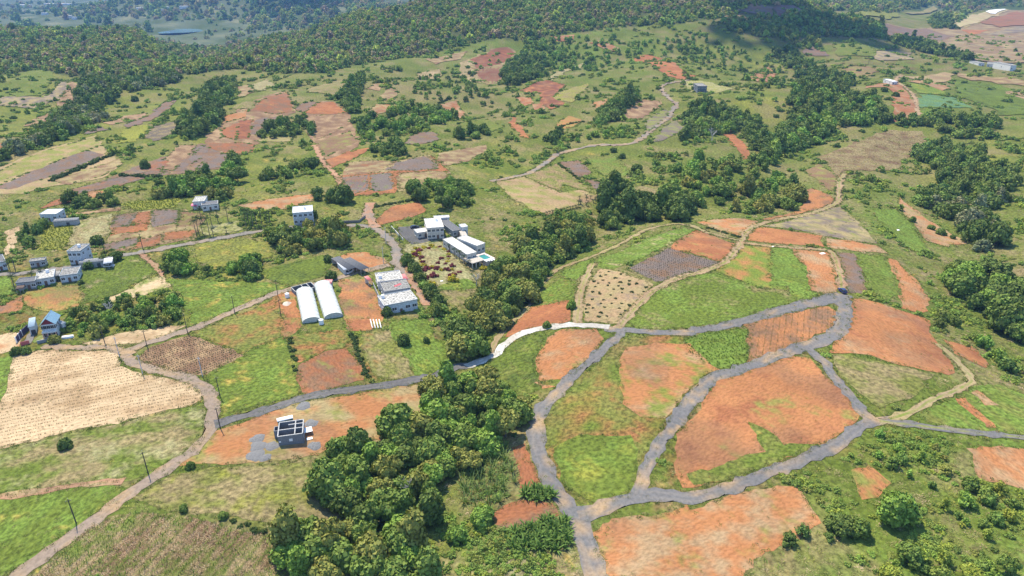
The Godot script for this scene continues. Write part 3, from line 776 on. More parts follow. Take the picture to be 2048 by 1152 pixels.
	["tilled_slope", "", ["red", "tan", 0.5, 1.0], "B 1470 250 1540 235 1650 290 1640 320 1560 290", "soil", "B 1480 250 1640 310", ""],
	["tilled_slope", "", ["brown", "tan", 0.5, 1.0], "B 1640 690 1740 580 1860 590 1880 610 1750 700", "soil", "B 1660 690 1860 600", ""],
	["tilled_slope", "", ["grey", "olive", 0.5, 0.8], "B 1790 700 1890 640 1930 650 1850 740 1780 790", "soil", "B 1800 700 1910 650", ""],
	["tilled_slope", "", ["grey", "olive", 0.4, 0.8], "B 1820 830 1960 700 2030 760 1900 820", "soil", "B 1840 820 2000 740", ""],
	["tilled_slope", "", ["brown", "grey", 0.5, 0.8], "B 1280 950 1400 940 1470 1010 1400 1040", "soil", "B 1290 950 1440 1020", ""],
	["tilled_slope", "", ["brown", "grey", 0.5, 0.8], "B 1420 1050 1500 1060 1600 1120 1540 1140", "soil", "B 1430 1055 1570 1130", ""],
	["tilled_slope", "", ["olive", "bright", 0.4, 0.8], "B 1440 930 1600 900 1700 1010 1600 1065 1480 980", "grass", "B 1460 940 1640 1050", ""],
	["tilled_slope", "", ["orange", "olive", 0.4, 0.8], "B 1280 710 1330 680 1420 700 1380 740 1260 765", "soil", "B 1290 720 1390 720", ""],
	["tilled_slope", "", ["brown", "grey", 0.5, 0.8, "olive", 0.2], "B 370 840 440 780 560 770 580 820 450 850", "soil", "B 380 830 560 790", ""],
	["tilled_slope", "", ["brown", "dry", 0.5, 0.8], "B 240 560 290 510 340 530 320 580 270 590", "soil", "B 250 560 320 540", ""],
	["tilled_slope", "", ["red", "dry", 0.5, 0.8], "B 170 650 220 610 300 615 280 650 200 690", "soil", "B 180 660 290 630", ""],
	["tilled_slope", "", ["grey", "brown", 0.5, 0.8], "C 390 60 470 25 580 45 570 100 450 80", "soil", "C 400 60 570 70", ""],
	["tilled_slope", "", ["grey", "maroon", 0.4, 0.8], "C 590 40 700 35 780 80 650 115 590 90", "soil", "C 600 60 760 80", ""],
	["tilled_slope", "", ["tan", "pale", 0.5, 0.8], "C 1640 130 1800 80 1900 60 1960 60 1800 130 1660 170", "soil", "C 1650 140 1940 65", ""],
	["tilled_slope", "", ["red", "brown", 0.5, 0.8], "C 1790 135 2000 70 2100 85 2100 150 1900 170", "soil", "C 1800 140 2040 100", ""],
	["tilled_slope", "", ["red", "orange", 0.5, 0.8], "C 1680 180 1830 180 1800 200 1750 210", "soil", "C 1690 185 1810 190", ""],
	["tilled_slope", "", ["grey", "brown", 0.5, 0.8], "C 1220 140 1300 160 1480 170 1650 220 1480 250 1320 230 1240 200", "soil", "C 1240 160 1620 220", ""],
	["tilled_slope", "", ["red", "brown", 0.5, 0.8], "C 1510 270 1680 230 1740 235 1680 265", "soil", "C 1520 270 1720 240", ""],
	["tilled_slope", "", ["tan", "pale", 0.5, 0.8], "C 1690 265 1750 235 1980 240 2100 260 1800 270", "soil", "C 1700 260 2040 255", ""],
	["tilled_slope", "", ["bright", "olive", 0.5, 0.8], "C 1550 285 1800 265 1820 290 1760 320 1600 300", "grass", "C 1560 290 1800 280", ""],
	["tilled_slope", "", ["dry", "grey", 0.5, 0.8], "C 1840 310 2090 260 2090 330", "soil", "C 1850 310 2040 290", ""],
	["tilled_slope", "", ["orange", "tan", 0.6, 0.8], "C 1740 350 1850 320 1990 340 1960 365", "soil", "C 1750 350 1970 345", ""],
	["tilled_slope", "", ["brown", "grey", 0.5, 0.8], "C 740 300 800 265 880 300 900 330 760 320", "soil", "C 750 300 880 310", ""],
	["tilled_slope", "", ["grey", "dry", 0.5, 0.8], "C 1150 340 1270 295 1380 310 1390 350 1200 355", "soil", "C 1160 340 1380 330", ""],
	["tilled_slope", "", ["brown", "olive", 0.4, 0.8], "C 970 420 1130 390 1250 400 1130 450 1000 455", "soil", "C 980 420 1230 410", ""],
	["ploughed_field", "red tilled hilltop with the small white hut", ["red", "tan", 0.4, 1.0], "C 1110 520 1200 490 1320 490 1400 590 1430 690 1290 720 1270 640 1300 560 1250 510", "soil", "C 1330 700 1280 500", ""],
	["crop_field", "blue green crop terrace beside the hilltop hut", ["teal", "bright", 0.4, 0.8], "C 1420 620 1430 550 1650 570 1740 630 1430 630", "grass", "C 1430 620 1700 620", ""],
	["crop_field", "deep green plot below the blue green terrace", ["green", "bright", 0.4, 0.8], "C 1440 640 1590 645 1610 690 1440 690", "grass", "C 1440 660 1600 670", ""],
	["crop_field", "bright yellow green crop above the blue green terrace", ["bright", "yellow", 0.4, 0.8], "C 1370 490 1480 500 1640 560 1430 545", "grass", "C 1380 495 1620 555", ""],
	["crop_field", "broad green field beyond the hilltop hut", ["green", "dark", 0.4, 1.0, "bright", 0.3], "C 1650 460 1900 500 2100 560 2100 670 1900 680 1800 610 1650 560", "grass", "C 1660 480 2040 600", ""],
	["tilled_slope", "", ["brown", "olive", 0.4, 0.8], "C 760 1000 850 960 970 1050 940 1120 850 1070", "soil", "C 780 1000 940 1080", ""],
	["tilled_slope", "", ["red", "orange", 0.4, 0.8], "C 260 720 320 740 400 830 450 910 420 940 340 850", "soil", "C 280 730 430 930", ""],
	["tilled_slope", "", ["red", "tan", 0.4, 0.8], "C 430 440 540 390 600 430 500 490", "soil", "C 450 440 580 420", ""],
	["tilled_slope", "", ["red", "tan", 0.4, 0.8], "C 1000 690 1060 670 1130 655 1140 670 1060 700 1010 720", "soil", "C 1010 700 1130 660", ""],
	["tilled_slope", "", ["tan", "brown", 0.4, 0.8], "A 1200 800 1280 740 1300 800 1270 830", "soil", "A 1200 800 1300 800", ""],
	["tilled_slope", "", ["brown", "grey", 0.4, 0.8], "A 1720 640 1780 600 1860 600 1780 660", "soil", "A 1720 640 1860 600", ""],
	["tilled_slope", "", ["dry", "olive", 0.4, 0.8], "A 1490 830 1560 800 1720 800 1700 830", "soil", "A 1490 830 1720 800", ""],
	["tilled_slope", "", ["olive", "dry", 0.5, 0.8], "A 1340 640 1420 600 1500 590 1480 640", "grass", "A 1340 640 1500 590", ""],
	["tilled_slope", "", ["brown", "dry", 0.5, 0.8], "A 1375 505 1460 500 1490 540 1400 580", "soil", "A 1375 505 1490 540", ""],
	["tilled_slope", "", ["pale", "dry", 0.5, 0.8], "A 1460 500 1560 465 1620 500 1500 540", "grass", "A 1460 500 1620 500", ""],
	["tilled_slope", "", ["dry", "olive", 0.4, 0.8], "A 1800 520 2000 470 2047 520 1960 560 1800 540", "grass", "A 1800 520 2047 520", ""],
	["tilled_slope", "", ["grey", "brown", 0.4, 0.8], "A 480 780 560 740 640 760 500 790", "soil", "A 480 780 640 760", ""],
	["tilled_slope", "", ["brown", "tan", 0.5, 0.8], "A 600 720 720 680 860 660 820 700 650 735", "soil", "A 600 720 860 660", ""],
	["tilled_slope", "", ["brown", "tan", 0.5, 0.8], "A 900 985 1040 850 1150 850 1010 1000", "soil", "A 900 985 1150 850", ""],
	["tilled_slope", "", ["dry", "grey", 0.5, 0.8], "A 0 570 250 570 400 470 400 560 200 640 0 620", "soil", "A 0 570 400 470", ""],
	["tilled_slope", "", ["dry", "straw", 0.4, 0.8], "B 700 370 790 340 770 400 830 490 720 470", "grass", "B 700 370 770 400", ""],
	["tilled_slope", "", ["brown", "dry", 0.5, 0.8], "B 500 350 640 320 740 300 700 350 560 380", "soil", "B 500 350 740 300", ""],
	["tilled_slope", "", ["dry", "straw", 0.4, 0.8], "B 450 430 590 400 600 440 500 470", "grass", "B 450 430 600 440", ""],
	["tilled_slope", "", ["tan", "brown", 0.5, 0.8], "B 150 520 230 490 270 480 220 530", "soil", "B 150 520 270 480", ""],
	["tilled_slope", "", ["dry", "pale", 0.5, 0.8], "B 1220 450 1330 400 1440 360 1430 390 1300 440 1230 480", "grass", "B 1220 450 1440 360", ""],
	["tilled_slope", "", ["yellow", "dry", 0.5, 0.8], "B 1250 570 1340 520 1450 490 1440 530 1350 600 1280 590", "grass", "B 1250 570 1450 490", ""],
	["tilled_slope", "", ["orange", "tan", 0.4, 0.8], "B 1480 600 1560 580 1550 630 1500 640", "soil", "B 1480 600 1550 630", ""],
	["tilled_slope", "", ["red", "tan", 0.4, 0.8], "B 1030 570 1120 570 1130 610 1070 620", "soil", "B 1030 570 1130 610", ""],
	["tilled_slope", "", ["red", "tan", 0.4, 0.8], "B 1120 610 1190 610 1200 640 1130 650", "soil", "B 1120 610 1200 640", ""],
	["tilled_slope", "", ["brown", "dry", 0.5, 0.8], "B 570 900 850 850 870 880 700 960 600 970", "soil", "B 570 900 870 880", ""],
	["tilled_slope", "", ["olive", "green", 0.5, 0.8], "B 700 720 850 700 960 740 850 790 700 760", "grass", "B 700 720 960 740", ""],
	["tilled_slope", "", ["olive", "green", 0.5, 0.8], "C 930 270 1250 270 1160 330 960 330", "grass", "C 930 270 1160 330", ""],
	["tilled_slope", "", ["olive", "brown", 0.4, 0.8], "C 1000 350 1150 350 1130 380 980 400", "grass", "C 1000 350 1130 380", ""],
	["tilled_slope", "", ["brown", "tan", 0.5, 0.8], "C 270 90 380 90 500 120 480 150 300 112", "soil", "C 270 90 500 120", ""],
	["tilled_slope", "", ["olive", "yellow", 0.4, 0.8], "C 1080 70 1300 75 1320 100 1100 100", "grass", "C 1080 70 1320 100", ""],
	["tilled_slope", "", ["dry", "olive", 0.4, 0.8], "C 1350 80 1520 40 1540 60 1400 90", "grass", "C 1350 80 1540 60", ""],
	["tilled_slope", "", ["yellow", "olive", 0.4, 0.8], "C 1480 120 1580 95 1570 140 1500 150", "grass", "C 1480 120 1570 140", ""],
	["tilled_slope", "", ["grey", "dry", 0.4, 0.8], "C 1780 210 2000 160 2090 160 2090 190 1900 210", "soil", "C 1780 210 2090 160", ""],
	["tilled_slope", "", ["tan", "dry", 0.5, 0.8], "C 1330 450 1600 425 1650 440 1400 465", "soil", "C 1330 450 1650 440", ""],
	["tilled_slope", "", ["brown", "dry", 0.5, 0.8], "C 1650 430 2090 480 2090 510 1900 490 1650 450", "soil", "C 1650 430 2090 510", ""],
	["tilled_slope", "", ["tan", "brown", 0.4, 0.8], "C 1930 540 2090 520 2090 600 2000 570", "soil", "C 1930 540 2090 600", ""],
	["tilled_slope", "", ["tan", "orange", 0.4, 0.8], "C 1380 480 1500 470 1620 520 1560 530", "soil", "C 1380 480 1620 520", ""],
	["tilled_slope", "", ["grey", "olive", 0.4, 0.8], "C 1830 320 2090 300 2090 340 1900 345", "soil", "C 1830 320 2090 340", ""],
	["tilled_slope", "", ["tan", "olive", 0.4, 0.8], "C 1660 145 1790 110 1830 125 1700 170", "soil", "C 1660 145 1830 125", ""],
	["meadow", "lush green scrub meadow with yellow flowers above the tan lane", ["green", "bright", 0.5, 1.0, "gold", 0.2], "D 960 550 1200 555 1560 570 1700 595 1600 632 1450 698 1300 762 1150 828 1090 822 1120 760 1080 720 1060 640", "grass", "D 1000 600 1500 580", "tuft"],
	["building_plot", "bare red yard beside the first greenhouse", ["orange", "red", 0.4, 1.2, "olive", 0.25], "D 1570 640 1730 605 1770 830 1740 860 1660 900 1655 780", "soil", "D 1600 640 1700 850", ""],
	["grass_plot", "weedy red plot below the greenhouses", ["olive", "orange", 0.5, 1.0, "green", 0.35], "D 1700 870 2040 850 E 45 870 30 950 D 1900 972 1740 1045 1690 950", "grass", "D 1700 900 2000 880", "tuft"],
	["garden_lawn", "green lawn below the garden shrubs of the villa", ["bright", "yellow", 0.3, 0.6], "E 560 600 640 570 760 545 810 600 700 620 600 615", "grass", "E 570 600 780 570", "over_tuft"],
	["building_plot", "red earth yard around the dark shade sheds", ["orange", "tan", 0.4, 0.8], "E -20 430 40 400 130 390 250 430 300 465 200 490 60 520 -20 500", "soil", "E 0 440 250 450", ""],
	["dry_hill", "dry straw coloured hilltop below the red tilled hilltop", ["dry", "brown", 0.42, 1.2, "olive", 0.15], "C 830 920 1000 860 1250 760 1450 770 1500 850 1380 900 1300 1000 1000 1000 960 1060 900 960", "grass", "C 850 920 1450 800", "tuft"],
	["garden_lawn", "pale lawn around the dark house on the hill", ["pale", "yellow", 0.4, 0.6], "C 60 480 130 470 350 520 250 545 100 540", "grass", "C 60 490 330 530", ""],
]

var ROADS := [
	["lane", "tan paved lane winding up from the bottom of the slope", "G 40 1210 110 1152 300 1000 500 860 700 715 850 605 1000 510 1120 430 1190 360 1230 290 1245 200 1235 120 1195 50 1120 5 D 1000 1105 880 1075 790 1045 740 1010 745 980 800 950 900 915 1000 880 1150 835 1300 770 1450 705 1600 640 1700 610 1850 580 1980 548 E 0 540 100 515 200 490 290 470", 3.8, ["lane", "tan", 0.3, 1.0], 0.10, -1.0, ""],
	["road", "grey village road past the villa and the row of houses", "E 380 560 350 500 325 450 335 400 320 360 280 310 230 270 150 240 0 235 D 1900 230 1700 250 1500 275 1300 310 1150 335 1000 365 800 400 700 415 560 450 440 480 300 495 100 520 -80 530", 4.0, ["greyroad", "lane", 0.4, 1.0], 0.13, -1.0, ""],
	["lane", "dark asphalt lane between red building plot and meadow", "G 1255 265 1400 225 1550 180 1700 135 1850 95 2047 65 H 200 45 400 10 E 480 1135 600 1100 680 1070 750 1050", 3.6, ["asphalt", "gravel", 0.35, 0.8], 0.13, -1.0, ""],
	["drive", "white concrete drive curving from ravine wood to gravel road", "E 735 1062 860 1015 920 985 960 940 1010 900 1080 865 1180 840 1300 825 1430 820 1575 835", 3.4, ["concrete", "white", 0.3, 0.8], 0.16, -1.0, ""],
	["gravel_road", "grey gravel road running down to the fork by banana clump", "E 1545 845 1625 850 1640 880 1570 930 1500 1000 1430 1060 1340 1140 H 1270 85 1190 160 1155 220 1150 300 1160 400 1190 500 1230 590 1290 680 1350 760 1400 850 1430 930 1460 1030 1520 1190", 3.4, ["gravel", "tan", 0.26, 0.9], 0.10, 5.2, ""],
	["gravel_road", "grey gravel road rising from the white drive to the car", "E 1620 848 1750 855 1900 865 2047 860 F 100 855 300 825 500 770 700 715 850 680 990 650", 3.6, ["gravel", "tan", 0.2, 0.9], 0.12, 6.5, ""],
	["gravel_road", "grey gravel loop between staked field and orange field", "F 985 640 1000 720 985 800 940 870 850 920 750 950 650 985 500 1040 350 1090 220 1135 I 150 70 80 150 30 230 0 280 H 2020 160 1940 280 1860 400 1810 490 1770 600 1740 690", 6.0, ["gravel", "tan", 0.28, 0.8], 0.145, 3.2, ""],
	["gravel_road", "grey gravel road along the foot of the orange plots", "H 1390 790 1500 770 1650 720 1800 680 1950 690 2047 700 I 200 680 400 610 550 550 700 495 850 430 950 385 1050 310 1150 250 1280 240", 4.6, ["gravel", "tan", 0.28, 0.8], 0.13, 3.4, ""],
	["gravel_road", "grey gravel branch between two large orange fields", "F 770 945 860 1020 920 1100 I 960 15 1040 110 1100 190 1160 255", 3.4, ["gravel", "tan", 0.26, 0.8], 0.165, -1.0, ""],
	["lane", "narrow grey lane below the green plots", "I 1200 245 1400 270 1600 295 1800 320 2110 350", 2.8, ["gravel", "dry", 0.3, 0.8], 0.155, 2.0, "olive"],
	["dirt_track", "dirt track with a grassy middle climbing along the meadow", "E 1625 840 1660 800 1720 730 1800 650 1880 590 1960 550 2047 525 F 100 525 220 490 300 450 350 400 390 340 420 280 480 240 600 205 750 180 880 140 950 105 965 60 968 -20 C 980 1040 1000 1020", 3.2, ["track", "tan", 0.4, 0.8], 0.12, -1.0, "olive"],
	["dirt_track", "dirt track between the orchard and the green plot", "E 1385 810 1395 700 1410 620 1440 540 1480 460", 3.0, ["track", "dry", 0.4, 0.8], 0.13, -1.0, "olive"],
	["dirt_track", "dirt track along the edge of the ravine wood", "E 870 995 900 930 960 850 1050 770 1120 690 1150 620 1200 560 1250 510 1330 470 1500 410 1650 340 1800 260 1950 230 2047 240 F 80 230 200 280 380 325", 2.4, ["track", "dry", 0.4, 0.8], 0.13, -1.0, "olive"],
	["dirt_track", "dirt cross track that ends at the parked car", "F 395 340 600 360 800 375 910 385 950 450 970 530 985 625", 3.0, ["track", "redtrack", 0.4, 0.8], 0.15, -1.0, "olive"],
	["dirt_track", "overgrown track along the rim towards the green plots", "I 1260 235 1400 190 1500 130 1620 80 1700 40 F 1740 1130 1640 1020 1540 930", 2.4, ["dry", "track", 0.4, 0.8], 0.14, -1.0, "green"],
	["dirt_track", "winding brown track climbing towards the dark hill house", "B 880 1062 1000 1040 1100 1015 1180 970 1240 930 1280 900 1400 870 1500 850 1620 850 1720 835 1800 780 1880 720 1940 660 1965 610 1930 580 1890 540 1880 510 1920 490 2047 470", 4.2, ["track", "greyroad", 0.5, 0.8], 0.12, -1.0, ""],
	["dirt_track", "red dirt track between grey plots and the terraces", "A 1840 850 1880 930 1940 1000 1990 1060 B 0 1100 30 1150", 3.4, ["redtrack", "tan", 0.3, 0.8], 0.13, -1.0, ""],
	["dirt_track", "red track leaving the village road beside the orange terrace", "E 180 105 165 150 170 190 215 250", 5.0, ["redtrack", "lane", 0.4, 0.8], 0.16, -1.0, ""],
	["dirt_track", "tan track along the hilltop field to the white hut", "C 1330 440 1300 470 1350 510 1400 560 1420 620 1432 690", 3.4, ["tan", "track", 0.4, 0.8], 0.16, -1.0, ""],
	["footpath", "reddish footpath across the streaked meadow", "G -60 695 200 660 400 630 550 610 720 605", 2.2, ["redtrack", "dry", 0.4, 0.8], 0.12, -1.0, ""],
	["footpath", "orange footpath crossing the green field behind the houses", "D 820 405 880 450 930 500 950 535", 2.4, ["redtrack", "tan", 0.4, 0.8], 0.13, -1.0, ""],
	["driveway", "brown driveway to the blue roofed house", "D 780 990 650 955 500 950 350 950 250 945", 3.2, ["lane", "tan", 0.4, 0.8], 0.14, -1.0, ""],
	["driveway", "orange driveway along the white house and clipped hedge", "E 330 455 380 500 430 570 480 650 510 705", 4.0, ["redtrack", "lane", 0.4, 0.6], 0.11, -1.0, ""],
]

func make_fields() -> void:
	for fi in FIELDS.size():
		var f: Array = FIELDS[fi]
		var dir := Vector2(1, 0)
		if f[5]:
			var q := land(f[5])
			dir = (q[1] - q[0]).normalized()
		var poly := land(f[3])
		var label: String = f[1]
		var group := ""
		if not label:
			group = "small plots between the houses and upper road" if f[0] == "tilled_plot" else "tilled slopes among the scrub below the forest"
			label = "small tilled plot between the white houses and the upper road" if f[0] == "tilled_plot" else "small tilled slope among the scrub below the forest"
		var over: bool = f[6].begins_with("over")
		sheet(f[0], label, "field" if not f[0] in ["parking_court", "garden_lawn"] else f[0].replace("_", " "), poly, f[2], mats[f[4]], 0.078 if over else (0.012 if f[6] == "under" else 0.026 + (fi % 25) * 0.002), dir, 0.6, group)
		if f[6] and f[6] != "under":
			crops.append([f[6], poly, dir, f[1]])

var crops := []

func make_roads() -> void:
	for r in ROADS:
		strip(r[0], r[1], r[2], r[3], r[4], r[5] * 0.5 + 0.045, null, 0.7, r[6], r[7])
# ---------------------------------------------------------------- buildings and other built things
func frame(s: String, h: float) -> Dictionary:   # roof corners in the photograph (front left, front right, back right) at height h above the land
	var p := pixels(s)
	var g := spot((p[0] + p[1] + p[2]) / 3.0, h)
	var y := H(g.x, g.z) + h
	var c := []
	for q in p:
		var r := ray(q)
		c.append(EYE + r * ((y - EYE.y) / r.y))
	var ab: Vector3 = c[1] - c[0]
	var w := ab.length()
	var x := ab / w
	var back := Vector3(x.z, 0, -x.x)
	var d: float = absf((c[2] - c[1]).dot(back))
	var mid: Vector3 = c[0] + ab / 2.0 + back * d / 2.0
	var low := 1e9
	for sx in [-0.5, 0.5]:
		for sz in [-0.5, 0.5]:
			var k: Vector3 = mid + x * w * sx + back * d * sz
			low = minf(low, H(k.x, k.z))
	return {"at": Vector3(mid.x, low, mid.z), "turn": atan2(-x.z, x.x), "w": w, "d": d, "h": y - low}

func window_at(o: Node, at: Vector3, w: float, h: float, turn: float, m_frame: Material) -> void:   # at = middle of the opening on the wall face; turn 0 faces front
	var f := box_at(o, "window", m_frame, at - Vector3(0, h / 2.0, 0), Vector3(w + 0.16, h + 0.16, 0.1), turn)
	box_at(f, "pane", plain("window_glass", Color(0.035, 0.045, 0.055), 0.15), Vector3(0, -h / 2.0, 0.03), Vector3(w, h, 0.1))
	box_at(f, "mullion", m_frame, Vector3(0, -h / 2.0, 0.045), Vector3(0.07, h, 0.1))
	box_at(f, "sill", m_frame, Vector3(0, -h / 2.0 - 0.17, 0.06), Vector3(w + 0.3, 0.08, 0.22))

func house(called: String, label: String, category: String, corners: String, h: float, wall: Material, roof: Material, opt := {}) -> Node3D:
	var f := frame(corners, h)
	var o := thing(called, label, category, f.at, f.turn, opt.get("group", ""))
	var w: float = f.w
	var d: float = f.d
	h = f.h
	box_at(o, "wall", wall, Vector3(0, -0.4, 0), Vector3(w - 0.3, h + 0.22, d - 0.3))
	box_at(o, "plinth", stained("plinth_grey", Color(0.3, 0.3, 0.3)), Vector3(0, -0.45, 0), Vector3(w - 0.18, 0.75, d - 0.18))
	var r := box_at(o, "roof", roof, Vector3(0, h - 0.19, 0), Vector3(w, 0.19, d))
	if opt.get("parapet", true):
		for sx in [-1.0, 1.0]:
			box_at(r, "parapet", wall, Vector3(sx * (w / 2.0 - 0.07), 0.096, 0), Vector3(0.14, 0.22, d))
			box_at(r, "parapet", wall, Vector3(0, 0.096, sx * (d / 2.0 - 0.07)), Vector3(w - 0.29, 0.22, 0.14))
	var floors: int = opt.get("floors", 1)
	var trim := plain("window_white", Color(0.7, 0.7, 0.68))
	for k in floors:
		var y := (h - 0.2) * (k + 0.55) / floors
		var n: int = opt.get("front", 3)
		var wide: float = opt.get("window", 1.3)
		for i in n:
			var x := w * ((i + 0.5) / n - 0.5)
			if k == 0 and i == n / 2 and opt.get("door", true):
				var dr := box_at(o, "door", plain("door_brown", Color(0.14, 0.08, 0.05)), Vector3(x, 0.1, d / 2.0 - 0.13), Vector3(1.0, 2.1, 0.08))
				box_at(dr, "handle", trim, Vector3(0.38, -0.05, 0.04), Vector3(0.06, 0.14, 0.06))
			else:
				window_at(o, Vector3(x, y, d / 2.0 - 0.13), wide, 1.15, 0.0, trim)
		for i in opt.get("side", 2):
			var z: float = d * ((i + 0.5) / opt.get("side", 2) - 0.5)
			window_at(o, Vector3(w / 2.0 - 0.13, y, z), 1.1, 1.1, PI / 2.0, trim)
			window_at(o, Vector3(-w / 2.0 + 0.13, y, z), 1.1, 1.1, -PI / 2.0, trim)
	if floors > 1:
		box_at(o, "ledge", wall, Vector3(0, h / 2.0 - 0.05, 0), Vector3(w - 0.1, 0.16, d - 0.1))
	if opt.has("tank"):
		water_tank(r, Vector3(opt.tank[0] * w, 0.1, opt.tank[1] * d), opt.get("tank_material", plain("tank_white", Color(0.75, 0.76, 0.76), 0.5)))
	return o

func water_tank(parent: Node, at: Vector3, m: Material) -> void:
	var c := CylinderMesh.new()
	c.top_radius = 0.62
	c.bottom_radius = 0.7
	c.height = 1.2
	c.radial_segments = 16
	var t := part("water_tank", c, m, parent, at + Vector3(0, 0.6, 0))
	var lid := CylinderMesh.new()
	lid.top_radius = 0.3
	lid.bottom_radius = 0.58
	lid.height = 0.22
	lid.radial_segments = 16
	part("lid", lid, m, t, Vector3(0, 0.71, 0))

func lean_roof(parent: Node, called: String, m: Material, w: float, d: float, y0: float, y1: float, at := Vector3.ZERO) -> MeshInstance3D:   # sheet roof rising to the back, with ribs
	var st := SurfaceTool.new()
	st.begin(Mesh.PRIMITIVE_TRIANGLES)
	var n := maxi(6, int(w / 0.5))
	for i in n:
		var x0 := -w / 2.0 + w * i / n
		var x1 := -w / 2.0 + w * (i + 1) / n
		var e0 := 0.05 if i % 2 else 0.0
		var e1 := 0.0 if i % 2 else 0.05
		var q := [Vector3(x0, y0 + e0, d / 2.0), Vector3(x0, y1 + e0, -d / 2.0), Vector3(x1, y1 + e1, -d / 2.0), Vector3(x1, y0 + e1, d / 2.0)]
		for p in [q[0], q[1], q[2], q[0], q[2], q[3]]:
			st.add_vertex(p)
		for p in [q[0], q[3], q[3] - Vector3(0, 0.12, 0), q[0], q[3] - Vector3(0, 0.12, 0), q[0] - Vector3(0, 0.12, 0)]:
			st.add_vertex(p)
		var dn := Vector3(0, 0.09, 0)
		for p in [q[0] - dn, q[2] - dn, q[1] - dn, q[0] - dn, q[3] - dn, q[2] - dn]:
			st.add_vertex(p)
	st.generate_normals()
	return part(called, st.commit(), m, parent, at)

func shed(called: String, label: String, category: String, corners: String, h: float, roof: Material, wall: Material, open := false, group := "") -> Node3D:
	var f := frame(corners, h)
	var o := thing(called, label, category, f.at, f.turn, group)
	h = f.h
	if open:
		for sx in [-1.0, 0.0, 1.0]:
			for sz in [-1.0, 1.0]:
				box_at(o, "post", wall, Vector3(sx * (f.w / 2.0 - 0.2), -0.3, sz * (f.d / 2.0 - 0.2)), Vector3(0.12, h + 0.2, 0.12))
		box_at(o, "back_wall", wall, Vector3(0, -0.3, -f.d / 2.0 + 0.35), Vector3(f.w - 0.6, h + 0.1, 0.1))
	else:
		box_at(o, "wall", wall, Vector3(0, -0.4, 0), Vector3(f.w - 0.4, h + 0.2, f.d - 0.4))
		box_at(o, "door", plain("door_dark", Color(0.05, 0.05, 0.055)), Vector3(f.w * 0.1, 0.0, f.d / 2.0 - 0.2), Vector3(1.4, 2.0, 0.08))
	lean_roof(o, "roof", roof, f.w, f.d, h - 0.08, h + 0.15)
	return o

func tunnel(label: String, back_l: String, back_r: String, front_l: String, front_r: String) -> void:
	var c := []
	for s in [back_l, back_r, front_l, front_r]:
		c.append(spot(pixels(s)[0], 1.0))
	var a: Vector3 = (c[0] + c[1]) / 2.0
	var b: Vector3 = (c[2] + c[3]) / 2.0
	var length := Vector2(b.x - a.x, b.z - a.z).length()
	var w: float = (c[0].distance_to(c[1]) + c[2].distance_to(c[3])) / 2.0
	var mid := (a + b) / 2.0
	var turn := atan2(b.x - a.x, b.z - a.z)
	var low := minf(H(a.x, a.z), H(b.x, b.z))
	var o := thing("greenhouse", label, "greenhouse", Vector3(mid.x, low, mid.z), turn, "")
	var film := stained("greenhouse_film", Color(0.63, 0.66, 0.62), 0.12, 0.7, 0.5)
	var dark := plain("greenhouse_frame", Color(0.45, 0.47, 0.46), 0.5)
	var profile := []
	for i in 15:
		var t := PI * i / 14.0
		profile.append(Vector2(-cos(t) * w / 2.0, 1.5 + sin(t) * 1.9))
	profile.push_front(Vector2(-w / 2.0, -0.6))
	profile.append(Vector2(w / 2.0, -0.6))
	var bays := 9
	for k in bays:
		var z0 := -length / 2.0 + length * k / bays + 0.03
		var z1 := -length / 2.0 + length * (k + 1) / bays - 0.03
		var st := SurfaceTool.new()
		st.begin(Mesh.PRIMITIVE_TRIANGLES)
		for i in profile.size() - 1:
			var p: Vector2 = profile[i]
			var q: Vector2 = profile[i + 1]
			var sag := 0.0
			for v in [Vector3(p.x, p.y - sag, z0), Vector3(p.x, p.y, z1), Vector3(q.x, q.y, z0), Vector3(q.x, q.y, z0), Vector3(p.x, p.y, z1), Vector3(q.x, q.y, z1)]:
				st.add_vertex(v)
		st.generate_normals()
		part("film_panel", st.commit(), film, o)
	for k in bays + 1:
		var z := -length / 2.0 + length * k / bays
		var st := SurfaceTool.new()
		st.begin(Mesh.PRIMITIVE_TRIANGLES)
		for i in profile.size() - 1:
			limb(st, Vector3(profile[i].x * 1.006, profile[i].y + 0.012, z), Vector3(profile[i + 1].x * 1.006, profile[i + 1].y + 0.012, z), 0.045, 0.045, 5)
		st.generate_normals()
		part("hoop", st.commit(), dark if k == bays else film, o)
	for e in [-1.0, 1.0]:
		var st := SurfaceTool.new()
		st.begin(Mesh.PRIMITIVE_TRIANGLES)
		for i in profile.size() - 1:
			for v in [Vector3(0, -0.6, e * (length / 2.0 - 0.15)), Vector3(profile[i].x * 0.98, profile[i].y * 0.985, e * (length / 2.0 - 0.15)), Vector3(profile[i + 1].x * 0.98, profile[i + 1].y * 0.985, e * (length / 2.0 - 0.15))]:
				st.add_vertex(v)
		st.generate_normals()
		var g := part("end_panel", st.commit(), film, o)
		for i in 7:
			box_at(g, "bar", dark, Vector3((i - 3.0) / 3.5 * w / 2.0, -0.3, e * (length / 2.0 - 0.1)), Vector3(0.06, 1.8 + 1.6 * sqrt(1.0 - pow((i - 3.0) / 3.6, 2.0)), 0.06))
		box_at(g, "bar", dark, Vector3(0, 1.45, e * (length / 2.0 - 0.06)), Vector3(w * 0.96, 0.06, 0.06))

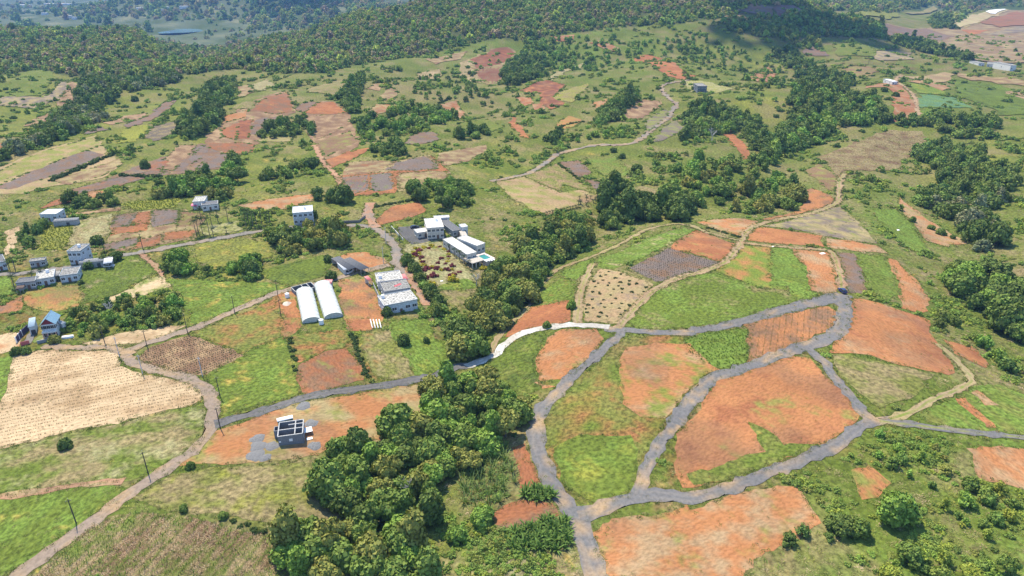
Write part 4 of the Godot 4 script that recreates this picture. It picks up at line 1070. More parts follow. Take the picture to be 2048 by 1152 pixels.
func pole(base: String, tall: float, m: Material, label: String, group := "") -> void:
	var at := spot(pixels(base)[0])
	var o := thing("utility_pole", label, "pole", at, rng.randf(), group)
	var c := CylinderMesh.new()
	c.bottom_radius = 0.15
	c.top_radius = 0.1
	c.height = tall + 0.5
	c.radial_segments = 10
	part("shaft", c, m, o, Vector3(0, tall / 2.0 - 0.25, 0))
	box_at(o, "crossarm", m, Vector3(0, tall - 0.5, 0), Vector3(1.1, 0.1, 0.1))
	for s in [-0.48, 0.0, 0.48]:
		var k := CylinderMesh.new()
		k.bottom_radius = 0.05
		k.top_radius = 0.035
		k.height = 0.16
		k.radial_segments = 8
		part("insulator", k, plain("insulator", Color(0.5, 0.48, 0.45), 0.4), o, Vector3(s, tall - 0.32 if s != 0.0 else tall + 0.3, 0))

func car(label: String, called: String, at: Vector3, turn: float, paint: Color, key: String, van := false) -> void:
	var o := thing(called, label, "van" if van else "car", at, turn)
	var m := plain(key, paint, 0.3)
	var glass := plain("car_glass", Color(0.02, 0.025, 0.03), 0.1)
	var l := 4.3
	var w := 1.75
	var side := [Vector2(-l / 2, 0.35), Vector2(-l / 2, 0.85), Vector2(-l / 2 + 0.25, 0.98), Vector2(l / 2 - 0.9, 0.95), Vector2(l / 2 - 0.1, 0.8), Vector2(l / 2, 0.6), Vector2(l / 2, 0.35)]
	var cabin := [Vector2(-l / 2 + 0.15, 0.95), Vector2(-l / 2 + (0.25 if van else 0.6), 1.75 if van else 1.45), Vector2(0.5 if van else 0.35, 1.75 if van else 1.45), Vector2(1.25 if van else 1.1, 0.96)]
	part("body", extrude(side, w), m, o)
	var cb := part("cabin", extrude(cabin, w - 0.22), glass, o)
	box_at(cb, "roof_panel", m, Vector3(-0.35, cabin[1].y - 0.02, 0), Vector3(1.5 if not van else 2.6, 0.06, w - 0.2))
	for sx in [-1.3, 1.35]:
		for sz in [-1.0, 1.0]:
			var c := CylinderMesh.new()
			c.top_radius = 0.33
			c.bottom_radius = 0.33
			c.height = 0.2
			c.radial_segments = 16
			var wh := part("wheel", c, plain("tyre", Color(0.02, 0.02, 0.02)), o, Vector3(sx, 0.33, sz * (w / 2.0 - 0.08)))
			wh.rotation.x = PI / 2.0
			var rim := CylinderMesh.new()
			rim.top_radius = 0.2
			rim.bottom_radius = 0.2
			rim.height = 0.22
			rim.radial_segments = 12
			part("rim", rim, plain("rim_metal", Color(0.5, 0.5, 0.5), 0.35, 0.8), wh)
	for sz in [-0.62, 0.62]:
		box_at(o, "headlight", plain("lamp_lens", Color(0.8, 0.8, 0.78), 0.15), Vector3(l / 2.0 - 0.01, 0.58, sz), Vector3(0.06, 0.14, 0.32))
		box_at(o, "tail_light", plain("lamp_red", Color(0.4, 0.02, 0.02), 0.2), Vector3(-l / 2.0 + 0.01, 0.66, sz), Vector3(0.06, 0.16, 0.28))

func extrude(side: Array, w: float) -> ArrayMesh:
	var st := SurfaceTool.new()
	st.begin(Mesh.PRIMITIVE_TRIANGLES)
	st.set_smooth_group(-1)
	for i in side.size():
		var p: Vector2 = side[i]
		var q: Vector2 = side[(i + 1) % side.size()]
		for v in [Vector3(p.x, p.y, -w / 2), Vector3(p.x, p.y, w / 2), Vector3(q.x, q.y, -w / 2), Vector3(q.x, q.y, -w / 2), Vector3(p.x, p.y, w / 2), Vector3(q.x, q.y, w / 2)]:
			st.add_vertex(v)
	for i in range(1, side.size() - 1):
		for e in [-w / 2, w / 2]:
			for k in ([0, i, i + 1] if e < 0 else [0, i + 1, i]):
				st.add_vertex(Vector3(side[k].x, side[k].y, e))
	st.generate_normals()
	return st.commit()

func heap(called: String, label: String, category: String, px: String, r: float, h: float, m: Material, group := "") -> void:
	var at := spot(pixels(px)[0])
	var st := SurfaceTool.new()
	st.begin(Mesh.PRIMITIVE_TRIANGLES)
	var prev := []
	for i in 7:
		var row := []
		for j in 20:
			var a := TAU * j / 20.0
			var rr := r * i / 6.0 * (1.0 + 0.3 * n_small.get_noise_2d(at.x * 3.0 + cos(a) * 3.0, at.z * 3.0 + sin(a) * 3.0))
			var y := h * pow(cos(PI / 2.0 * i / 6.0), 1.3) * (1.0 + 0.35 * n_small.get_noise_2d(at.x + cos(a) * rr * 4.0, at.z + sin(a) * rr * 4.0))
			var p := Vector3(cos(a) * rr, 0, sin(a) * rr)
			row.append(p + Vector3(0, H(at.x + p.x, at.z + p.z) - at.y + y + (-0.05 if i == 6 else 0.1), 0))
		if i > 0:
			for j in 20:
				var k := (j + 1) % 20
				for v in [prev[j], prev[k], row[j], prev[k], row[k], row[j]]:
					st.add_vertex(v)
		prev = row
	st.generate_normals()
	var o := top_mesh(called, st.commit(), m)
	o.position = at
	tag(o, label, category, group)

func wall_run(called: String, label: String, s: String, h: float, thick: float, m: Material, post: Material = null) -> void:
	var p := land(s)
	var at := Vector3(p[0].x, H(p[0].x, p[0].y), p[0].y)
	var o := thing(called, label, "wall", at)
	for i in p.size() - 1:
		var n := maxi(1, int(p[i].distance_to(p[i + 1]) / 2.6))
		for k in n:
			var a := p[i].lerp(p[i + 1], float(k) / n)
			var b := p[i].lerp(p[i + 1], float(k + 1) / n)
			var mid := (a + b) / 2.0
			var y := minf(H(a.x, a.y), H(b.x, b.y))
			box_at(o, "panel", m, Vector3(mid.x, y - 0.3, mid.y) - at, Vector3(a.distance_to(b) - 0.005, h + 0.3, thick), -atan2(b.y - a.y, b.x - a.x))
			if post:
				box_at(o, "post", post, Vector3(a.x, y - 0.3, a.y) - at, Vector3(thick + 0.12, h + 0.55, thick + 0.12), -atan2(b.y - a.y, b.x - a.x))

func make_buildings() -> void:
	var white := stained("white_plaster", Color(0.78, 0.77, 0.74), 0.2, 0.7)
	var blue := stained("pale_blue_plaster", Color(0.6, 0.66, 0.7), 0.2, 0.7)
	var cream := stained("cream_plaster", Color(0.68, 0.63, 0.54), 0.2, 0.7)
	var grey := stained("grey_plaster", Color(0.4, 0.41, 0.42), 0.2, 0.7)
	var white_roof := stained("white_roof", Color(0.82, 0.82, 0.81), 0.1, 0.75)
	var old_roof := stained("stained_white_roof", Color(0.72, 0.7, 0.66), 0.13)
	var grey_roof := stained("stained_grey_roof", Color(0.4, 0.39, 0.37), 0.13)
	var dark_roof := stained("dark_roof", Color(0.14, 0.145, 0.155), 0.16, 0.7)
	var red_sheet := plain("red_sheet", Color(0.55, 0.13, 0.13), 0.5)
	var blue_sheet := stained("blue_sheet", Color(0.22, 0.38, 0.5), 0.2, 0.7, 0.45)
	var beige := stained("beige_slab", Color(0.52, 0.47, 0.4), 0.2, 0.7)
	# --- villa compound
	house("villa", "two storey white villa beside the dark parking court", "house", "S 853.8 456.6 888 454 872.5 436", 6.0, cream, white_roof, {"floors": 2, "front": 4, "tank": [0.2, -0.2]})
	house("porch_block", "low white porch block in front of the villa", "building", "S 834.2 466.4 856.9 462.8 847.5 455.8", 3.0, cream, white_roof, {"front": 2, "side": 1})
	house("service_block", "dark flat roofed service block behind the villa", "building", "S 905.3 462.8 923.3 459.4 900.6 433.6", 3.2, grey, dark_roof, {"front": 2, "side": 3})
	house("garage", "long white garage roof at the back of the villa", "building", "S 868 436.7 899 435 896 430.5", 4.0, white, white_roof, {"front": 3, "side": 1})
	house("tank_house", "white cube house above the villa wing", "building", "S 923.3 455 936.2 453 933.7 446.9", 5.0, white, white_roof, {"front": 1, "side": 1, "door": false})
	house("covered_walk", "beige roofed covered walk between the villa wings", "building", "S 928.7 481.6 940.5 480.5 913.9 462.5", 3.3, beige, beige, {"front": 1, "side": 3, "parapet": false})
	house("bedroom_wing", "long white roofed wing above the garden terrace", "building", "S 933.4 509.4 953.8 504.4 914.7 471.9", 4.0, cream, white_roof, {"front": 2, "side": 6, "door": false})
	var sw := house("guest_wing", "white roofed guest wing with a blue tarpaulin beside the pool", "building", "S 953.8 492.2 970.9 486.3 942.8 466.4", 5.0, cream, white_roof, {"front": 2, "side": 4, "door": false})
	box_at(sw, "tarpaulin", plain("blue_tarp", Color(0.06, 0.2, 0.5), 0.5), Vector3(-1.2, 5.06, -5.0), Vector3(2.2, 0.12, 2.6), 0.3)
	var f := frame("S 944.4 526.9 969.4 519.5 963 506", 2.6)
	var o := thing("terrace", "beige paved terrace at the end of villa wing", "terrace", f.at, f.turn)
	box_at(o, "slab", beige, Vector3(0, f.h - 0.3, 0), Vector3(f.w, 0.3, f.d))
	for sx in [-0.45, -0.15, 0.15, 0.45]:
		for sz in [-0.45, 0.45]:
			box_at(o, "column", cream, Vector3(sx * f.w, -0.5, sz * f.d), Vector3(0.35, f.h + 0.2, 0.35))
	f = frame("S 972.5 521.9 990.9 516.4 978.8 502.3", 2.4)
	o = thing("swimming_pool", "small turquoise swimming pool on its raised deck", "swimming pool", f.at, f.turn)
	var deck := plain("pool_deck", Color(0.62, 0.5, 0.43))
	box_at(o, "deck", deck, Vector3(0, -0.5, 0), Vector3(f.w, f.h + 0.1, f.d))
	for e in [[Vector3(0, 0, f.d * 0.4), Vector3(f.w, 0.4, f.d * 0.2)], [Vector3(0, 0, -f.d * 0.42), Vector3(f.w, 0.4, f.d * 0.16)], [Vector3(f.w * 0.38, 0, 0), Vector3(f.w * 0.24, 0.39, f.d * 0.6)], [Vector3(-f.w * 0.46, 0, 0), Vector3(f.w * 0.08, 0.39, f.d * 0.6)]]:
		box_at(o, "coping", deck, e[0] + Vector3(0, f.h - 0.4 + 0.0, 0), e[1])
	box_at(o, "water", plain("pool_water", Color(0.04, 0.22, 0.2), 0.06), Vector3(-f.w * 0.08, f.h - 0.35, 0), Vector3(f.w * 0.68, 0.14, f.d * 0.64))
	for i in 4:
		var q := spot(pixels("S %f %f" % [972.5 + i * 5.2, 523.2 - i * 0.9])[0], 2.5)
		var lg := thing("sun_lounger", "white sun lounger at the edge of the pool deck", "sun lounger", q, f.turn + 0.2, "sun loungers beside the pool")
		box_at(lg, "seat", plain("lounger_white", Color(0.8, 0.8, 0.78)), Vector3(0, 0.25, 0), Vector3(0.65, 0.08, 1.3))
		var bk := box_at(lg, "backrest", plain("lounger_white", Color.WHITE), Vector3(0, 0.4, -0.9), Vector3(0.65, 0.08, 0.75))
		bk.rotation.x = 0.6
		for sx in [-0.26, 0.26]:
			for sz in [-0.5, 0.5]:
				box_at(lg, "leg", plain("lounger_white", Color.WHITE), Vector3(sx, -0.1, sz), Vector3(0.05, 0.35, 0.05))
	wall_run("garden_wall", "low white wall along the villa parking court", "E 300 250 345 300 370 325", 1.2, 0.2, white)
	wall_run("garden_wall", "grey boundary wall along the upper village road", "E -20 225 110 220 150 190", 1.4, 0.2, stained("old_wall", Color(0.45, 0.42, 0.38)))
	car("dark car parked on the villa court", "car", spot(pixels("E 437 252")[0]), 0.5, Color(0.02, 0.03, 0.06), "paint_navy")
	# --- white house with stained roofs
	house("house", "white front block of the stained roof house beside the hedge", "house", "S 767.8 612.2 835.3 598.8 818.6 580", 4.2, blue, old_roof, {"front": 5, "window": 1.7, "side": 2, "tank": [-0.38, -0.25]})
	var mb := house("house", "grey flat roofed middle block with a red roof panel", "house", "S 768.6 584 821.3 575.8 810 558", 4.9, grey, grey_roof, {"front": 0, "side": 2, "parapet": true})
	var pn := box_at(mb, "roof_panel", red_sheet, Vector3(1.0, 5.2, 0.5), Vector3(3.4, 0.08, 1.0), 0.45)
	pn.rotation.x = 0.5
	house("house", "white stained rear block of the house beside the hedge", "house", "S 755.3 564.4 806 558 792.8 541.4", 4.0, white, old_roof, {"front": 0, "side": 2, "tank": [-0.35, 0.1]})
	shed("canopy", "red sheet canopy on the drive side of the white house", "canopy", "S 803.8 560 816.6 557.8 810 548", 3.0, red_sheet, white, true)
	shed("canopy", "small red canopy on the plot side of the white house", "canopy", "S 736.3 560.6 744 558.6 740 550.8", 3.0, red_sheet, white, true)
	wall_run("boundary_wall", "grey wall between the red plot and the white house", "E 195 590 240 690 265 770", 1.6, 0.2, grey)
	# --- greenhouses and pens
	tunnel("first white plastic greenhouse tunnel with the grey pens behind it", "S 593.6 587.5", "S 624.8 581", "S 604.5 645", "S 641 636")
	tunnel("second white plastic greenhouse tunnel beside the red shed roof", "S 628.8 575", "S 662 567.5", "S 649 635", "S 685 628")
	f = frame("S 591.3 583.6 631 573.4 628 562.8", 2.0)
	o = thing("livestock_pen", "row of roofless grey block pens behind the greenhouses", "pen", f.at, f.turn)
	var block := stained("dark_block", Color(0.24, 0.25, 0.27), 0.4, 0.7)
	var beam := stained("concrete_beam", Color(0.5, 0.5, 0.49), 0.4, 0.7)
	box_at(o, "floor", block, Vector3(0, -0.3, 0), Vector3(f.w - 0.3, 0.4, f.d - 0.3))
	for sz in [-0.5, 0.5]:
		box_at(o, "wall", block, Vector3(0, -0.4, sz * f.d), Vector3(f.w, f.h + 0.3, 0.2))
		box_at(o, "ring_beam", beam, Vector3(0, f.h - 0.098, sz * f.d), Vector3(f.w + 0.05, 0.14, 0.26))
	for sx in [-0.5, -0.02, 0.26, 0.5]:
		box_at(o, "wall", block, Vector3(sx * f.w, -0.4, 0), Vector3(0.2, f.h + 0.3, f.d - 0.21))
		box_at(o, "ring_beam", beam, Vector3(sx * f.w, f.h - 0.098, 0), Vector3(0.26, 0.142, f.d - 0.27))
	shed("shed", "red roofed shed behind the second greenhouse", "shed", "S 644.4 568 662.3 567.5 657.2 559.4", 2.6, plain("crimson_sheet", Color(0.33, 0.05, 0.07), 0.5), grey)
	shed("shade_shed", "dark roofed shade shed nearest the white hut", "shed", "S 697 539 714 534 699 507", 2.8, dark_roof, plain("shed_post", Color(0.4, 0.38, 0.35)), true)
	shed("shade_shed", "dark roofed shade shed on the village road side", "shed", "S 721 540 738 534.5 720 509", 2.8, dark_roof, plain("shed_post", Color(0.4, 0.38, 0.35)), true)
	shed("shed", "white roofed hut beside the dark shade sheds", "shed", "S 687.3 539.4 699.4 536.7 683.8 523.4", 2.6, white_roof, white)
	car("white van parked below the shade sheds", "van", spot(pixels("S 699.5 545.5")[0]), 1.2, Color(0.75, 0.75, 0.75), "paint_white", true)
	car("silver car parked beside the row of white houses", "car", spot(pixels("D 640 480")[0]), 0.1, Color(0.5, 0.5, 0.52), "paint_silver")
	shed("lean_to", "rusty brown sheet lean to beside the dark roofed row house", "shed", "S 30 578 46 576 46 570", 2.4, stained("rusty_sheet", Color(0.3, 0.2, 0.15), 0.4), grey, true)
	shed("lean_to", "pale sheet lean to between two white row houses", "shed", "S 108 552 118 550.5 117 542", 2.6, stained("pale_sheet", Color(0.6, 0.58, 0.54), 0.4), grey, true)
	shed("lean_to", "white sheet lean to at the end of long grey shed", "shed", "S 206 527 224 524.5 222 516", 3.0, white_roof, grey, true)
	heap("sand_heap", "pale sand heap beside the first greenhouse", "heap", "S 574 608", 2.0, 0.8, plain("sand", Color(0.5, 0.42, 0.33)))
	water_barrel("white water tank standing beside the first greenhouse", spot(pixels("S 575 595")[0]))
	water_barrel("white water tank standing at the front of second greenhouse", spot(pixels("S 643 648")[0]))
	# --- roofless block house
	f = frame("S 555.2 873.2 605 866.4 604 839", 3.1)
	o = thing("roofless_house", "roofless dark grey block house on the red building plot", "house", f.at, f.turn)
	var w: float = f.w
	var d: float = f.d
	var h: float = f.h
	box_at(o, "floor", stained("floor_rubble", Color(0.3, 0.22, 0.18), 0.5), Vector3(0, -0.3, 0), Vector3(w - 0.3, 0.45, d - 0.3))
	for k in [[Vector3(0, 0, d / 2), w, 0], [Vector3(0, 0, -d / 2), w, 0], [Vector3(0, 0, d * 0.06), w - 0.21, 0], [Vector3(w * 0.19, 0, -d * 0.25), w * 0.6, 0]]:
		box_at(o, "wall", block, k[0] + Vector3(0, -0.4, 0), Vector3(k[1], h + 0.3, 0.2))
		box_at(o, "ring_beam", beam, k[0] + Vector3(0, h - 0.098, 0), Vector3(k[1] + 0.05, 0.14, 0.27))
	for k in [[Vector3(-w / 2, 0, 0), d - 0.21], [Vector3(w / 2, 0, 0), d - 0.21], [Vector3(w * 0.18, 0, 0), d - 0.42]]:
		box_at(o, "wall", block, k[0] + Vector3(0, -0.4, 0), Vector3(0.2, h + 0.29, k[1]))
		box_at(o, "ring_beam", beam, k[0] + Vector3(0, h - 0.098, 0), Vector3(0.27, 0.142, k[1] - 0.08))
	for k in [[Vector3(-w / 2 - 0.7, 0, 0), 1.2], [Vector3(-w / 2 - 0.7, 0, -d * 0.3), 1.2]]:
		box_at(o, "wall", block, k[0] + Vector3(0, -0.4, 0), Vector3(k[1], h + 0.1, 0.2))
	box_at(o, "wall", block, Vector3(-w / 2 - 1.2, -0.4, -d * 0.15), Vector3(0.2, h + 0.1, d * 0.3 - 0.21))
	for x in [-0.44, 0.0]:
		var s := 0.9 if x == 0.0 else 0.5
		box_at(o, "board", plain("white_board", Color(0.78, 0.78, 0.76)), Vector3(x * w, 1.3, d / 2 + 0.1), Vector3(s, s * 0.9, 0.06))
	heap("earth_heap", "red earth heap inside the roofless house", "heap", "S 570 850", 1.0, 1.2, plain("earth_red", Color(0.42, 0.2, 0.12)))
	heap("earth_heap", "small red earth heap in the back room of roofless house", "heap", "S 596 846", 0.8, 1.2, plain("earth_red", Color(0.42, 0.2, 0.12)))
	f = frame("S 554.5 842.5 585.5 835.5 584.5 829.5", 1.9)
	o = thing("storage_container", "dark green container with a rounded white top behind roofless house", "container", f.at, f.turn)
	box_at(o, "body", plain("container_green", Color(0.025, 0.12, 0.085), 0.5), Vector3(0, -0.2, 0), Vector3(f.w, f.h, f.d))
	var ca := []
	for i in 9:
		var t := PI * i / 8.0
		ca.append(Vector2(-cos(t) * (f.d / 2.0 + 0.05), f.h - 0.22 + sin(t) * 0.42))
	var top := part("cover", extrude(ca, f.w + 0.1), plain("cover_white", Color(0.8, 0.8, 0.79)), o)
	top.rotation.y = PI / 2.0
	o = thing("site_table", "white sheet table beside the roofless house", "table", spot(pixels("S 617 868")[0]), f.turn)
	box_at(o, "top", plain("cover_white", Color.WHITE), Vector3(0, 1.0, -0.6), Vector3(2.3, 0.08, 2.3))
	for sx in [-1.0, 1.0]:
		for sz in [-1.6, 0.4]:
			box_at(o, "leg", plain("shed_post", Color.WHITE), Vector3(sx, -0.2, sz), Vector3(0.1, 1.2, 0.1))
	o = thing("white_sheet", "crumpled white sheet lying beside the site table", "sheet", spot(pixels("S 619 878")[0]) + Vector3(0, 0.15, 0), 0.4)
	box_at(o, "cloth", plain("cover_white", Color.WHITE), Vector3(0, 0.0, 0), Vector3(1.6, 0.05, 1.0))
	var gr := stained("gravel_heap_grey", Color(0.3, 0.3, 0.31), 0.5, 0.3)
	for g in [["S 516 877", 1.9], ["S 516 892", 2.1], ["S 543 893", 1.9], ["S 623 847", 1.8], ["S 630 892", 1.7], ["S 512 911", 2.2], ["S 531 915", 1.5], ["S 608 813", 2.0]]:
		heap("gravel_heap", "low grey gravel heap on the red building plot", "heap", g[0], g[1] * 1.15, 0.3, gr, "gravel heaps around the roofless house")
	# --- blue roofed house
	f = frame("S 79 651.3 110 647.4 118.7 630.5", 5.4)
	o = thing("gabled_house", "gabled house with a blue sheet roof and maroon gable", "house", f.at, f.turn)
	w = f.w
	d = f.d
	h = f.h
	box_at(o, "wall", blue, Vector3(0, -0.5, 0), Vector3(w - 0.6, h + 0.45, d - 0.6))
	var pr := [Vector2(-w / 2 + 0.25, h - 0.06), Vector2(0, h + 2.1), Vector2(w / 2 - 0.25, h - 0.06)]
	part("gable", extrude(pr, d - 0.7), plain("maroon_board", Color(0.17, 0.025, 0.035)), o)
	for sgn in [-1.0, 1.0]:
		var sl := sqrt(pow(w / 2.0, 2.0) + 2.3 * 2.3) + 0.3
		var rp := box_at(o, "roof_plane", blue_sheet, Vector3(sgn * (w / 4.0 + 0.02), h + 1.08, 0), Vector3(sl, 0.1, d + 0.3))
		rp.rotation.z = -sgn * atan2(2.3, w / 2.0)
	box_at(o, "balcony", white, Vector3(0, 2.6, d / 2 + 0.3), Vector3(w - 0.4, 0.5, 1.2))
	for i in 4:
		window_at(o, Vector3((i - 1.5) * w / 4.2, 4.3, d / 2 - 0.28), 1.1, 1.2, 0.0, white)
		box_at(o, "column", plain("salmon", Color(0.55, 0.3, 0.25)), Vector3((i - 1.5) * w / 3.6, -0.4, d / 2 + 0.75), Vector3(0.25, 3.0, 0.25))
	for i in 3:
		window_at(o, Vector3(w / 2 - 0.28, 4.2, (i - 1) * d / 3.2), 1.1, 1.2, PI / 2, white)
		window_at(o, Vector3((i - 1) * w / 3.2, 1.3, d / 2 - 0.28), 1.2, 1.4, 0.0, white)
	shed("house_annex", "low annex with a pale blue roof beside the gabled house", "building", "S 55.2 654.5 68.8 651.8 81 632.7", 3.4, stained("pale_blue_sheet", Color(0.42, 0.54, 0.62), 0.2, 0.7), blue)
	shed("house_annex", "annex with a white and blue streaked roof on the scrub side", "building", "S 123.2 647.9 132 644 135.3 626.2", 3.6, stained("streaked_sheet", Color(0.6, 0.68, 0.74), 0.35), blue)
	wall_run("boundary_wall", "dark purple wall with white posts beside the gabled house", "S 34 686 45 672 58 660", 2.2, 0.2, plain("purple_wall", Color(0.07, 0.055, 0.11)), plain("post_white", Color(0.75, 0.75, 0.73)))
	wall_run("gate", "red metal gate of the gabled house", "S 42 692 60 688", 1.5, 0.1, red_sheet)
	wall_run("boundary_wall", "grey stone wall in front of the gabled house", "S 75 688 100 682 106 676", 1.2, 0.25, grey)
	sheet("garden_lawn", "small green lawn in front of the gabled house", "garden lawn", land("S 64 683 80 672 105 668 106 676 84 684 68 686"), ["bright", "pale", 0.4, 0.5], mats.grass, 0.16, Vector2(1, 0), 0.2)
	sheet("yard", "paved drive inside the purple wall of gabled house", "yard", land("S 45 688 62 664 74 660 66 680 58 690"), ["greyroad", "gravel", 0.4, 0.5], mats.gravel, 0.15, Vector2(1, 0), 0.2)
	box_thing("white_cover", "long white cover lying among trees beside the gabled house", "cover", spot(pixels("S 136 676")[0]), 0.3, Vector3(3.6, 0.9, 1.0), plain("cover_white", Color.WHITE))
	# --- row of houses on the village road
	house("house", "dark roofed low house at the end of the row", "house", "S 30.5 566.5 69.5 562.5 66.4 553.8", 3.5, grey, dark_roof, {"front": 4})
	house("house", "white house with a stained white roof in the row", "house", "S 70.3 560 107.8 553.8 107.8 538", 3.4, blue, old_roof, {"front": 3, "tank": [0.1, -0.2]})
	house("house", "white house with a dark stained roof in the row", "house", "S 118 552.2 154.7 547.5 154 533.4", 3.4, blue, grey_roof, {"front": 3})
	shed("long_shed", "long grey roofed shed beside the village road", "shed", "S 156 527 221.9 520.2 218.8 514", 2.8, stained("grey_sheet", Color(0.45, 0.46, 0.47), 0.2), grey)
	house("house", "two storey pale blue house with a grey flat roof", "house", "S 132.8 503 160 502.5 169.5 488.4", 6.5, blue, grey_roof, {"floors": 2, "front": 3, "tank": [0.0, -0.1]})
	house("house", "small grey house behind the row of palms", "house", "S 57.8 524 89.8 520 88.3 514.7", 3.0, grey, grey_roof, {"front": 3})
	house("house", "pale house at the far end of the village road", "house", "S -14 528 11.7 522.5 7.8 508.4", 4.0, blue, dark_roof, {"front": 3})
	house("house", "white house with a flat roof above the yellow green plot", "house", "S 78 428.8 112.8 428 124.8 417.9", 4.2, blue, white_roof, {"front": 3, "side": 2})
	shed("long_shed", "grey roofed shed below the flat roofed white house", "shed", "S 104 443.5 153.8 440 159 435", 2.8, stained("grey_sheet", Color.WHITE), grey)
	house("house", "grey and white roofed house with a pink canopy", "house", "S 384.5 404 408.5 402.5 411.9 392.2", 4.5, white, old_roof, {"front": 3})
	shed("canopy", "bright pink canopy in front of the grey and white house", "canopy", "S 381 412 394 411 395 407", 2.6, plain("pink_sheet", Color(0.6, 0.1, 0.2), 0.6), white, true)
	house("house", "dark roofed house beside the pink canopy house", "house", "S 403 411 435.8 407.6 437.5 400.8", 3.5, white, dark_roof, {"front": 3})
	house("house", "two storey white and blue house above the palm lawn", "house", "S 584.5 426.4 625.5 423 628.9 410.3", 6.5, blue, white_roof, {"floors": 2, "front": 4, "tank": [0.1, 0.0]})
	house("hill_house", "dark two storey house on the hill lawn", "house", "S 1395.9 172.6 1414.6 172.6 1418 166.5", 6.0, plain("slate_plaster", Color(0.1, 0.12, 0.14)), grey_roof, {"floors": 2, "front": 3})
	house("hut", "small white hut on the red hilltop field", "hut", "S 1784.8 163.4 1795.8 163.4 1796.4 157.9", 3.2, white, white_roof, {"front": 2})
	car("dark red pick up beside the white hut", "pickup", spot(pixels("S 1794 167")[0]), 0.2, Color(0.16, 0.03, 0.03), "paint_maroon")
	for k in [["S 1958 126 1970 126 1971 122", 4.0], ["S 1974 128 1990 129 1991 125", 4.0], ["S 1992 130 2006 131 2007 127", 4.5], ["S 2008 131 2022 132 2024 128", 5.0], ["S 2022 131 2034 131 2035 124", 7.0]]:
		house("village_house", "small white house in the distant hamlet beside the tan field", "house", k[0], k[1], white, grey_roof, {"front": 2, "side": 1, "group": "houses of the distant hamlet"})
	for k in [["S 47 13", 60.0], ["S 52 13", 50.0], ["S 105 10.5", 70.0], ["S 125 10", 60.0], ["S 141 10.5", 30.0], ["S 145 36", 22.0], ["S 150 39", 18.0], ["S 323 22.5", 22.0], ["S 331 18", 26.0], ["S 368 17", 30.0], ["S 240 26", 20.0], ["S 90 30", 22.0], ["S 190 11", 80.0], ["S 280 20", 24.0]]:
		var at := spot(pixels(k[0])[0])
		var b := thing("plain_building", "pale distant building on the hazy plain", "building", at, rng.randf_range(-0.3, 0.3), "distant buildings on the plain")
		box_at(b, "wall", white, Vector3(0, -2, 0), Vector3(k[1], 10, k[1] * 0.5))
		box_at(b, "roof", white_roof, Vector3(0, 8.02, 0), Vector3(k[1] * 1.04, 1.0, k[1] * 0.54))
	# --- car, poles, small things
	var road_end := land("F 985 618 985 660")
	car("dark blue car parked where the gravel road ends", "car", spot(pixels("F 984 628")[0]) + Vector3(0, 0.15, 0), PI / 2.0 + 0.1, Color(0.015, 0.03, 0.1), "paint_blue")
	var tarred := plain("tarred_wood", Color(0.05, 0.045, 0.04))
	var cement := plain("cement_pole", Color(0.42, 0.42, 0.42))
	for p in [["G 445 840", 7.0, "dark wooden pole in the pasture beside tan lane"], ["G 868 555", 7.0, "dark wooden pole in the streaked meadow beside tan lane"], ["G 1288 105", 7.0, "dark wooden pole in the meadow between two lanes"], ["G 1290 290", 7.0, "dark wooden pole where asphalt lane leaves the tan lane"], ["D 1098 865", 7.5, "dark wooden pole above the pineapple field"], ["D 1375 755", 7.5, "dark wooden pole beside the fallow field"], ["D 1627 655", 7.5, "dark wooden pole where the lane reaches the greenhouses"], ["D 1645 770", 7.0, "dark wooden pole beside the sand heap"], ["D 615 930", 7.0, "dark wooden pole at the narrow straw field"], ["D 862 950", 6.5, "dark wooden pole at the lane fork"], ["D 618 415", 8.0, "dark pole beside the lone flat crowned tree"], ["D 837 378", 8.0, "dark pole beside the small tilled plots"]]:
		pole(p[0], p[1], tarred, p[2])
	for p in [["D 700 1005", 7.5, "grey concrete pole at the corner of straw field"], ["D 835 1105", 7.0, "grey concrete pole on the bend of tan lane"], ["D 1185 1120", 7.0, "grey concrete pole below the pineapple field"], ["E 270 345", 8.5, "grey concrete pole at the villa entrance"], ["E 255 462", 8.0, "grey concrete pole beside the rear block of white house"]]:
		pole(p[0], p[1], cement, p[2])
	for s in [["F 868 402", 2.4, "white sheet on the pinkish tilled strip"], ["F 1308 265", 2.0, "white sheet in the bright green hollow"], ["F 578 362", 1.2, "white sack beside the dirt cross track"], ["E 595 563", 1.2, "white stone slab on the villa lawn"], ["E 462 410", 1.0, "white garden bench slab beside red shrubs"], ["A 1030 575", 6.0, "white roof sheet at the top of the terrace plot"], ["C 1870 75", 0.0, ""]]:
		if s[1] > 0.0:
			box_thing("white_sheet", s[2], "sheet", spot(pixels(s[0])[0]) + Vector3(0, 0.1, 0), 0.4, Vector3(s[1], 0.12, s[1] * 0.6), plain("cover_white", Color.WHITE))
	sheet("shade_cloth", "white crop cover spread on the distant field", "field", land("C 1820 75 1850 68 1950 58 1900 75 1880 90 1850 88"), ["white", "white", 0.4, 1.0], mats.gravel, 0.2, Vector2(1, 0), 0.1)
	for i in 4:
		var a := spot(pixels("E %d 790" % (178 + i * 17))[0])
		var b2 := spot(pixels("E %d 838" % (190 + i * 17))[0])
		var mid := (a + b2) / 2.0
		box_thing("crop_cover", "narrow white crop cover strip beside the raked red bed", "cover", mid + Vector3(0, 0.1, 0), atan2(b2.x - a.x, b2.z - a.z), Vector3(0.28, 0.3, a.distance_to(b2)), plain("cover_white", Color.WHITE), "white crop cover strips")

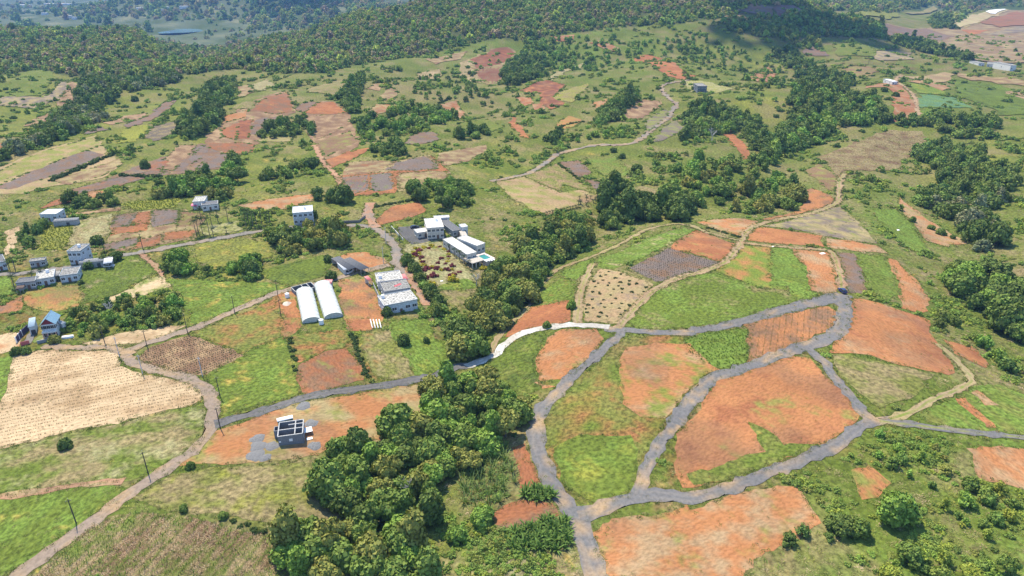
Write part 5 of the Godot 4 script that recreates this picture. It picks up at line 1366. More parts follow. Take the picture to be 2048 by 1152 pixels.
func box_thing(called: String, label: String, category: String, at: Vector3, turn: float, size: Vector3, m: Material, group := "") -> void:
	# a low rounded slab or cloth: bevelled edges on all sides
	var st := SurfaceTool.new()
	st.begin(Mesh.PRIMITIVE_TRIANGLES)
	var b := minf(size.y * 0.45, 0.12)
	var rings := [[-0.15, 0.0], [size.y - b, 0.0], [size.y, b]]
	var prev := []
	for r in rings:
		var row := []
		for k in [[-1, -1], [1, -1], [1, 1], [-1, 1]]:
			row.append(Vector3(k[0] * (size.x / 2.0 - r[1]), r[0], k[1] * (size.z / 2.0 - r[1])))
		if prev:
			for j in 4:
				var k := (j + 1) % 4
				for v in [prev[j], prev[k], row[j], prev[k], row[k], row[j]]:
					st.add_vertex(v)
		prev = row
	for v in [prev[0], prev[1], prev[2], prev[0], prev[2], prev[3]]:
		st.add_vertex(v)
	st.generate_normals()
	var o := top_mesh(called, st.commit(), m)
	o.position = at
	o.rotation.y = turn
	tag(o, label, category, group)

func water_barrel(label: String, at: Vector3) -> void:
	var o := thing("water_tank", label, "tank", at)
	var c := CylinderMesh.new()
	c.top_radius = 0.85
	c.bottom_radius = 0.9
	c.height = 1.9
	c.radial_segments = 18
	part("body", c, plain("tank_white", Color(0.75, 0.76, 0.76), 0.5), o, Vector3(0, 0.85, 0))
	var l := CylinderMesh.new()
	l.top_radius = 0.25
	l.bottom_radius = 0.8
	l.height = 0.3
	l.radial_segments = 18
	part("lid", l, plain("tank_white", Color.WHITE), o, Vector3(0, 1.95, 0))
# ---------------------------------------------------------------- plants
func ball(st: SurfaceTool, c: Vector3, r: float, seg: int, rings: int, col: Color, wob: float, flat := 1.0) -> void:   # a lumpy inner mass that closes the gaps between leaves
	var pts := []
	for i in rings + 1:
		var row := []
		var th := PI * i / rings
		for j in seg:
			var ph := TAU * j / seg
			var dir := Vector3(sin(th) * cos(ph), cos(th) * flat, sin(th) * sin(ph))
			row.append(c + dir * r * (1.0 + wob * n_small.get_noise_3dv((c + dir * r) * 9.0) * 2.0))
		pts.append(row)
	st.set_color(col)
	for i in rings:
		for j in seg:
			var k := (j + 1) % seg
			for p in [pts[i][j], pts[i][k], pts[i + 1][j], pts[i][k], pts[i + 1][k], pts[i + 1][j]]:
				st.add_vertex(p)

func crown_mesh(seed_: int, lobes: int, leaves: int, leaf: float, seg := 7, shape := 0) -> ArrayMesh:   # a crown about 2 wide, standing on y = 0, top near 1.7
	var r := RandomNumberGenerator.new()
	r.seed = seed_
	var st := SurfaceTool.new()
	st.begin(Mesh.PRIMITIVE_TRIANGLES)
	st.set_smooth_group(-1)
	for l in lobes:
		var a := TAU * (l * 0.618 + r.randf() * 0.15)
		var t := (l + 0.5) / lobes
		var y := 0.35 + 1.05 * (1.0 - t) * (1.0 - 0.25 * r.randf())
		var out := (0.15 + 0.62 * sqrt(t)) * (0.65 + 0.65 * r.randf())
		var lr := (0.26 + 0.32 * r.randf()) * (1.0 if lobes < 16 else 0.84)
		if shape == 1:   # upright
			y = 0.3 + 1.7 * (1.0 - t)
			out *= 0.6
		elif shape == 2:   # low shrub
			y = 0.18 + 0.45 * (1.0 - t) * r.randf()
			lr *= 0.95
		elif shape == 3:   # flat umbrella
			y = 0.95 + 0.3 * (1.0 - t)
			lr *= 0.8
		var c := Vector3(cos(a) * out, y, sin(a) * out)
		var tone := 0.72 + 0.5 * r.randf()
		ball(st, c, lr * 0.68, seg, maxi(3, seg - 2), Color(1.0, 1.0, 0.98), 0.25)
		for k in leaves:
			var dir := Vector3(r.randfn(), r.randfn() + 0.25, r.randfn()).normalized()
			var p := c + dir * lr * (0.68 + 0.55 * r.randf())
			if p.y < 0.05:
				continue
			var nrm := (dir + Vector3(r.randfn(), r.randfn(), r.randfn()) * 0.45).normalized()
			var u := nrm.cross(Vector3(r.randfn(), r.randfn(), r.randfn())).normalized() * leaf * (0.6 + 0.8 * r.randf())
			var v := nrm.cross(u) * (0.6 + 0.5 * r.randf())
			var b := tone * (0.6 + 0.75 * r.randf())
			st.set_color(Color(b * (0.92 + 0.2 * r.randf()), b, b * 0.95))
			for q in [p - u, p + v, p + u, p - u, p + u, p - v]:
				st.add_vertex(q)
	st.generate_normals()
	return st.commit()

func trunk_mesh(seed_: int, top: float, girth: float) -> ArrayMesh:
	var r := RandomNumberGenerator.new()
	r.seed = seed_
	var st := SurfaceTool.new()
	st.begin(Mesh.PRIMITIVE_TRIANGLES)
	limb(st, Vector3(0, -0.25, 0), Vector3(0.05, top * 0.55, 0.02), girth, girth * 0.7)
	for i in 4:
		var a := TAU * i / 4.0 + r.randf()
		limb(st, Vector3(0.05, top * 0.5, 0.02), Vector3(cos(a) * 0.5, top * (0.85 + 0.3 * r.randf()), sin(a) * 0.5), girth * 0.55, girth * 0.15)
	st.generate_normals()
	return st.commit()

func limb(st: SurfaceTool, a: Vector3, b: Vector3, ra: float, rb: float, seg := 6) -> void:
	var d := (b - a).normalized()
	var u := d.cross(Vector3(0.3, 0.2, 0.93) if absf(d.y) > 0.5 else Vector3.UP).normalized()
	var v := d.cross(u)
	for j in seg:
		var t0 := TAU * j / seg
		var t1 := TAU * (j + 1) / seg
		var o0 := u * cos(t0) + v * sin(t0)
		var o1 := u * cos(t1) + v * sin(t1)
		for p in [a + o0 * ra, b + o0 * rb, a + o1 * ra, a + o1 * ra, b + o0 * rb, b + o1 * rb]:
			st.add_vertex(p)

func blades_mesh(seed_: int, count: int, length: float, wide: float, arch: float, base_r: float, bends := 3) -> ArrayMesh:   # arching leaves from the ground: cane, banana, grass, pineapple
	var r := RandomNumberGenerator.new()
	r.seed = seed_
	var st := SurfaceTool.new()
	st.begin(Mesh.PRIMITIVE_TRIANGLES)
	for i in count:
		var a := TAU * (i * 0.618) + r.randf() * 0.6
		var out := Vector3(cos(a), 0, sin(a))
		var side := Vector3(-out.z, 0, out.x)
		var p := out * base_r * r.randf()
		var l := length * (0.6 + 0.5 * r.randf())
		var lean := 0.15 + arch * r.randf()
		var b := 0.75 + 0.5 * r.randf()
		st.set_color(Color(b * (0.9 + 0.25 * r.randf()), b, b))
		var q := p
		for k in bends:
			var t := float(k + 1) / bends
			var e := lean * (0.5 + 1.3 * t)
			var n := q + (out * sin(e) + Vector3.UP * cos(e)) * l / bends
			var w0 := wide * (0.55 + 0.6 * sin(PI * minf(1.0, float(k) / bends + 0.15))) / 2.0
			var w1 := wide * (0.55 + 0.6 * sin(PI * minf(1.0, t + 0.15))) / 2.0 if k < bends - 1 else wide * 0.05
			for s in [q - side * w0, n - side * w1, q + side * w0, q + side * w0, n - side * w1, n + side * w1]:
				st.add_vertex(s)
			q = n
	st.generate_normals()
	return st.commit()

func fronds_mesh(seed_: int, count: int, length: float, top: float) -> ArrayMesh:   # palm head
	var r := RandomNumberGenerator.new()
	r.seed = seed_
	var st := SurfaceTool.new()
	st.begin(Mesh.PRIMITIVE_TRIANGLES)
	for i in count:
		var a := TAU * (i * 0.618)
		var out := Vector3(cos(a), 0, sin(a))
		var side := Vector3(-out.z, 0, out.x)
		var q := Vector3(0, top, 0)
		var e := 0.3 + 1.1 * r.randf()
		var b := 0.8 + 0.4 * r.randf()
		st.set_color(Color(b, b, b))
		for k in 6:
			var n := q + (out * sin(e) + Vector3.UP * cos(e)) * length / 6.0
			e += 0.26
			var w := length * 0.16 * sin(PI * (0.15 + 0.8 * (k + 0.5) / 6.0))
			for sgn in [-1.0, 1.0]:
				for h in 2:
					var m: Vector3 = q.lerp(n, 0.15 + 0.5 * h)
					for s in [m, m.lerp(n, 0.8), m + side * sgn * w + out * w * 0.5 - Vector3.UP * w * 0.45]:
						st.add_vertex(s)
			q = n
	st.generate_normals()
	return st.commit()

func scatter(poly: PackedVector2Array, gap: float, fill := 1.0, jitter := 0.42) -> Array:
	var lo := poly[0]
	var hi := poly[0]
	for p in poly:
		lo = lo.min(p)
		hi = hi.max(p)
	var out := []
	var z := lo.y
	var odd := 0
	while z < hi.y:
		var x := lo.x + (gap * 0.5 if odd % 2 else 0.0)
		while x < hi.x:
			var q := Vector2(x + rng.randf_range(-jitter, jitter) * gap, z + rng.randf_range(-jitter, jitter) * gap)
			if rng.randf() < fill and Geometry2D.is_point_in_polygon(q, poly):
				out.append(q)
			x += gap
		z += gap * 0.87
		odd += 1
	return out

func place(q: Vector2, size: float, tall := 1.0, sink := 0.0) -> Transform3D:
	return Transform3D(Basis(Vector3.UP, rng.randf() * TAU).scaled(Vector3(size, size * tall, size)), Vector3(q.x, H(q.x, q.y) - sink, q.y))

var TONES := {
	"deep": Color(0.135, 0.19, 0.045), "mid": Color(0.185, 0.26, 0.055), "olive": Color(0.26, 0.27, 0.065), "fresh": Color(0.22, 0.335, 0.06), "lime": Color(0.32, 0.37, 0.06), "grey": Color(0.24, 0.255, 0.13), "brown": Color(0.31, 0.225, 0.14)}

# woods and groups of trees: [label, group, outline, gap, crown radius lo, hi, tones, fill, wood?]
var WOODS := [
	["broadleaf tree in the ravine wood beside the red building plot", "trees of the lower ravine wood", "G 1880 470 1950 420 H 60 340 260 350 480 200 540 30 850 0 900 50 1070 200 1060 320 980 370 880 400 860 450 700 600 600 700 560 800 560 1000 590 1190 0 1190 G 1760 1190 1680 1000 1640 900 1700 860 1960 960 2020 800 1850 620", 4.9, 2.4, 4.4, ["deep", "mid", "mid", "fresh", "olive", "fresh"], 1.0],
	["round tree standing alone where asphalt lane meets the ravine", "trees where the asphalt lane ends", "E 640 920 800 870 815 1000 760 1040 690 1010", 6.0, 3.6, 5.0, ["mid", "olive", "deep"], 1.0],
	["tree in the ravine wood beside the white drive", "trees of the upper ravine wood", "E 760 800 870 640 920 500 1080 370 1180 300 1250 250 1450 230 1480 290 1430 370 1350 430 1250 470 1180 560 1120 660 1080 720 960 830 900 870 800 850", 5.4, 2.8, 4.8, ["olive", "olive", "mid", "mid", "deep"], 1.0],
	["tree of the tall dark hedge beside the white house", "trees of the tall hedge by the white house", "E 350 390 400 440 480 560 560 660 630 760 570 780 520 650 440 540 380 460", 2.3, 1.7, 2.5, ["deep", "mid", "deep"], 1.0],
	["dark tree in the gully wood above the bean field", "trees of the gully wood above the bean field", "E 1480 160 1550 60 1620 50 1750 100 2047 90 F 110 130 120 160 0 220 E 1900 190 1700 240 1600 270 1490 230", 7.5, 3.8, 6.0, ["deep", "deep", "mid", "deep"], 1.0],
	["round bush tree in the thicket behind the red tilled band", "trees of the thicket behind the tilled band", "F 300 160 420 150 560 90 740 80 740 130 560 170 440 175", 6.5, 2.8, 4.4, ["mid", "deep", "olive"], 0.95],
	["tree in the copse above the villa", "trees of the copse above the villa", "E 520 90 640 20 740 40 750 120 620 160", 6.5, 3.2, 4.8, ["mid", "fresh", "deep"], 1.0],
	["round bush tree in the grove below the village road", "trees of the grove below the village road", "D 1520 290 1700 260 1850 240 2047 270 2047 350 1900 380 1640 430 1600 360", 6.0, 2.8, 3.8, ["olive", "mid", "mid", "deep"], 0.95],
	["tree beside the crossing of orange footpath and green field", "trees beside the orange footpath", "D 960 440 1020 420 1160 460 1170 510 1050 540 960 520", 6.0, 3.2, 4.4, ["mid", "fresh"], 1.0],
	["low tree in the hedge line above the yellow flowering scrub", "trees of the hedge line above the flowering scrub", "D 1190 500 1450 440 1560 480 1560 560 1400 550 1200 550", 6.2, 2.6, 3.8, ["mid", "deep", "fresh"], 0.9],
	["tree in the scrub wood beside the blue roofed house", "trees of the scrub wood by the blue roof", "D 400 740 560 720 850 640 1060 640 1080 720 1120 760 960 840 700 850 500 900 400 930 400 830", 4.6, 1.5, 3.2, ["mid", "deep", "fresh", "olive"], 0.85],
	["tree in the hillside grove above the palm lawn", "trees of the hillside grove", "D 860 70 1100 30 1280 40 1440 60 1430 110 1280 90 1100 60 900 110", 7.0, 3.0, 4.6, ["mid", "deep", "olive"], 0.9],
	["tree in the hedge behind the two white hill houses", "trees of the hedge behind the hill houses", "D 350 120 400 90 700 90 720 120 560 140", 7.0, 3.0, 4.2, ["deep", "mid"], 0.95],
	["tree beside the white and blue villa", "trees beside the white and blue villa", "D 1780 100 1850 50 2047 60 2047 110 1850 120", 7.0, 3.0, 4.2, ["deep", "deep"], 0.9],
	["round bush in the orchard rows beside the yellow green plot", "bushes beside the yellow green plot", "D 110 270 200 240 270 225 270 260 230 300 220 380 120 370", 6.0, 2.0, 2.8, ["deep", "mid"], 0.8],
	["bush under the eaves of the row houses", "bushes along the row houses", "D 455 480 640 440 650 470 480 505", 5.0, 2.2, 3.0, ["deep", "mid"], 1.0],
	["bush in the hedge between two plots behind the houses", "bushes of the hedge behind the houses", "D 455 580 490 570 495 690 470 690", 4.0, 1.5, 2.2, ["deep", "mid"], 1.0],
	["tree in the long dark wood slanting across the terraces", "trees of the long slanting wood", "A 0 950 120 850 260 740 400 620 540 460 640 450 1000 460 1100 440 1050 470 800 530 560 640 620 700 480 780 300 840 100 930", 9.0, 4.0, 6.2, ["deep", "deep", "mid", "grey"], 1.0],
	["tree in the upright dark wood between the terraces", "trees of the upright wood on the terraces", "A 1050 740 1200 560 1250 480 1380 470 1380 560 1310 680 1200 810 1050 810", 9.0, 4.0, 6.0, ["deep", "deep", "mid"], 1.0],
	["tree in the scrub belt below the terraces", "trees of the scrub belt below the terraces", "A 930 1090 1300 980 1420 930 1460 1050 1850 930 1880 970 1700 1040 1400 1080 1100 1152 880 1152", 9.0, 3.2, 5.0, ["mid", "deep", "fresh"], 0.75],
	["tree in the hedge between the terrace plots", "trees of the hedge between terrace plots", "A 1500 790 1730 690 1790 660 1850 760 1820 820 1700 800 1560 820", 9.0, 3.4, 5.0, ["mid", "deep"], 0.7],
	["tree in the dark grove on the slope above the grey plots", "trees of the grove above the grey plots", "A 1970 580 2047 500 B 130 450 140 500 120 690 40 650", 9.0, 3.6, 5.4, ["deep", "mid"], 1.0],
	["tree in the wooded hollow below the scrub slope", "trees of the wooded hollow", "B 100 700 160 680 500 620 720 690 500 770 160 830 110 770", 9.5, 3.2, 5.0, ["mid", "deep", "fresh"], 0.7],
	["dark tree above the orange plot", "trees above the orange plot", "B 180 860 330 850 400 890 320 920 200 920", 8.0, 3.6, 4.8, ["deep", "mid"], 1.0],
	["tree on the flowery knoll", "trees on the flowery knoll", "B 620 790 850 750 870 790 650 840", 8.0, 3.0, 4.4, ["mid", "deep"], 0.9],
	["tree in the dark wood beside the maroon field", "trees of the wood beside the maroon field", "B 940 430 1060 330 1200 360 1150 460 1000 510 950 480", 9.0, 4.0, 6.0, ["mid", "deep", "deep"], 1.0],
	["tree in the dense dark row below the winding track", "trees of the dark row by the track", "B 1490 680 1740 540 1750 590 1600 720 1500 745", 7.5, 3.8, 5.2, ["deep", "deep", "mid"], 1.0],
	["dark tree beside the forked footpath", "trees beside the forked footpath", "B 1180 800 1300 780 1300 830 1190 845", 7.0, 3.4, 4.4, ["deep"], 1.0],
	["tree above the copse by the villa", "trees above the villa copse", "B 350 1130 640 1060 740 1140 500 1190", 7.5, 3.0, 4.4, ["mid", "fresh", "deep"], 0.9],
	["tree on the green bank above the winding track", "trees on the green bank", "B 1380 830 1640 760 1670 800 1400 850", 8.0, 2.8, 4.2, ["fresh", "mid"], 0.8],
	["tree in the bright wood below the forest", "trees of the bright wood", "B 1050 250 1240 240 1400 330 1200 400 1080 330", 11.0, 4.0, 5.6, ["fresh", "mid", "mid"], 0.85],
	["tree in the wide gully wood below the dark hill house", "trees of the wide gully wood", "C 0 830 100 780 50 640 200 600 380 650 490 680 500 800 640 750 700 640 660 640 760 520 980 560 1130 560 1180 580 1200 640 1280 700 1170 740 1000 740 860 820 700 910 600 950 450 880 380 750 100 820", 8.5, 3.6, 5.8, ["deep", "mid", "deep", "fresh", "deep"], 0.95],
	["tree in the scrub wood at the mouth of the gully", "trees at the mouth of the gully", "C 380 960 520 920 600 950 500 1050 700 1060 700 1152 F 0 120 0 0 C 0 1000", 8.0, 3.0, 4.8, ["mid", "deep", "fresh", "olive"], 0.62],
	["tree in the dark wood east of the dry hilltop", "trees of the wood beside the dry hilltop", "C 1370 880 1450 860 1600 870 1750 900 1850 960 1950 1000 2000 1100 1900 1152 1600 1152 1500 1000", 8.0, 3.6, 5.4, ["deep", "deep", "mid"], 1.0],
	["tree in the dense wood above the orange slope", "trees of the dense wood above the orange slope", "F 1380 110 1480 40 1800 20 1950 100 1800 180 1900 280 1920 380 1800 400 1700 340 1620 200", 6.6, 3.2, 5.4, ["deep", "grey", "mid", "deep"], 1.0],
	["tree in the dark wood along the right gully", "trees of the right gully wood", "F 1560 530 1650 490 1900 520 1980 600 2110 680 2110 960 1980 900 1900 850 1800 790 1700 700 1600 610", 6.0, 3.0, 5.0, ["deep", "deep", "mid", "fresh"], 1.0],
	["low tree in the scrub on the right rim", "trees in the scrub on the rim", "F 1500 760 1600 790 1700 820 1900 950 2110 1090 2110 1180 1850 1060 1720 900 1550 850", 6.0, 1.8, 3.2, ["mid", "fresh", "deep"], 0.7],
	["round tree on the grassy slope below the orange field", "round trees on the lower grassy slope", "I 1160 810 1280 800 1440 770 1460 880 1200 920", 5.2, 2.4, 3.4, ["mid", "olive", "fresh"], 0.95],
	["lime green round tree on the lower grassy slope", "lime green trees on the lower slope", "I 1400 935 1540 925 1550 1010 1430 1010", 6.0, 3.0, 3.8, ["lime"], 1.0],
	["low bush in the green thicket at the foot of the slope", "bushes of the thicket at the foot of the slope", "I 1240 1050 1400 1010 1560 1060 1900 1040 2110 1190 1200 1190", 3.6, 1.2, 2.4, ["fresh", "mid", "lime", "fresh"], 0.6],
	["low bush in the green scrub below the gravel road", "bushes of the scrub below the gravel road", "I 1150 330 1400 330 1650 380 1720 560 1500 640 1300 560 1150 450 1000 460", 3.6, 0.8, 1.6, ["fresh", "mid", "olive"], 0.5],
	["low bush in the green band below the orange straw field", "bushes of the green band", "I 690 940 860 850 1130 860 1150 900 1000 930 860 980 700 1000 520 1060 480 1110 430 1110", 3.8, 1.4, 2.4, ["mid", "deep", "fresh"], 0.85],
	["bush in the green scrub below the orange side field", "bushes of the scrub below the side field", "I 1500 700 1700 640 1900 650 2110 700 2110 1000 1800 1000 1560 860", 3.6, 0.9, 2.0, ["fresh", "mid", "lime"], 0.6],
	["tree in the row along the distant lane", "trees along the distant lane", "C 1230 240 1400 230 1520 270 1730 340 1730 360 1560 330 1370 290", 10.0, 4.5, 6.5, ["deep", "mid"], 1.0],
	["palm like tree in the row below the red hilltop", "trees below the red hilltop", "C 1300 700 1750 690 1950 700 1850 760 1330 745", 8.0, 3.4, 5.0, ["deep", "mid"], 0.8],
	["tree in the thicket below the crop terraces", "trees below the crop terraces", "C 1560 760 1900 770 1850 830 1650 840", 8.0, 3.4, 5.0, ["deep", "mid"], 0.8],
	["tree in the wood under the forest above the far fields", "trees of the wood under the forest", "C 640 110 900 70 1230 150 1230 190 1000 190 700 160", 13.0, 5.0, 7.5, ["deep", "mid", "olive", "fresh"], 1.0],
	["tree in the hollow above the dark hill house", "trees of the hollow above the hill house", "C 200 150 420 130 640 170 900 250 880 290 640 250 400 200", 12.0, 4.5, 6.5, ["deep", "mid", "olive", "fresh"], 0.9],
	["tree in the band of wood above the far fields", "trees of the band above the far fields", "C 300 110 640 100 860 140 1230 190 1230 230 1000 220 640 190 400 160", 13.0, 4.5, 6.5, ["deep", "mid", "olive", "fresh"], 0.8],
	["tree in the gully wood running up from the red hilltop", "trees of the gully wood by the red hilltop", "C 560 300 700 290 800 380 960 440 1080 490 1000 560 760 530 700 420", 10.0, 4.0, 6.0, ["deep", "mid", "deep"], 0.85],
	["green bush tree on the scrubby slope below the forest", "bush trees on the scrubby slope", "B 1200 230 1450 210 1700 250 1900 230 2047 260 C 200 300 350 330 250 380 0 330 B 1700 330 1500 420 1250 420", 12.0, 2.6, 4.4, ["fresh", "mid", "fresh"], 0.45],
	["bush tree on the yellow slope beside the dark hill house", "bush trees beside the dark hill house", "C 0 200 200 220 420 300 640 400 700 520 560 560 400 520 380 400 150 400 0 320", 11.0, 2.4, 4.0, ["fresh", "mid", "deep"], 0.35],
	["bush tree on the slope between the maroon fields", "bush trees between the maroon fields", "B 480 440 780 420 800 520 950 560 900 640 700 590 560 600 400 560", 10.0, 2.0, 3.4, ["mid", "fresh", "deep"], 0.35],
	["tree in the wood between the distant fields", "trees between the distant fields", "C 1480 110 1600 90 1660 180 1520 170", 14.0, 5.0, 7.0, ["deep", "mid"], 1.0],
]

var tree_spots := []   # [place, size, tone, label, group, how large it shows]

func make_woods() -> void:
	for k in 6:
		meshes["crown%d" % k] = crown_mesh(40 + k, [20, 26, 17, 22, 30, 18][k], 150, 0.115, 6, [0, 0, 0, 1, 0, 3][k])
		meshes["trunk%d" % k] = trunk_mesh(60 + k, 1.0, 0.075)
	for k in 4:
		meshes["mid_crown%d" % k] = crown_mesh(80 + k, 11, 46, 0.13, 6, [0, 0, 1, 0][k])
		meshes["far_crown%d" % k] = crown_mesh(90 + k, 7, 22, 0.19, 5, [0, 0, 1, 0][k])
	for k in 3:
		meshes["shrub%d" % k] = crown_mesh(100 + k, 7, 60, 0.12, 6, 2)
	for w in WOODS:
		var poly := land(w[2])
		for q in scatter(poly, w[3], w[7]):
			var r := rng.randf_range(w[4], w[5])
			r *= 0.7 + 0.45 * rng.randf()
			var dist := Vector3(q.x, -120, q.y).length()
			var px := pixel_of(Vector3(q.x, H(q.x, q.y) + r, q.y))
			var seen := r / dist if px.x > -15 and px.x < 2063 and px.y < 1165 else 0.0
			tree_spots.append([q, r, w[6][rng.randi() % w[6].size()], w[0], w[1], seen])
	# trees that stand alone
	for t in LONE:
		var q := spot(pixels(t[0])[0])
		tree_spots.append([Vector2(q.x, q.z), t[1] * 0.72, t[2], t[3], "", 99.0])
	for t in tree_spots:
		if t[3].length() > 92: print("long label ", t[3])
	tree_spots.sort_custom(func(a, b): return a[5] > b[5])
	var rest := {}
	for i in tree_spots.size():
		var t: Array = tree_spots[i]
		var k := rng.randi() % (6 if t[5] < 90.0 else 3)
		if i < 296:
			var look: String = t[3]
			if t[5] < 90.0:
				var says: String = {"deep": "dark green", "mid": "green", "olive": "olive", "fresh": "bright green", "lime": "lime green", "grey": "grey green", "brown": "brown"}[t[2]]
				look = look.trim_prefix("dark ").trim_prefix("lime green ").trim_prefix("low ")
				look = ("tall " if t[1] > 3.2 else "low ") + says + " " + look
			var o := thing("broadleaf_tree", look, "tree", Vector3(t[0].x, H(t[0].x, t[0].y), t[0].y), rng.randf() * TAU, t[4])
			var tall := rng.randf_range(0.85, 1.25)
			var c := part("crown", meshes["crown%d" % k], leaf_tone("tree_%s" % t[2], TONES[t[2]]), o, Vector3(0, t[1] * (0.1 if t[5] < 90.0 else -0.12), 0))
			c.scale = Vector3(t[1], t[1] * tall, t[1])
			var s := part("trunk", meshes["trunk%d" % k], mats.bark, o)
			s.scale = Vector3(t[1], t[1] * tall, t[1])
		else:
			var key := "%s%d" % ["mid_crown" if t[5] > 0.006 else "far_crown", k % 4]
			if not rest.has(key):
				rest[key] = [[], []]
			rest[key][0].append(place(t[0], t[1], rng.randf_range(0.8, 1.2), t[1] * 0.08))
			var c: Color = TONES[t[2]]
			var b := rng.randf_range(0.85, 1.2)
			rest[key][1].append(Color(c.r * b * rng.randf_range(0.9, 1.15), c.g * b, c.b * b))
	for key in rest:
		stuff("woodland", meshes[key], mats.leaf, rest[key][0], rest[key][1], "mass of smaller trees filling the woods and hedges between the fields", "woodland")
	print("trees ", tree_spots.size())

var LONE := [
	["A 790 590", 5.0, "deep", "lone dark tree in the yellow green slope below the forest"],
	["A 850 985", 4.2, "deep", "lone dark tree on the red terrace plot"],
	["D 572 345", 4.6, "deep", "lone flat crowned tree beside the two storey white house"],
	["E 375 930", 3.0, "deep", "small round dark tree on the bright green grass plot"],
	["E 505 920", 1.6, "deep", "little dark bush on the bright green grass plot"],
	["E 275 760", 2.6, "deep", "dark bush at the corner of the white house"],
	["D 1945 550", 3.4, "deep", "dark round tree behind the red shed roof"],
	["D 1920 450", 3.0, "deep", "tree beside the dark shade sheds"],
	["D 680 440", 4.0, "deep", "dark tree at the end of the long grey shed"],
	["C 1230 535", 4.6, "deep", "round tree on the red hilltop near the white hut"],
	["C 1295 565", 4.0, "deep", "smaller round tree on the red hilltop"],
	["B 1600 890", 3.4, "deep", "small round tree above the winding track"],
	["B 1650 925", 2.8, "deep", "little dark tree beside the green slope plot"],
	["B 1740 1000", 4.8, "deep", "large round dark tree beside the yellow flowering strip"],
	["E 1210 832", 2.0, "mid", "round bush on the edge of the white drive"],
	["E 1355 720", 2.4, "fresh", "bush beside the track at the red ploughed field"],
	["H 830 840", 4.2, "fresh", "bright round tree beside the oval brick red bed"],
	["H 690 940", 3.0, "fresh", "bright shrub on the dry slope below the cane thicket"],
	["H 545 1115", 2.8, "fresh", "bright bush at the edge of the ravine wood and dry slope"],
	["G 1750 930", 4.6, "olive", "large round tree at the corner of the maize field"],
	["G 1880 990", 3.8, "fresh", "bright green round tree beside the maize field"],
	["G 1075 770", 1.5, "mid", "small bush at the top edge of the maize field"],
	["G 1305 810", 1.6, "mid", "small bush on the stone bank above the maize field"],
	["G 1115 520", 1.4, "mid", "small leaning bush where tan lane meets the building plot"],
	["G 385 400", 2.4, "deep", "low dark bush in the streaked meadow"],
	["I 1730 640", 2.6, "mid", "round bush at the edge of the orange side field"],
	["F 1395 215", 2.2, "mid", "first round bush on the orange slope beyond the rim"],
	["F 1505 260", 2.6, "mid", "second round bush on the orange slope beyond the rim"],
	["F 1560 290", 2.8, "mid", "third round bush on the orange slope beyond the rim"],
	["F 1630 315", 2.0, "mid", "fourth round bush on the orange slope beyond the rim"],
	["D 100 990", 2.4, "deep", "dark bush at the gate of the blue roofed house"],
	["D 155 985", 2.2, "mid", "round bush in front of the blue roofed house"],
	["D 320 920", 2.6, "olive", "feathery tree on the driveway of the blue roofed house"],
	["D 1835 190", 3.6, "deep", "dark tree at the corner of the white and blue villa"],
	["D 180 330", 2.4, "deep", "dark round bush left of the yellow green plot"],
]

func make_forest() -> void:
	# the far forest on the ridge, the wooded plain and the mountain: nobody could count these
	var line := forest_line()
	var sets := {}
	for band in [[830.0, 1560.0, 8.0, 3.6, 5.8], [1560.0, 2350.0, 17.0, 6.0, 9.0], [2350.0, 4300.0, 34.0, 9.0, 15.0]]:
		var d: float = band[0]
		while d < band[1]:
			var x := -0.86 * d - 60.0
			while x < 0.86 * d + 60.0:
				var q := Vector2(x + rng.randf_range(-0.45, 0.45) * band[2], -d + rng.randf_range(-0.45, 0.45) * band[2])
				x += band[2]
				var y := H(q.x, q.y)
				var px := pixel_of(Vector3(q.x, y, q.y))
				if px.x < -20 or px.x > 2068 or px.y < -45 or not Geometry2D.is_point_in_polygon(px, line):
					continue
				if y < -60.0 and (n_patch.get_noise_2d(q.x / 14.0, q.y / 14.0) < 0.08 or rng.randf() < 0.45):
					continue
				if px.x > 312 and px.x < 408 and px.y > 47 and px.y < 78 and d > 1700:
					continue
				var k := "far_crown%d" % (rng.randi() % 4)
				if not sets.has(k): sets[k] = [[], []]
				var patch := n_patch.get_noise_2d(q.x / 3.0, q.y / 3.0) + 0.3 * rng.randfn()
				var c: Color = TONES.mid
				if patch > 0.3: c = TONES.brown.lerp(TONES.olive, rng.randf() * 0.6)
				elif patch < -0.25: c = TONES.deep
				elif rng.randf() < 0.1: c = TONES.lime
				elif rng.randf() < 0.45: c = TONES.olive
				var b := rng.randf_range(1.0, 1.6)
				var r := rng.randf_range(band[3], band[4]) * (0.6 + 0.9 * rng.randf() * rng.randf() + 0.35 * n_patch.get_noise_2d(q.x / 2.0 - 40.0, q.y / 2.0))
				if n_patch.get_noise_2d(q.x / 4.0 + 200.0, q.y / 4.0) > 0.36 and rng.randf() < 0.8: continue
				sets[k][0].append(place(q, r, rng.randf_range(0.7, 1.15), r * 0.25))
				sets[k][1].append(Color(c.r * b, c.g * b, c.b * b))
			d += band[2] * 0.9
	var n := 0
	for k in sets:
		n += sets[k][0].size()
		stuff("forest", meshes[k], mats.leaf, sets[k][0], sets[k][1], "mixed green and brown forest covering the ridge and the plain behind", "forest")
	print("forest ", n)

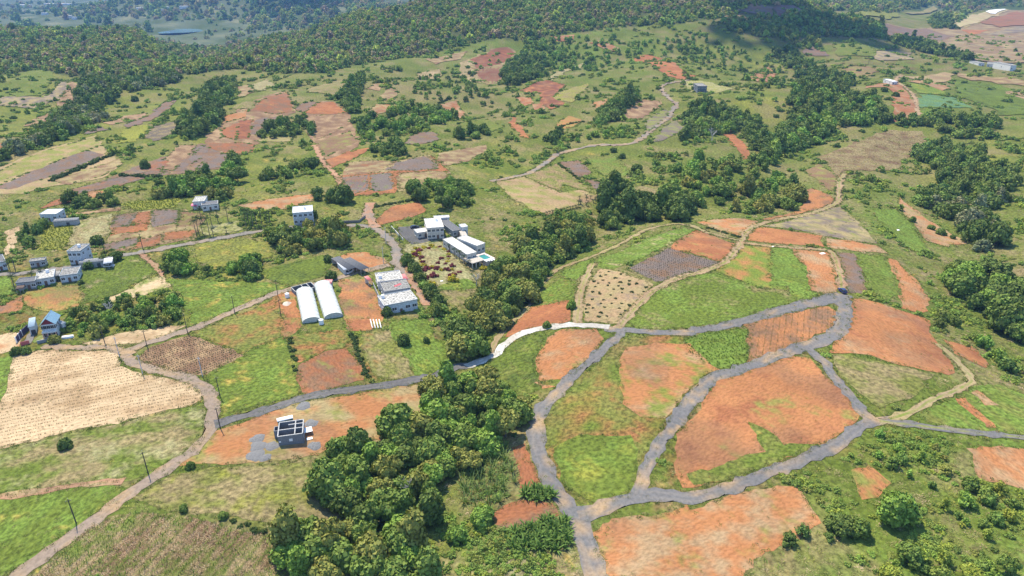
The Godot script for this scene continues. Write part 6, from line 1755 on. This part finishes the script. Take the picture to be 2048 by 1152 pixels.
func make_scrub() -> void:
	# uncountable ground cover on the land between the fields
	meshes["tuft0"] = blades_mesh(1, 22, 0.6, 0.1, 1.2, 0.7, 2)
	meshes["tuft1"] = blades_mesh(2, 20, 0.5, 0.11, 1.2, 0.6, 2)
	var bush := {"shrub0": [[], []], "shrub1": [[], []], "shrub2": [[], []], "far_crown0": [[], []]}
	var tuft := [[], []]
	var line := forest_line()
	var d := 95.0
	while d < 1300.0:
		var gap := clampf(d * 0.0095, 1.5, 9.0)
		var x := -0.82 * d - 70.0
		while x < 0.82 * d + 70.0:
			var q := Vector2(x + rng.randf_range(-0.5, 0.5) * gap, -d + rng.randf_range(-0.5, 0.5) * gap)
			x += gap
			if is_covered(q.x, q.y):
				continue
			if d > 820.0 and Geometry2D.is_point_in_polygon(pixel_of(Vector3(q.x, H(q.x, q.y), q.y)), line):
				continue
			var v := n_patch.get_noise_2d(q.x / 2.6 + 50.0, q.y / 2.6) * 0.8 + n_mid.get_noise_2d(q.x / 2.0, q.y / 2.0) * 0.5
			var far := gap / 1.5
			if v + 0.11 * rng.randfn() > 0.2:
				var c: Color = TONES.mid.lerp([TONES.fresh, TONES.deep, TONES.olive, TONES.lime][rng.randi() % 4], rng.randf())
				var k := "shrub%d" % (rng.randi() % 3) if rng.randf() < 0.8 or far < 2.0 else "far_crown0"
				bush[k][0].append(place(q, rng.randf_range(0.45, 1.2) * pow(far, 0.7) * (1.0 if v < 0.4 else 1.3), rng.randf_range(0.7, 1.2), 0.1))
				bush[k][1].append(c * 1.15)
			elif d < 420.0 and rng.randf() < 0.7:
				var c: Color = PAL.olive.lerp([PAL.dry, PAL.green, PAL.yellow, PAL.bright, PAL.straw][rng.randi() % 5], rng.randf())
				tuft[0].append(place(q, rng.randf_range(0.8, 1.4) * pow(far, 0.5), rng.randf_range(0.5, 0.9), 0.05))
				tuft[1].append(c * 1.1)
			elif rng.randf() < 0.012:
				bush.shrub1[0].append(place(q, rng.randf_range(0.6, 1.0) * pow(far, 0.8), 1.1, 0.1))
				bush.shrub1[1].append(TONES.deep)
		d += gap * 0.9
	for k in bush:
		stuff("scrub", meshes[k], mats.leaf, bush[k][0], bush[k][1], "low green scrub growing wild between the fields", "scrub")
	stuff("grass", meshes.tuft0, mats.blade, tuft[0], tuft[1], "rough grass growing wild between the fields", "grass")
	print("scrub ", bush.shrub0[0].size(), " ", tuft[0].size())

func make_crops() -> void:
	meshes["spiky"] = blades_mesh(3, 11, 0.55, 0.1, 1.0, 0.12, 2)
	meshes["stalk"] = blades_mesh(4, 9, 1.1, 0.12, 0.8, 0.22, 2)
	for c in crops:
		var kind: String = c[0].replace("over_", "")
		var poly: PackedVector2Array = c[1]
		var dir: Vector2 = c[2]
		var P := []
		var T := []
		var mid := Vector2.ZERO
		for p in poly: mid += p / poly.size()
		var far := maxf(1.0, Vector3(mid.x, -120, mid.y).length() / 220.0)
		if kind == "tuft":
			for q in scatter(poly, 1.05 * far, 0.9, 0.6):
				var v := n_patch.get_noise_2d(q.x * 1.2, q.y * 1.2) + 0.3 * rng.randfn()
				var t: Color = PAL.green.lerp(PAL.bright, clampf(v + 0.4, 0.0, 1.0)).lerp(PAL.dry, smoothstep(0.2, 0.7, -v))
				if c[0] == "tuft" and c[3].begins_with("dry"): t = PAL.dry.lerp(PAL.olive, clampf(v + 0.5, 0.0, 1.0)).lerp(PAL.yellow, smoothstep(0.25, 0.6, v) * 0.8)
				if rng.randf() < 0.012: t = PAL.gold
				P.append(place(q, rng.randf_range(0.5, 1.1) * far, 0.6, 0.05))
				T.append(t * rng.randf_range(0.85, 1.2))
			stuff("grass", meshes.tuft1, mats.blade, P, T, "grass growing on the " + c[3], "grass")
		elif kind in ["pineapple", "pineapple_grey", "maize", "stakes", "leafy", "stubble"]:
			var gap: float = {"pineapple": 1.5, "pineapple_grey": 1.6, "maize": 1.35, "stakes": 2.0, "leafy": 1.1, "stubble": 1.9}[kind] 
			var step: float = {"pineapple": 0.6, "pineapple_grey": 0.75, "maize": 0.62, "stakes": 0.7, "leafy": 1.0, "stubble": 0.55}[kind] * far
			var side := Vector2(-dir.y, dir.x)
			var lo := Vector2(1e9, 1e9)
			var hi := -lo
			for p in poly:
				var w := Vector2(p.dot(dir), p.dot(side))
				lo = lo.min(w)
				hi = hi.max(w)
			var s := lo.y
			var row := 0
			while s < hi.y:
				row += 1
				var a := lo.x
				while a < hi.x:
					var q := dir * (a + rng.randf_range(-0.2, 0.2) * (4.0 if kind == "leafy" else 1.0)) + side * (s + rng.randf_range(-0.12, 0.12) * (6.0 if kind == "leafy" else 1.0))
					a += step
					if not Geometry2D.is_point_in_polygon(q, poly):
						continue
					var v := n_patch.get_noise_2d(q.x / 1.1, q.y / 1.1) + 0.25 * rng.randfn()
					var t: Color
					var sz := rng.randf_range(0.8, 1.25)
					match kind:
						"pineapple": t = Color(0.13, 0.115, 0.075).lerp(PAL.dry, clampf(v + 0.3, 0.0, 1.0) * 0.5)
						"pineapple_grey": t = Color(0.15, 0.15, 0.125).lerp(PAL.grey, rng.randf() * 0.6)
						"maize":
							t = PAL.straw.lerp(PAL.tan, rng.randf()) if v < (-0.32 if row % 2 else 0.3) else PAL.green.lerp(PAL.bright, rng.randf() * 0.5)
							sz *= 0.85
						"stubble":
							t = PAL.straw.lerp(PAL.tan, clampf(0.5 + v, 0.0, 1.0))
							sz *= 0.75
							if v > 0.35: continue
						"stakes":
							if rng.randf() < 0.25: continue
							t = PAL.dry.lerp(PAL.olive, clampf(v + 0.5, 0.0, 1.0))
							sz *= 0.8
						"leafy": t = (PAL.bright if c[3].begins_with("vivid") else PAL.yellow).lerp(PAL.green, clampf(v + 0.35, 0.0, 1.0) * 0.6)
					P.append(place(q, sz * (far if kind == "leafy" else 1.0), 1.0, 0.03))
					T.append(t * rng.randf_range(0.85, 1.2))
				s += gap
			stuff({"maize": "maize_crop", "stakes": "vegetable_crop", "leafy": "leaf_crop", "stubble": "straw_stubble"}.get(kind, "pineapple_crop"), meshes.stalk if kind == "maize" else meshes.spiky, mats.blade, P, T, "crop plants in rows on the " + c[3], "crop")

func make_weeds() -> void:
	# weeds creeping over the edges of the fields and roads, and thinly over bare soil
	var P := []
	var T := []
	var HP := []
	var HT := []
	for f in FIELDS:
		var poly := land(f[3])
		var mid := Vector2.ZERO
		for p in poly: mid += p / poly.size()
		var dist := Vector3(mid.x, -120, mid.y).length()
		if dist > 300.0 and dist < 900.0 and f[6] != "under" and (f[0] == "tilled_slope" or f[0] == "tilled_plot"):
			# low scrubby boundaries between the small plots
			for i in poly.size():
				var a := poly[i]
				var b := poly[(i + 1) % poly.size()]
				var n := int(a.distance_to(b) / (dist * 0.0038))
				for k in n:
					var p := a.lerp(b, (k + rng.randf()) / n) + Vector2(rng.randfn(), rng.randfn()) * 0.5
					if n_patch.get_noise_2d(p.x / 2.0, p.y / 2.0) < 0.02:
						continue
					HP.append(place(p, rng.randf_range(0.45, 1.0) * dist / 450.0, rng.randf_range(0.7, 1.2), 0.1))
					HT.append(TONES.deep.lerp([TONES.mid, TONES.olive, TONES.fresh][rng.randi() % 3], rng.randf()))
		if dist > 480.0:
			continue
		var far := maxf(1.0, dist / 230.0)
		for i in poly.size():
			var a := poly[i]
			var b := poly[(i + 1) % poly.size()]
			var n := int(a.distance_to(b) / (0.42 * far))
			for k in n:
				var p := a.lerp(b, (k + rng.randf()) / n)
				if n_patch.get_noise_2d(p.x * 1.3, p.y * 1.3) < -0.22:
					continue
				p += Vector2(rng.randfn(), rng.randfn()) * 0.75 * far
				weed(P, T, p, far, 1.0)
		if f[4] == "soil" and not f[6] in ["maize", "pineapple", "pineapple_grey", "stakes"]:
			for q in scatter(poly, 1.5 * far, 0.5, 0.6):
				if n_patch.get_noise_2d(q.x / 1.4 + 19.0, q.y / 1.4) + 0.2 * rng.randfn() > 0.3:
					weed(P, T, q, far, 0.7)
	for r in ROADS:
		var line := smooth_line(r[2])
		for i in range(1, line.size()):
			var d := (line[i] - line[i - 1]).normalized()
			var far := Vector3(line[i].x, -120, line[i].y).length() / 230.0
			if far > 2.2:
				continue
			far = maxf(1.0, far)
			for s in [-1.0, 1.0]:
				for k in 5:
					var wide: float = r[3] if r[6] < 0.0 else lerpf(r[3], r[6], float(i) / line.size())
					var p: Vector2 = line[i] + d * rng.randf_range(-1.0, 1.0) + Vector2(-d.y, d.x) * s * (wide / 2.0 + absf(rng.randfn()) * 0.5 + rng.randf_range(-0.25, 0.2))
					if n_patch.get_noise_2d(p.x * 1.3 + 9.0, p.y * 1.3) > -0.18:
						weed(P, T, p, far, 0.9)
	stuff("scrub", meshes.shrub2, mats.leaf, HP, HT, "scrubby boundary growth between the small hillside plots", "scrub")
	stuff("weeds", meshes.tuft1, mats.blade, P, T, "weeds creeping over the edges of fields and roads", "weeds")
	print("weeds ", P.size())

func weed(P: Array, T: Array, q: Vector2, far: float, size: float) -> void:
	var v := rng.randf()
	var c: Color = PAL.green.lerp(PAL.bright, rng.randf() * 0.6)
	if v < 0.3: c = PAL.dry.lerp(PAL.olive, rng.randf())
	elif v < 0.36: c = PAL.dark
	elif v < 0.375: c = PAL.gold
	P.append(place(q, rng.randf_range(0.45, 1.15) * size * pow(far, 0.7), rng.randf_range(0.6, 1.2), 0.02))
	T.append(c * rng.randf_range(0.8, 1.15))

func make_garden_plants() -> void:
	# banana and cane clumps, orchard bushes, garden shrubs, palms, dead trees, hedge rows
	meshes["banana"] = blades_mesh(7, 22, 3.2, 0.42, 0.95, 0.35, 4)
	meshes["cane"] = blades_mesh(8, 16, 3.0, 0.2, 0.75, 0.5, 3)
	var bl: StandardMaterial3D = mats.blade.duplicate()
	bl.albedo_color = Color(0.12, 0.2, 0.04).linear_to_srgb()
	bl.resource_name = "banana_leaf"
	var bl2: StandardMaterial3D = bl.duplicate()
	bl2.albedo_color = Color(0.17, 0.23, 0.06).linear_to_srgb()
	bl2.resource_name = "cane_leaf"
	for g in [["H 970 900 1120 860 1210 815 1340 830 1355 970 1280 1010 1080 1030 980 980", 1.55, "banana", "banana plant in the broad clump below the oval red bed", "banana plants below the oval red bed", bl], ["H 1045 670 1120 640 1230 630 1255 690 1200 715 1080 700", 1.6, "banana", "banana plant in the small clump above the oval red bed", "banana plants above the oval red bed", bl],
			["H 680 620 760 520 880 420 990 380 1040 620 980 690 880 780 720 720", 2.4, "cane", "cane stool in the thicket beside the narrow red bed", "cane stools beside the narrow red bed", bl2]]:
		for q in scatter(land(g[0]), g[1], 1.0, 0.35):
			var sz := rng.randf_range(0.6, 0.95)
			var o := thing(g[2] + "_plant", ("tall " if sz > 0.77 else "low ") + g[3], "plant", Vector3(q.x, H(q.x, q.y) - 0.05, q.y), rng.randf() * TAU, g[4])
			var l := part("leaves", meshes[g[2]], g[5], o)
			l.scale = Vector3.ONE * sz * (1.25 if g[2] == "cane" else 1.0)
	# orchard
	var om := leaf_tone("orchard_leaf", Color(0.075, 0.105, 0.035))
	var n := 0
	for q in scatter(land("E 1440 790 1430 700 1460 580 1530 500 1640 520 1820 585 1690 720 1625 800"), 4.3, 0.88, 0.3):
		var o := thing("orchard_bush", "small dark orchard bush in the young orchard beside two tracks", "bush", Vector3(q.x, H(q.x, q.y), q.y), rng.randf() * TAU, "bushes of the young orchard")
		part("crown", meshes["shrub%d" % (n % 3)], om, o).scale = Vector3.ONE * rng.randf_range(0.5, 0.85)
		part("trunk", meshes["trunk0"], mats.bark, o).scale = Vector3.ONE * 0.5
		n += 1
	# clipped garden shrubs at the villa
	for s in [["S 853 557", 1.5, "crimson"], ["S 868 553", 1.9, "crimson"], ["S 847 541", 1.6, "crimson"], ["S 856 538", 1.6, "crimson"], ["S 873 538", 1.5, "crimson"], ["S 893 540", 1.6, "crimson"], ["S 908 551", 1.5, "crimson"], ["S 900 552", 1.2, "crimson"], ["S 919 545", 1.0, "crimson"], ["S 905 533", 1.4, "crimson"], ["S 838 502", 1.5, "crimson"], ["S 829 510", 1.4, "crimson"], ["S 843 515", 1.2, "crimson"], ["S 845 525", 1.2, "crimson"], ["S 876 527", 1.1, "crimson"], ["S 882 518", 1.2, "crimson"], ["S 834 513", 1.2, "crimson"],
			["S 906 561", 2.4, "yellow"], ["S 862 571", 2.2, "yellow"], ["S 967 538", 1.6, "yellow"], ["S 827 506", 1.3, "yellow"], ["S 833 498", 1.3, "yellow"], ["S 848 495", 1.2, "yellow"], ["S 863 492", 1.2, "yellow"], ["S 824 515", 1.2, "yellow"], ["S 840 532", 1.1, "yellow"], ["S 866 536", 1.1, "yellow"], ["S 883 541", 1.1, "yellow"], ["S 904 540", 1.0, "yellow"], ["S 850 531", 1.0, "yellow"], ["S 838 507", 1.1, "yellow"]]:
		var at := spot(pixels(s[0])[0])
		var big: bool = s[1] > 1.55
		var o := thing("garden_shrub", ("large round " if big else "clipped ") + ("dark red" if s[2] == "crimson" else "bright yellow") + " shrub on the villa lawn", "shrub", at, rng.randf() * TAU, ("large " if big else "clipped ") + s[2] + " shrubs of the villa garden")
		part("foliage", meshes["shrub%d" % (rng.randi() % 3)], leaf_tone("crimson_leaf", Color(0.2, 0.05, 0.055)) if s[2] == "crimson" else leaf_tone("yellow_leaf", Color(0.42, 0.36, 0.025)), o).scale = Vector3(s[1], s[1] * 0.9, s[1]) * 1.1
	for i in 26:
		var a := TAU * i / 26.0
		if i in [4, 5, 6]:
			continue
		var at := spot(Vector2(868.0 + cos(a) * rng.randf_range(27.0, 34.0), 514.0 + sin(a) * rng.randf_range(18.0, 23.0)))
		var red := i % 3 == 0
		var o := thing("garden_shrub", "low " + ("dark red" if red else "golden yellow") + " shrub in the ring of shrubs around the villa lawn", "shrub", at, rng.randf() * TAU, "ring of low shrubs around the villa lawn")
		part("foliage", meshes["shrub%d" % (i % 3)], leaf_tone("crimson_leaf", Color.WHITE) if red else leaf_tone("yellow_leaf", Color.WHITE), o).scale = Vector3(1.0, 0.75, 1.0) * rng.randf_range(0.7, 1.1)
	# palms
	for k in 2:
		meshes["palm_head%d" % k] = fronds_mesh(20 + k, 18, 2.6, 0.0)
	var st := SurfaceTool.new()
	st.begin(Mesh.PRIMITIVE_TRIANGLES)
	limb(st, Vector3(0, -0.4, 0), Vector3(0.12, 0.5, 0), 0.2, 0.15, 8)
	limb(st, Vector3(0.12, 0.5, 0), Vector3(0, 1, 0.05), 0.15, 0.11, 8)
	st.generate_normals()
	meshes["palm_stem"] = st.commit()
	for s in [["D 1150 300", 9.0], ["D 1165 290", 10.0], ["D 1185 285", 9.0], ["D 1225 290", 9.5], ["D 1180 215", 8.0], ["D 1240 235", 8.0], ["D 1275 215", 7.0], ["D 1335 210", 8.0], ["D 1440 245", 8.0], ["D 1455 225", 8.0], ["D 1480 240", 8.5], ["D 1500 235", 7.5], ["D 1530 225", 9.0], ["D 1560 225", 7.0], ["D 1580 220", 7.0], ["D 1250 300", 5.0], ["D 1325 280", 4.0]]:
		palm(spot(pixels(s[0])[0]), s[1], "tall slim palm beside the pale lawn on the upper road", "palms along the upper road")
	for s in [["D 90 500", 7.0], ["D 60 500", 6.0], ["D 200 575", 6.0], ["D 90 610", 7.0], ["D 250 550", 5.5], ["D 290 520", 5.0]]:
		palm(spot(pixels(s[0])[0]), s[1], "ragged palm among the row of houses", "palms among the row houses")
	for s in [["E 300 290", 4.0], ["E 345 300", 4.5], ["E 350 330", 3.6], ["E 640 390", 4.5], ["E 670 420", 5.0], ["E 700 440", 5.5], ["E 725 460", 5.0], ["E 755 490", 5.0]]:
		palm(spot(pixels(s[0])[0]), s[1], "bushy palm in the villa garden", "palms of the villa garden")
	for i in 12:
		palm(spot(pixels("E %d %d" % [1210 + i * 17, 175 - i * 4])[0]), 2.6, "low palm in the planted row below the tan field", "row of low palms below the tan field")
	for q in scatter(land("E 1380 120 1400 80 1440 60 1500 90 1520 110 1450 125"), 4.5, 0.9):
		palm(Vector3(q.x, H(q.x, q.y), q.y), 3.0, "low palm in the cluster above the gully wood", "cluster of low palms above the gully wood")
	# dead trees
	for s in [["E 880 810", 7.5, "bare grey dead tree at the edge of the upper ravine wood"], ["H 390 700", 7.0, "bare white dead tree among the lower ravine wood"], ["H 330 760", 5.0, "broken pale dead tree beside the white dead tree"], ["E 800 590", 7.0, "leaning bare tree below the villa pool"], ["C 220 830", 11.0, "bare pale dead tree in the wide gully wood"], ["D 650 760", 6.0, "bare grey tree in the scrub wood by the blue roof"]]:
		dead_tree(spot(pixels(s[0])[0]), s[1], s[2])
	# hedge of small bushes along tracks
	for h in [["F 205 255 370 305", "hedge bush in the row beside the tan tilled plot", "hedge row by the tan plot", 10, 0.9], ["B 580 605 640 575", "hedge bush at the top of the red tan plot", "hedge row of the red tan plot", 6, 1.6], ["B 570 610 620 690", "hedge bush beside the red tan plot", "hedge row beside the red tan plot", 8, 1.5], ["A 300 1060 650 910", "hedge bush along the long grey terrace field", "hedge row of the grey terrace field", 16, 2.2], ["B 1260 755 1420 715", "hedge bush below the orange slope plot", "hedge row below the orange slope plot", 8, 1.8], ["B 1280 960 1400 1050", "hedge bush beside the brown slope plot", "hedge row beside the brown slope plot", 10, 1.2], ["E 200 130 500 75", "hedge bush above the orange earth terrace", "hedge row above the orange terrace", 16, 1.2], ["E 60 870 160 1120", "low bush between the strip plot and the thin grass plot", "bush row beside the thin grass plot", 16, 1.0],
			["G 1340 830 1640 940", "low bush on the stony bank above the maize field", "bushes of the stony bank", 10, 0.8], ["D 1690 900 1730 1080", "low bush at the edge of the strip vegetable plot", "bushes of the strip vegetable plot", 8, 0.9], ["A 710 1030 920 1040", "hedge bush below the red terrace plot", "hedge row below the red terrace plot", 8, 2.2]]:
		var e := land(h[0])
		for i in h[3]:
			var q := e[0].lerp(e[1], (i + 0.3 * rng.randf()) / (h[3] - 1.0)) + Vector2(rng.randf_range(-0.6, 0.6), rng.randf_range(-0.6, 0.6))
			var o := thing("hedge_bush", h[1], "bush", Vector3(q.x, H(q.x, q.y), q.y), rng.randf() * TAU, h[2])
			part("foliage", meshes["shrub%d" % (i % 3)], leaf_tone("hedge_leaf", Color(0.07, 0.11, 0.03)), o).scale = Vector3.ONE * h[4] * rng.randf_range(0.8, 1.3)

func palm(at: Vector3, tall: float, label: String, group: String) -> void:
	var o := thing("palm_tree", label, "palm", at, rng.randf() * TAU, group)
	var s := part("trunk", meshes.palm_stem, mats.bark, o)
	s.scale = Vector3(1, tall - 1.2, 1)
	var h := part("fronds", meshes["palm_head%d" % (rng.randi() % 2)], leaf_tone("palm_leaf", Color(0.09, 0.13, 0.04)), o, Vector3(0, tall - 1.25, 0.05))
	h.scale = Vector3.ONE * clampf(tall / 8.0, 0.6, 1.1)

func dead_tree(at: Vector3, tall: float, label: String) -> void:
	var o := thing("dead_tree", label, "tree", at, rng.randf() * TAU)
	var st := SurfaceTool.new()
	st.begin(Mesh.PRIMITIVE_TRIANGLES)
	limb(st, Vector3(0, -0.4, 0), Vector3(0.2, tall * 0.4, 0), tall * 0.035, tall * 0.028)
	st.generate_normals()
	part("trunk", st.commit(), mats.dead_wood, o)
	for i in 7:
		st = SurfaceTool.new()
		st.begin(Mesh.PRIMITIVE_TRIANGLES)
		var a := TAU * i / 7.0 + rng.randf()
		var b := Vector3(0.2 + cos(a) * tall * 0.22, tall * rng.randf_range(0.6, 0.85), sin(a) * tall * 0.22)
		limb(st, Vector3(0.2, tall * (0.3 + 0.014 * i), 0), b, tall * 0.02, tall * 0.012)
		for j in 4:
			limb(st, b.lerp(Vector3(0.2, tall * 0.38, 0), 0.12 * j), b + Vector3(rng.randfn(), rng.randf() * 1.2, rng.randfn()).normalized() * tall * 0.16, tall * 0.011, tall * 0.004, 4)
		st.generate_normals()
		part("branch", st.commit(), mats.dead_wood, o)
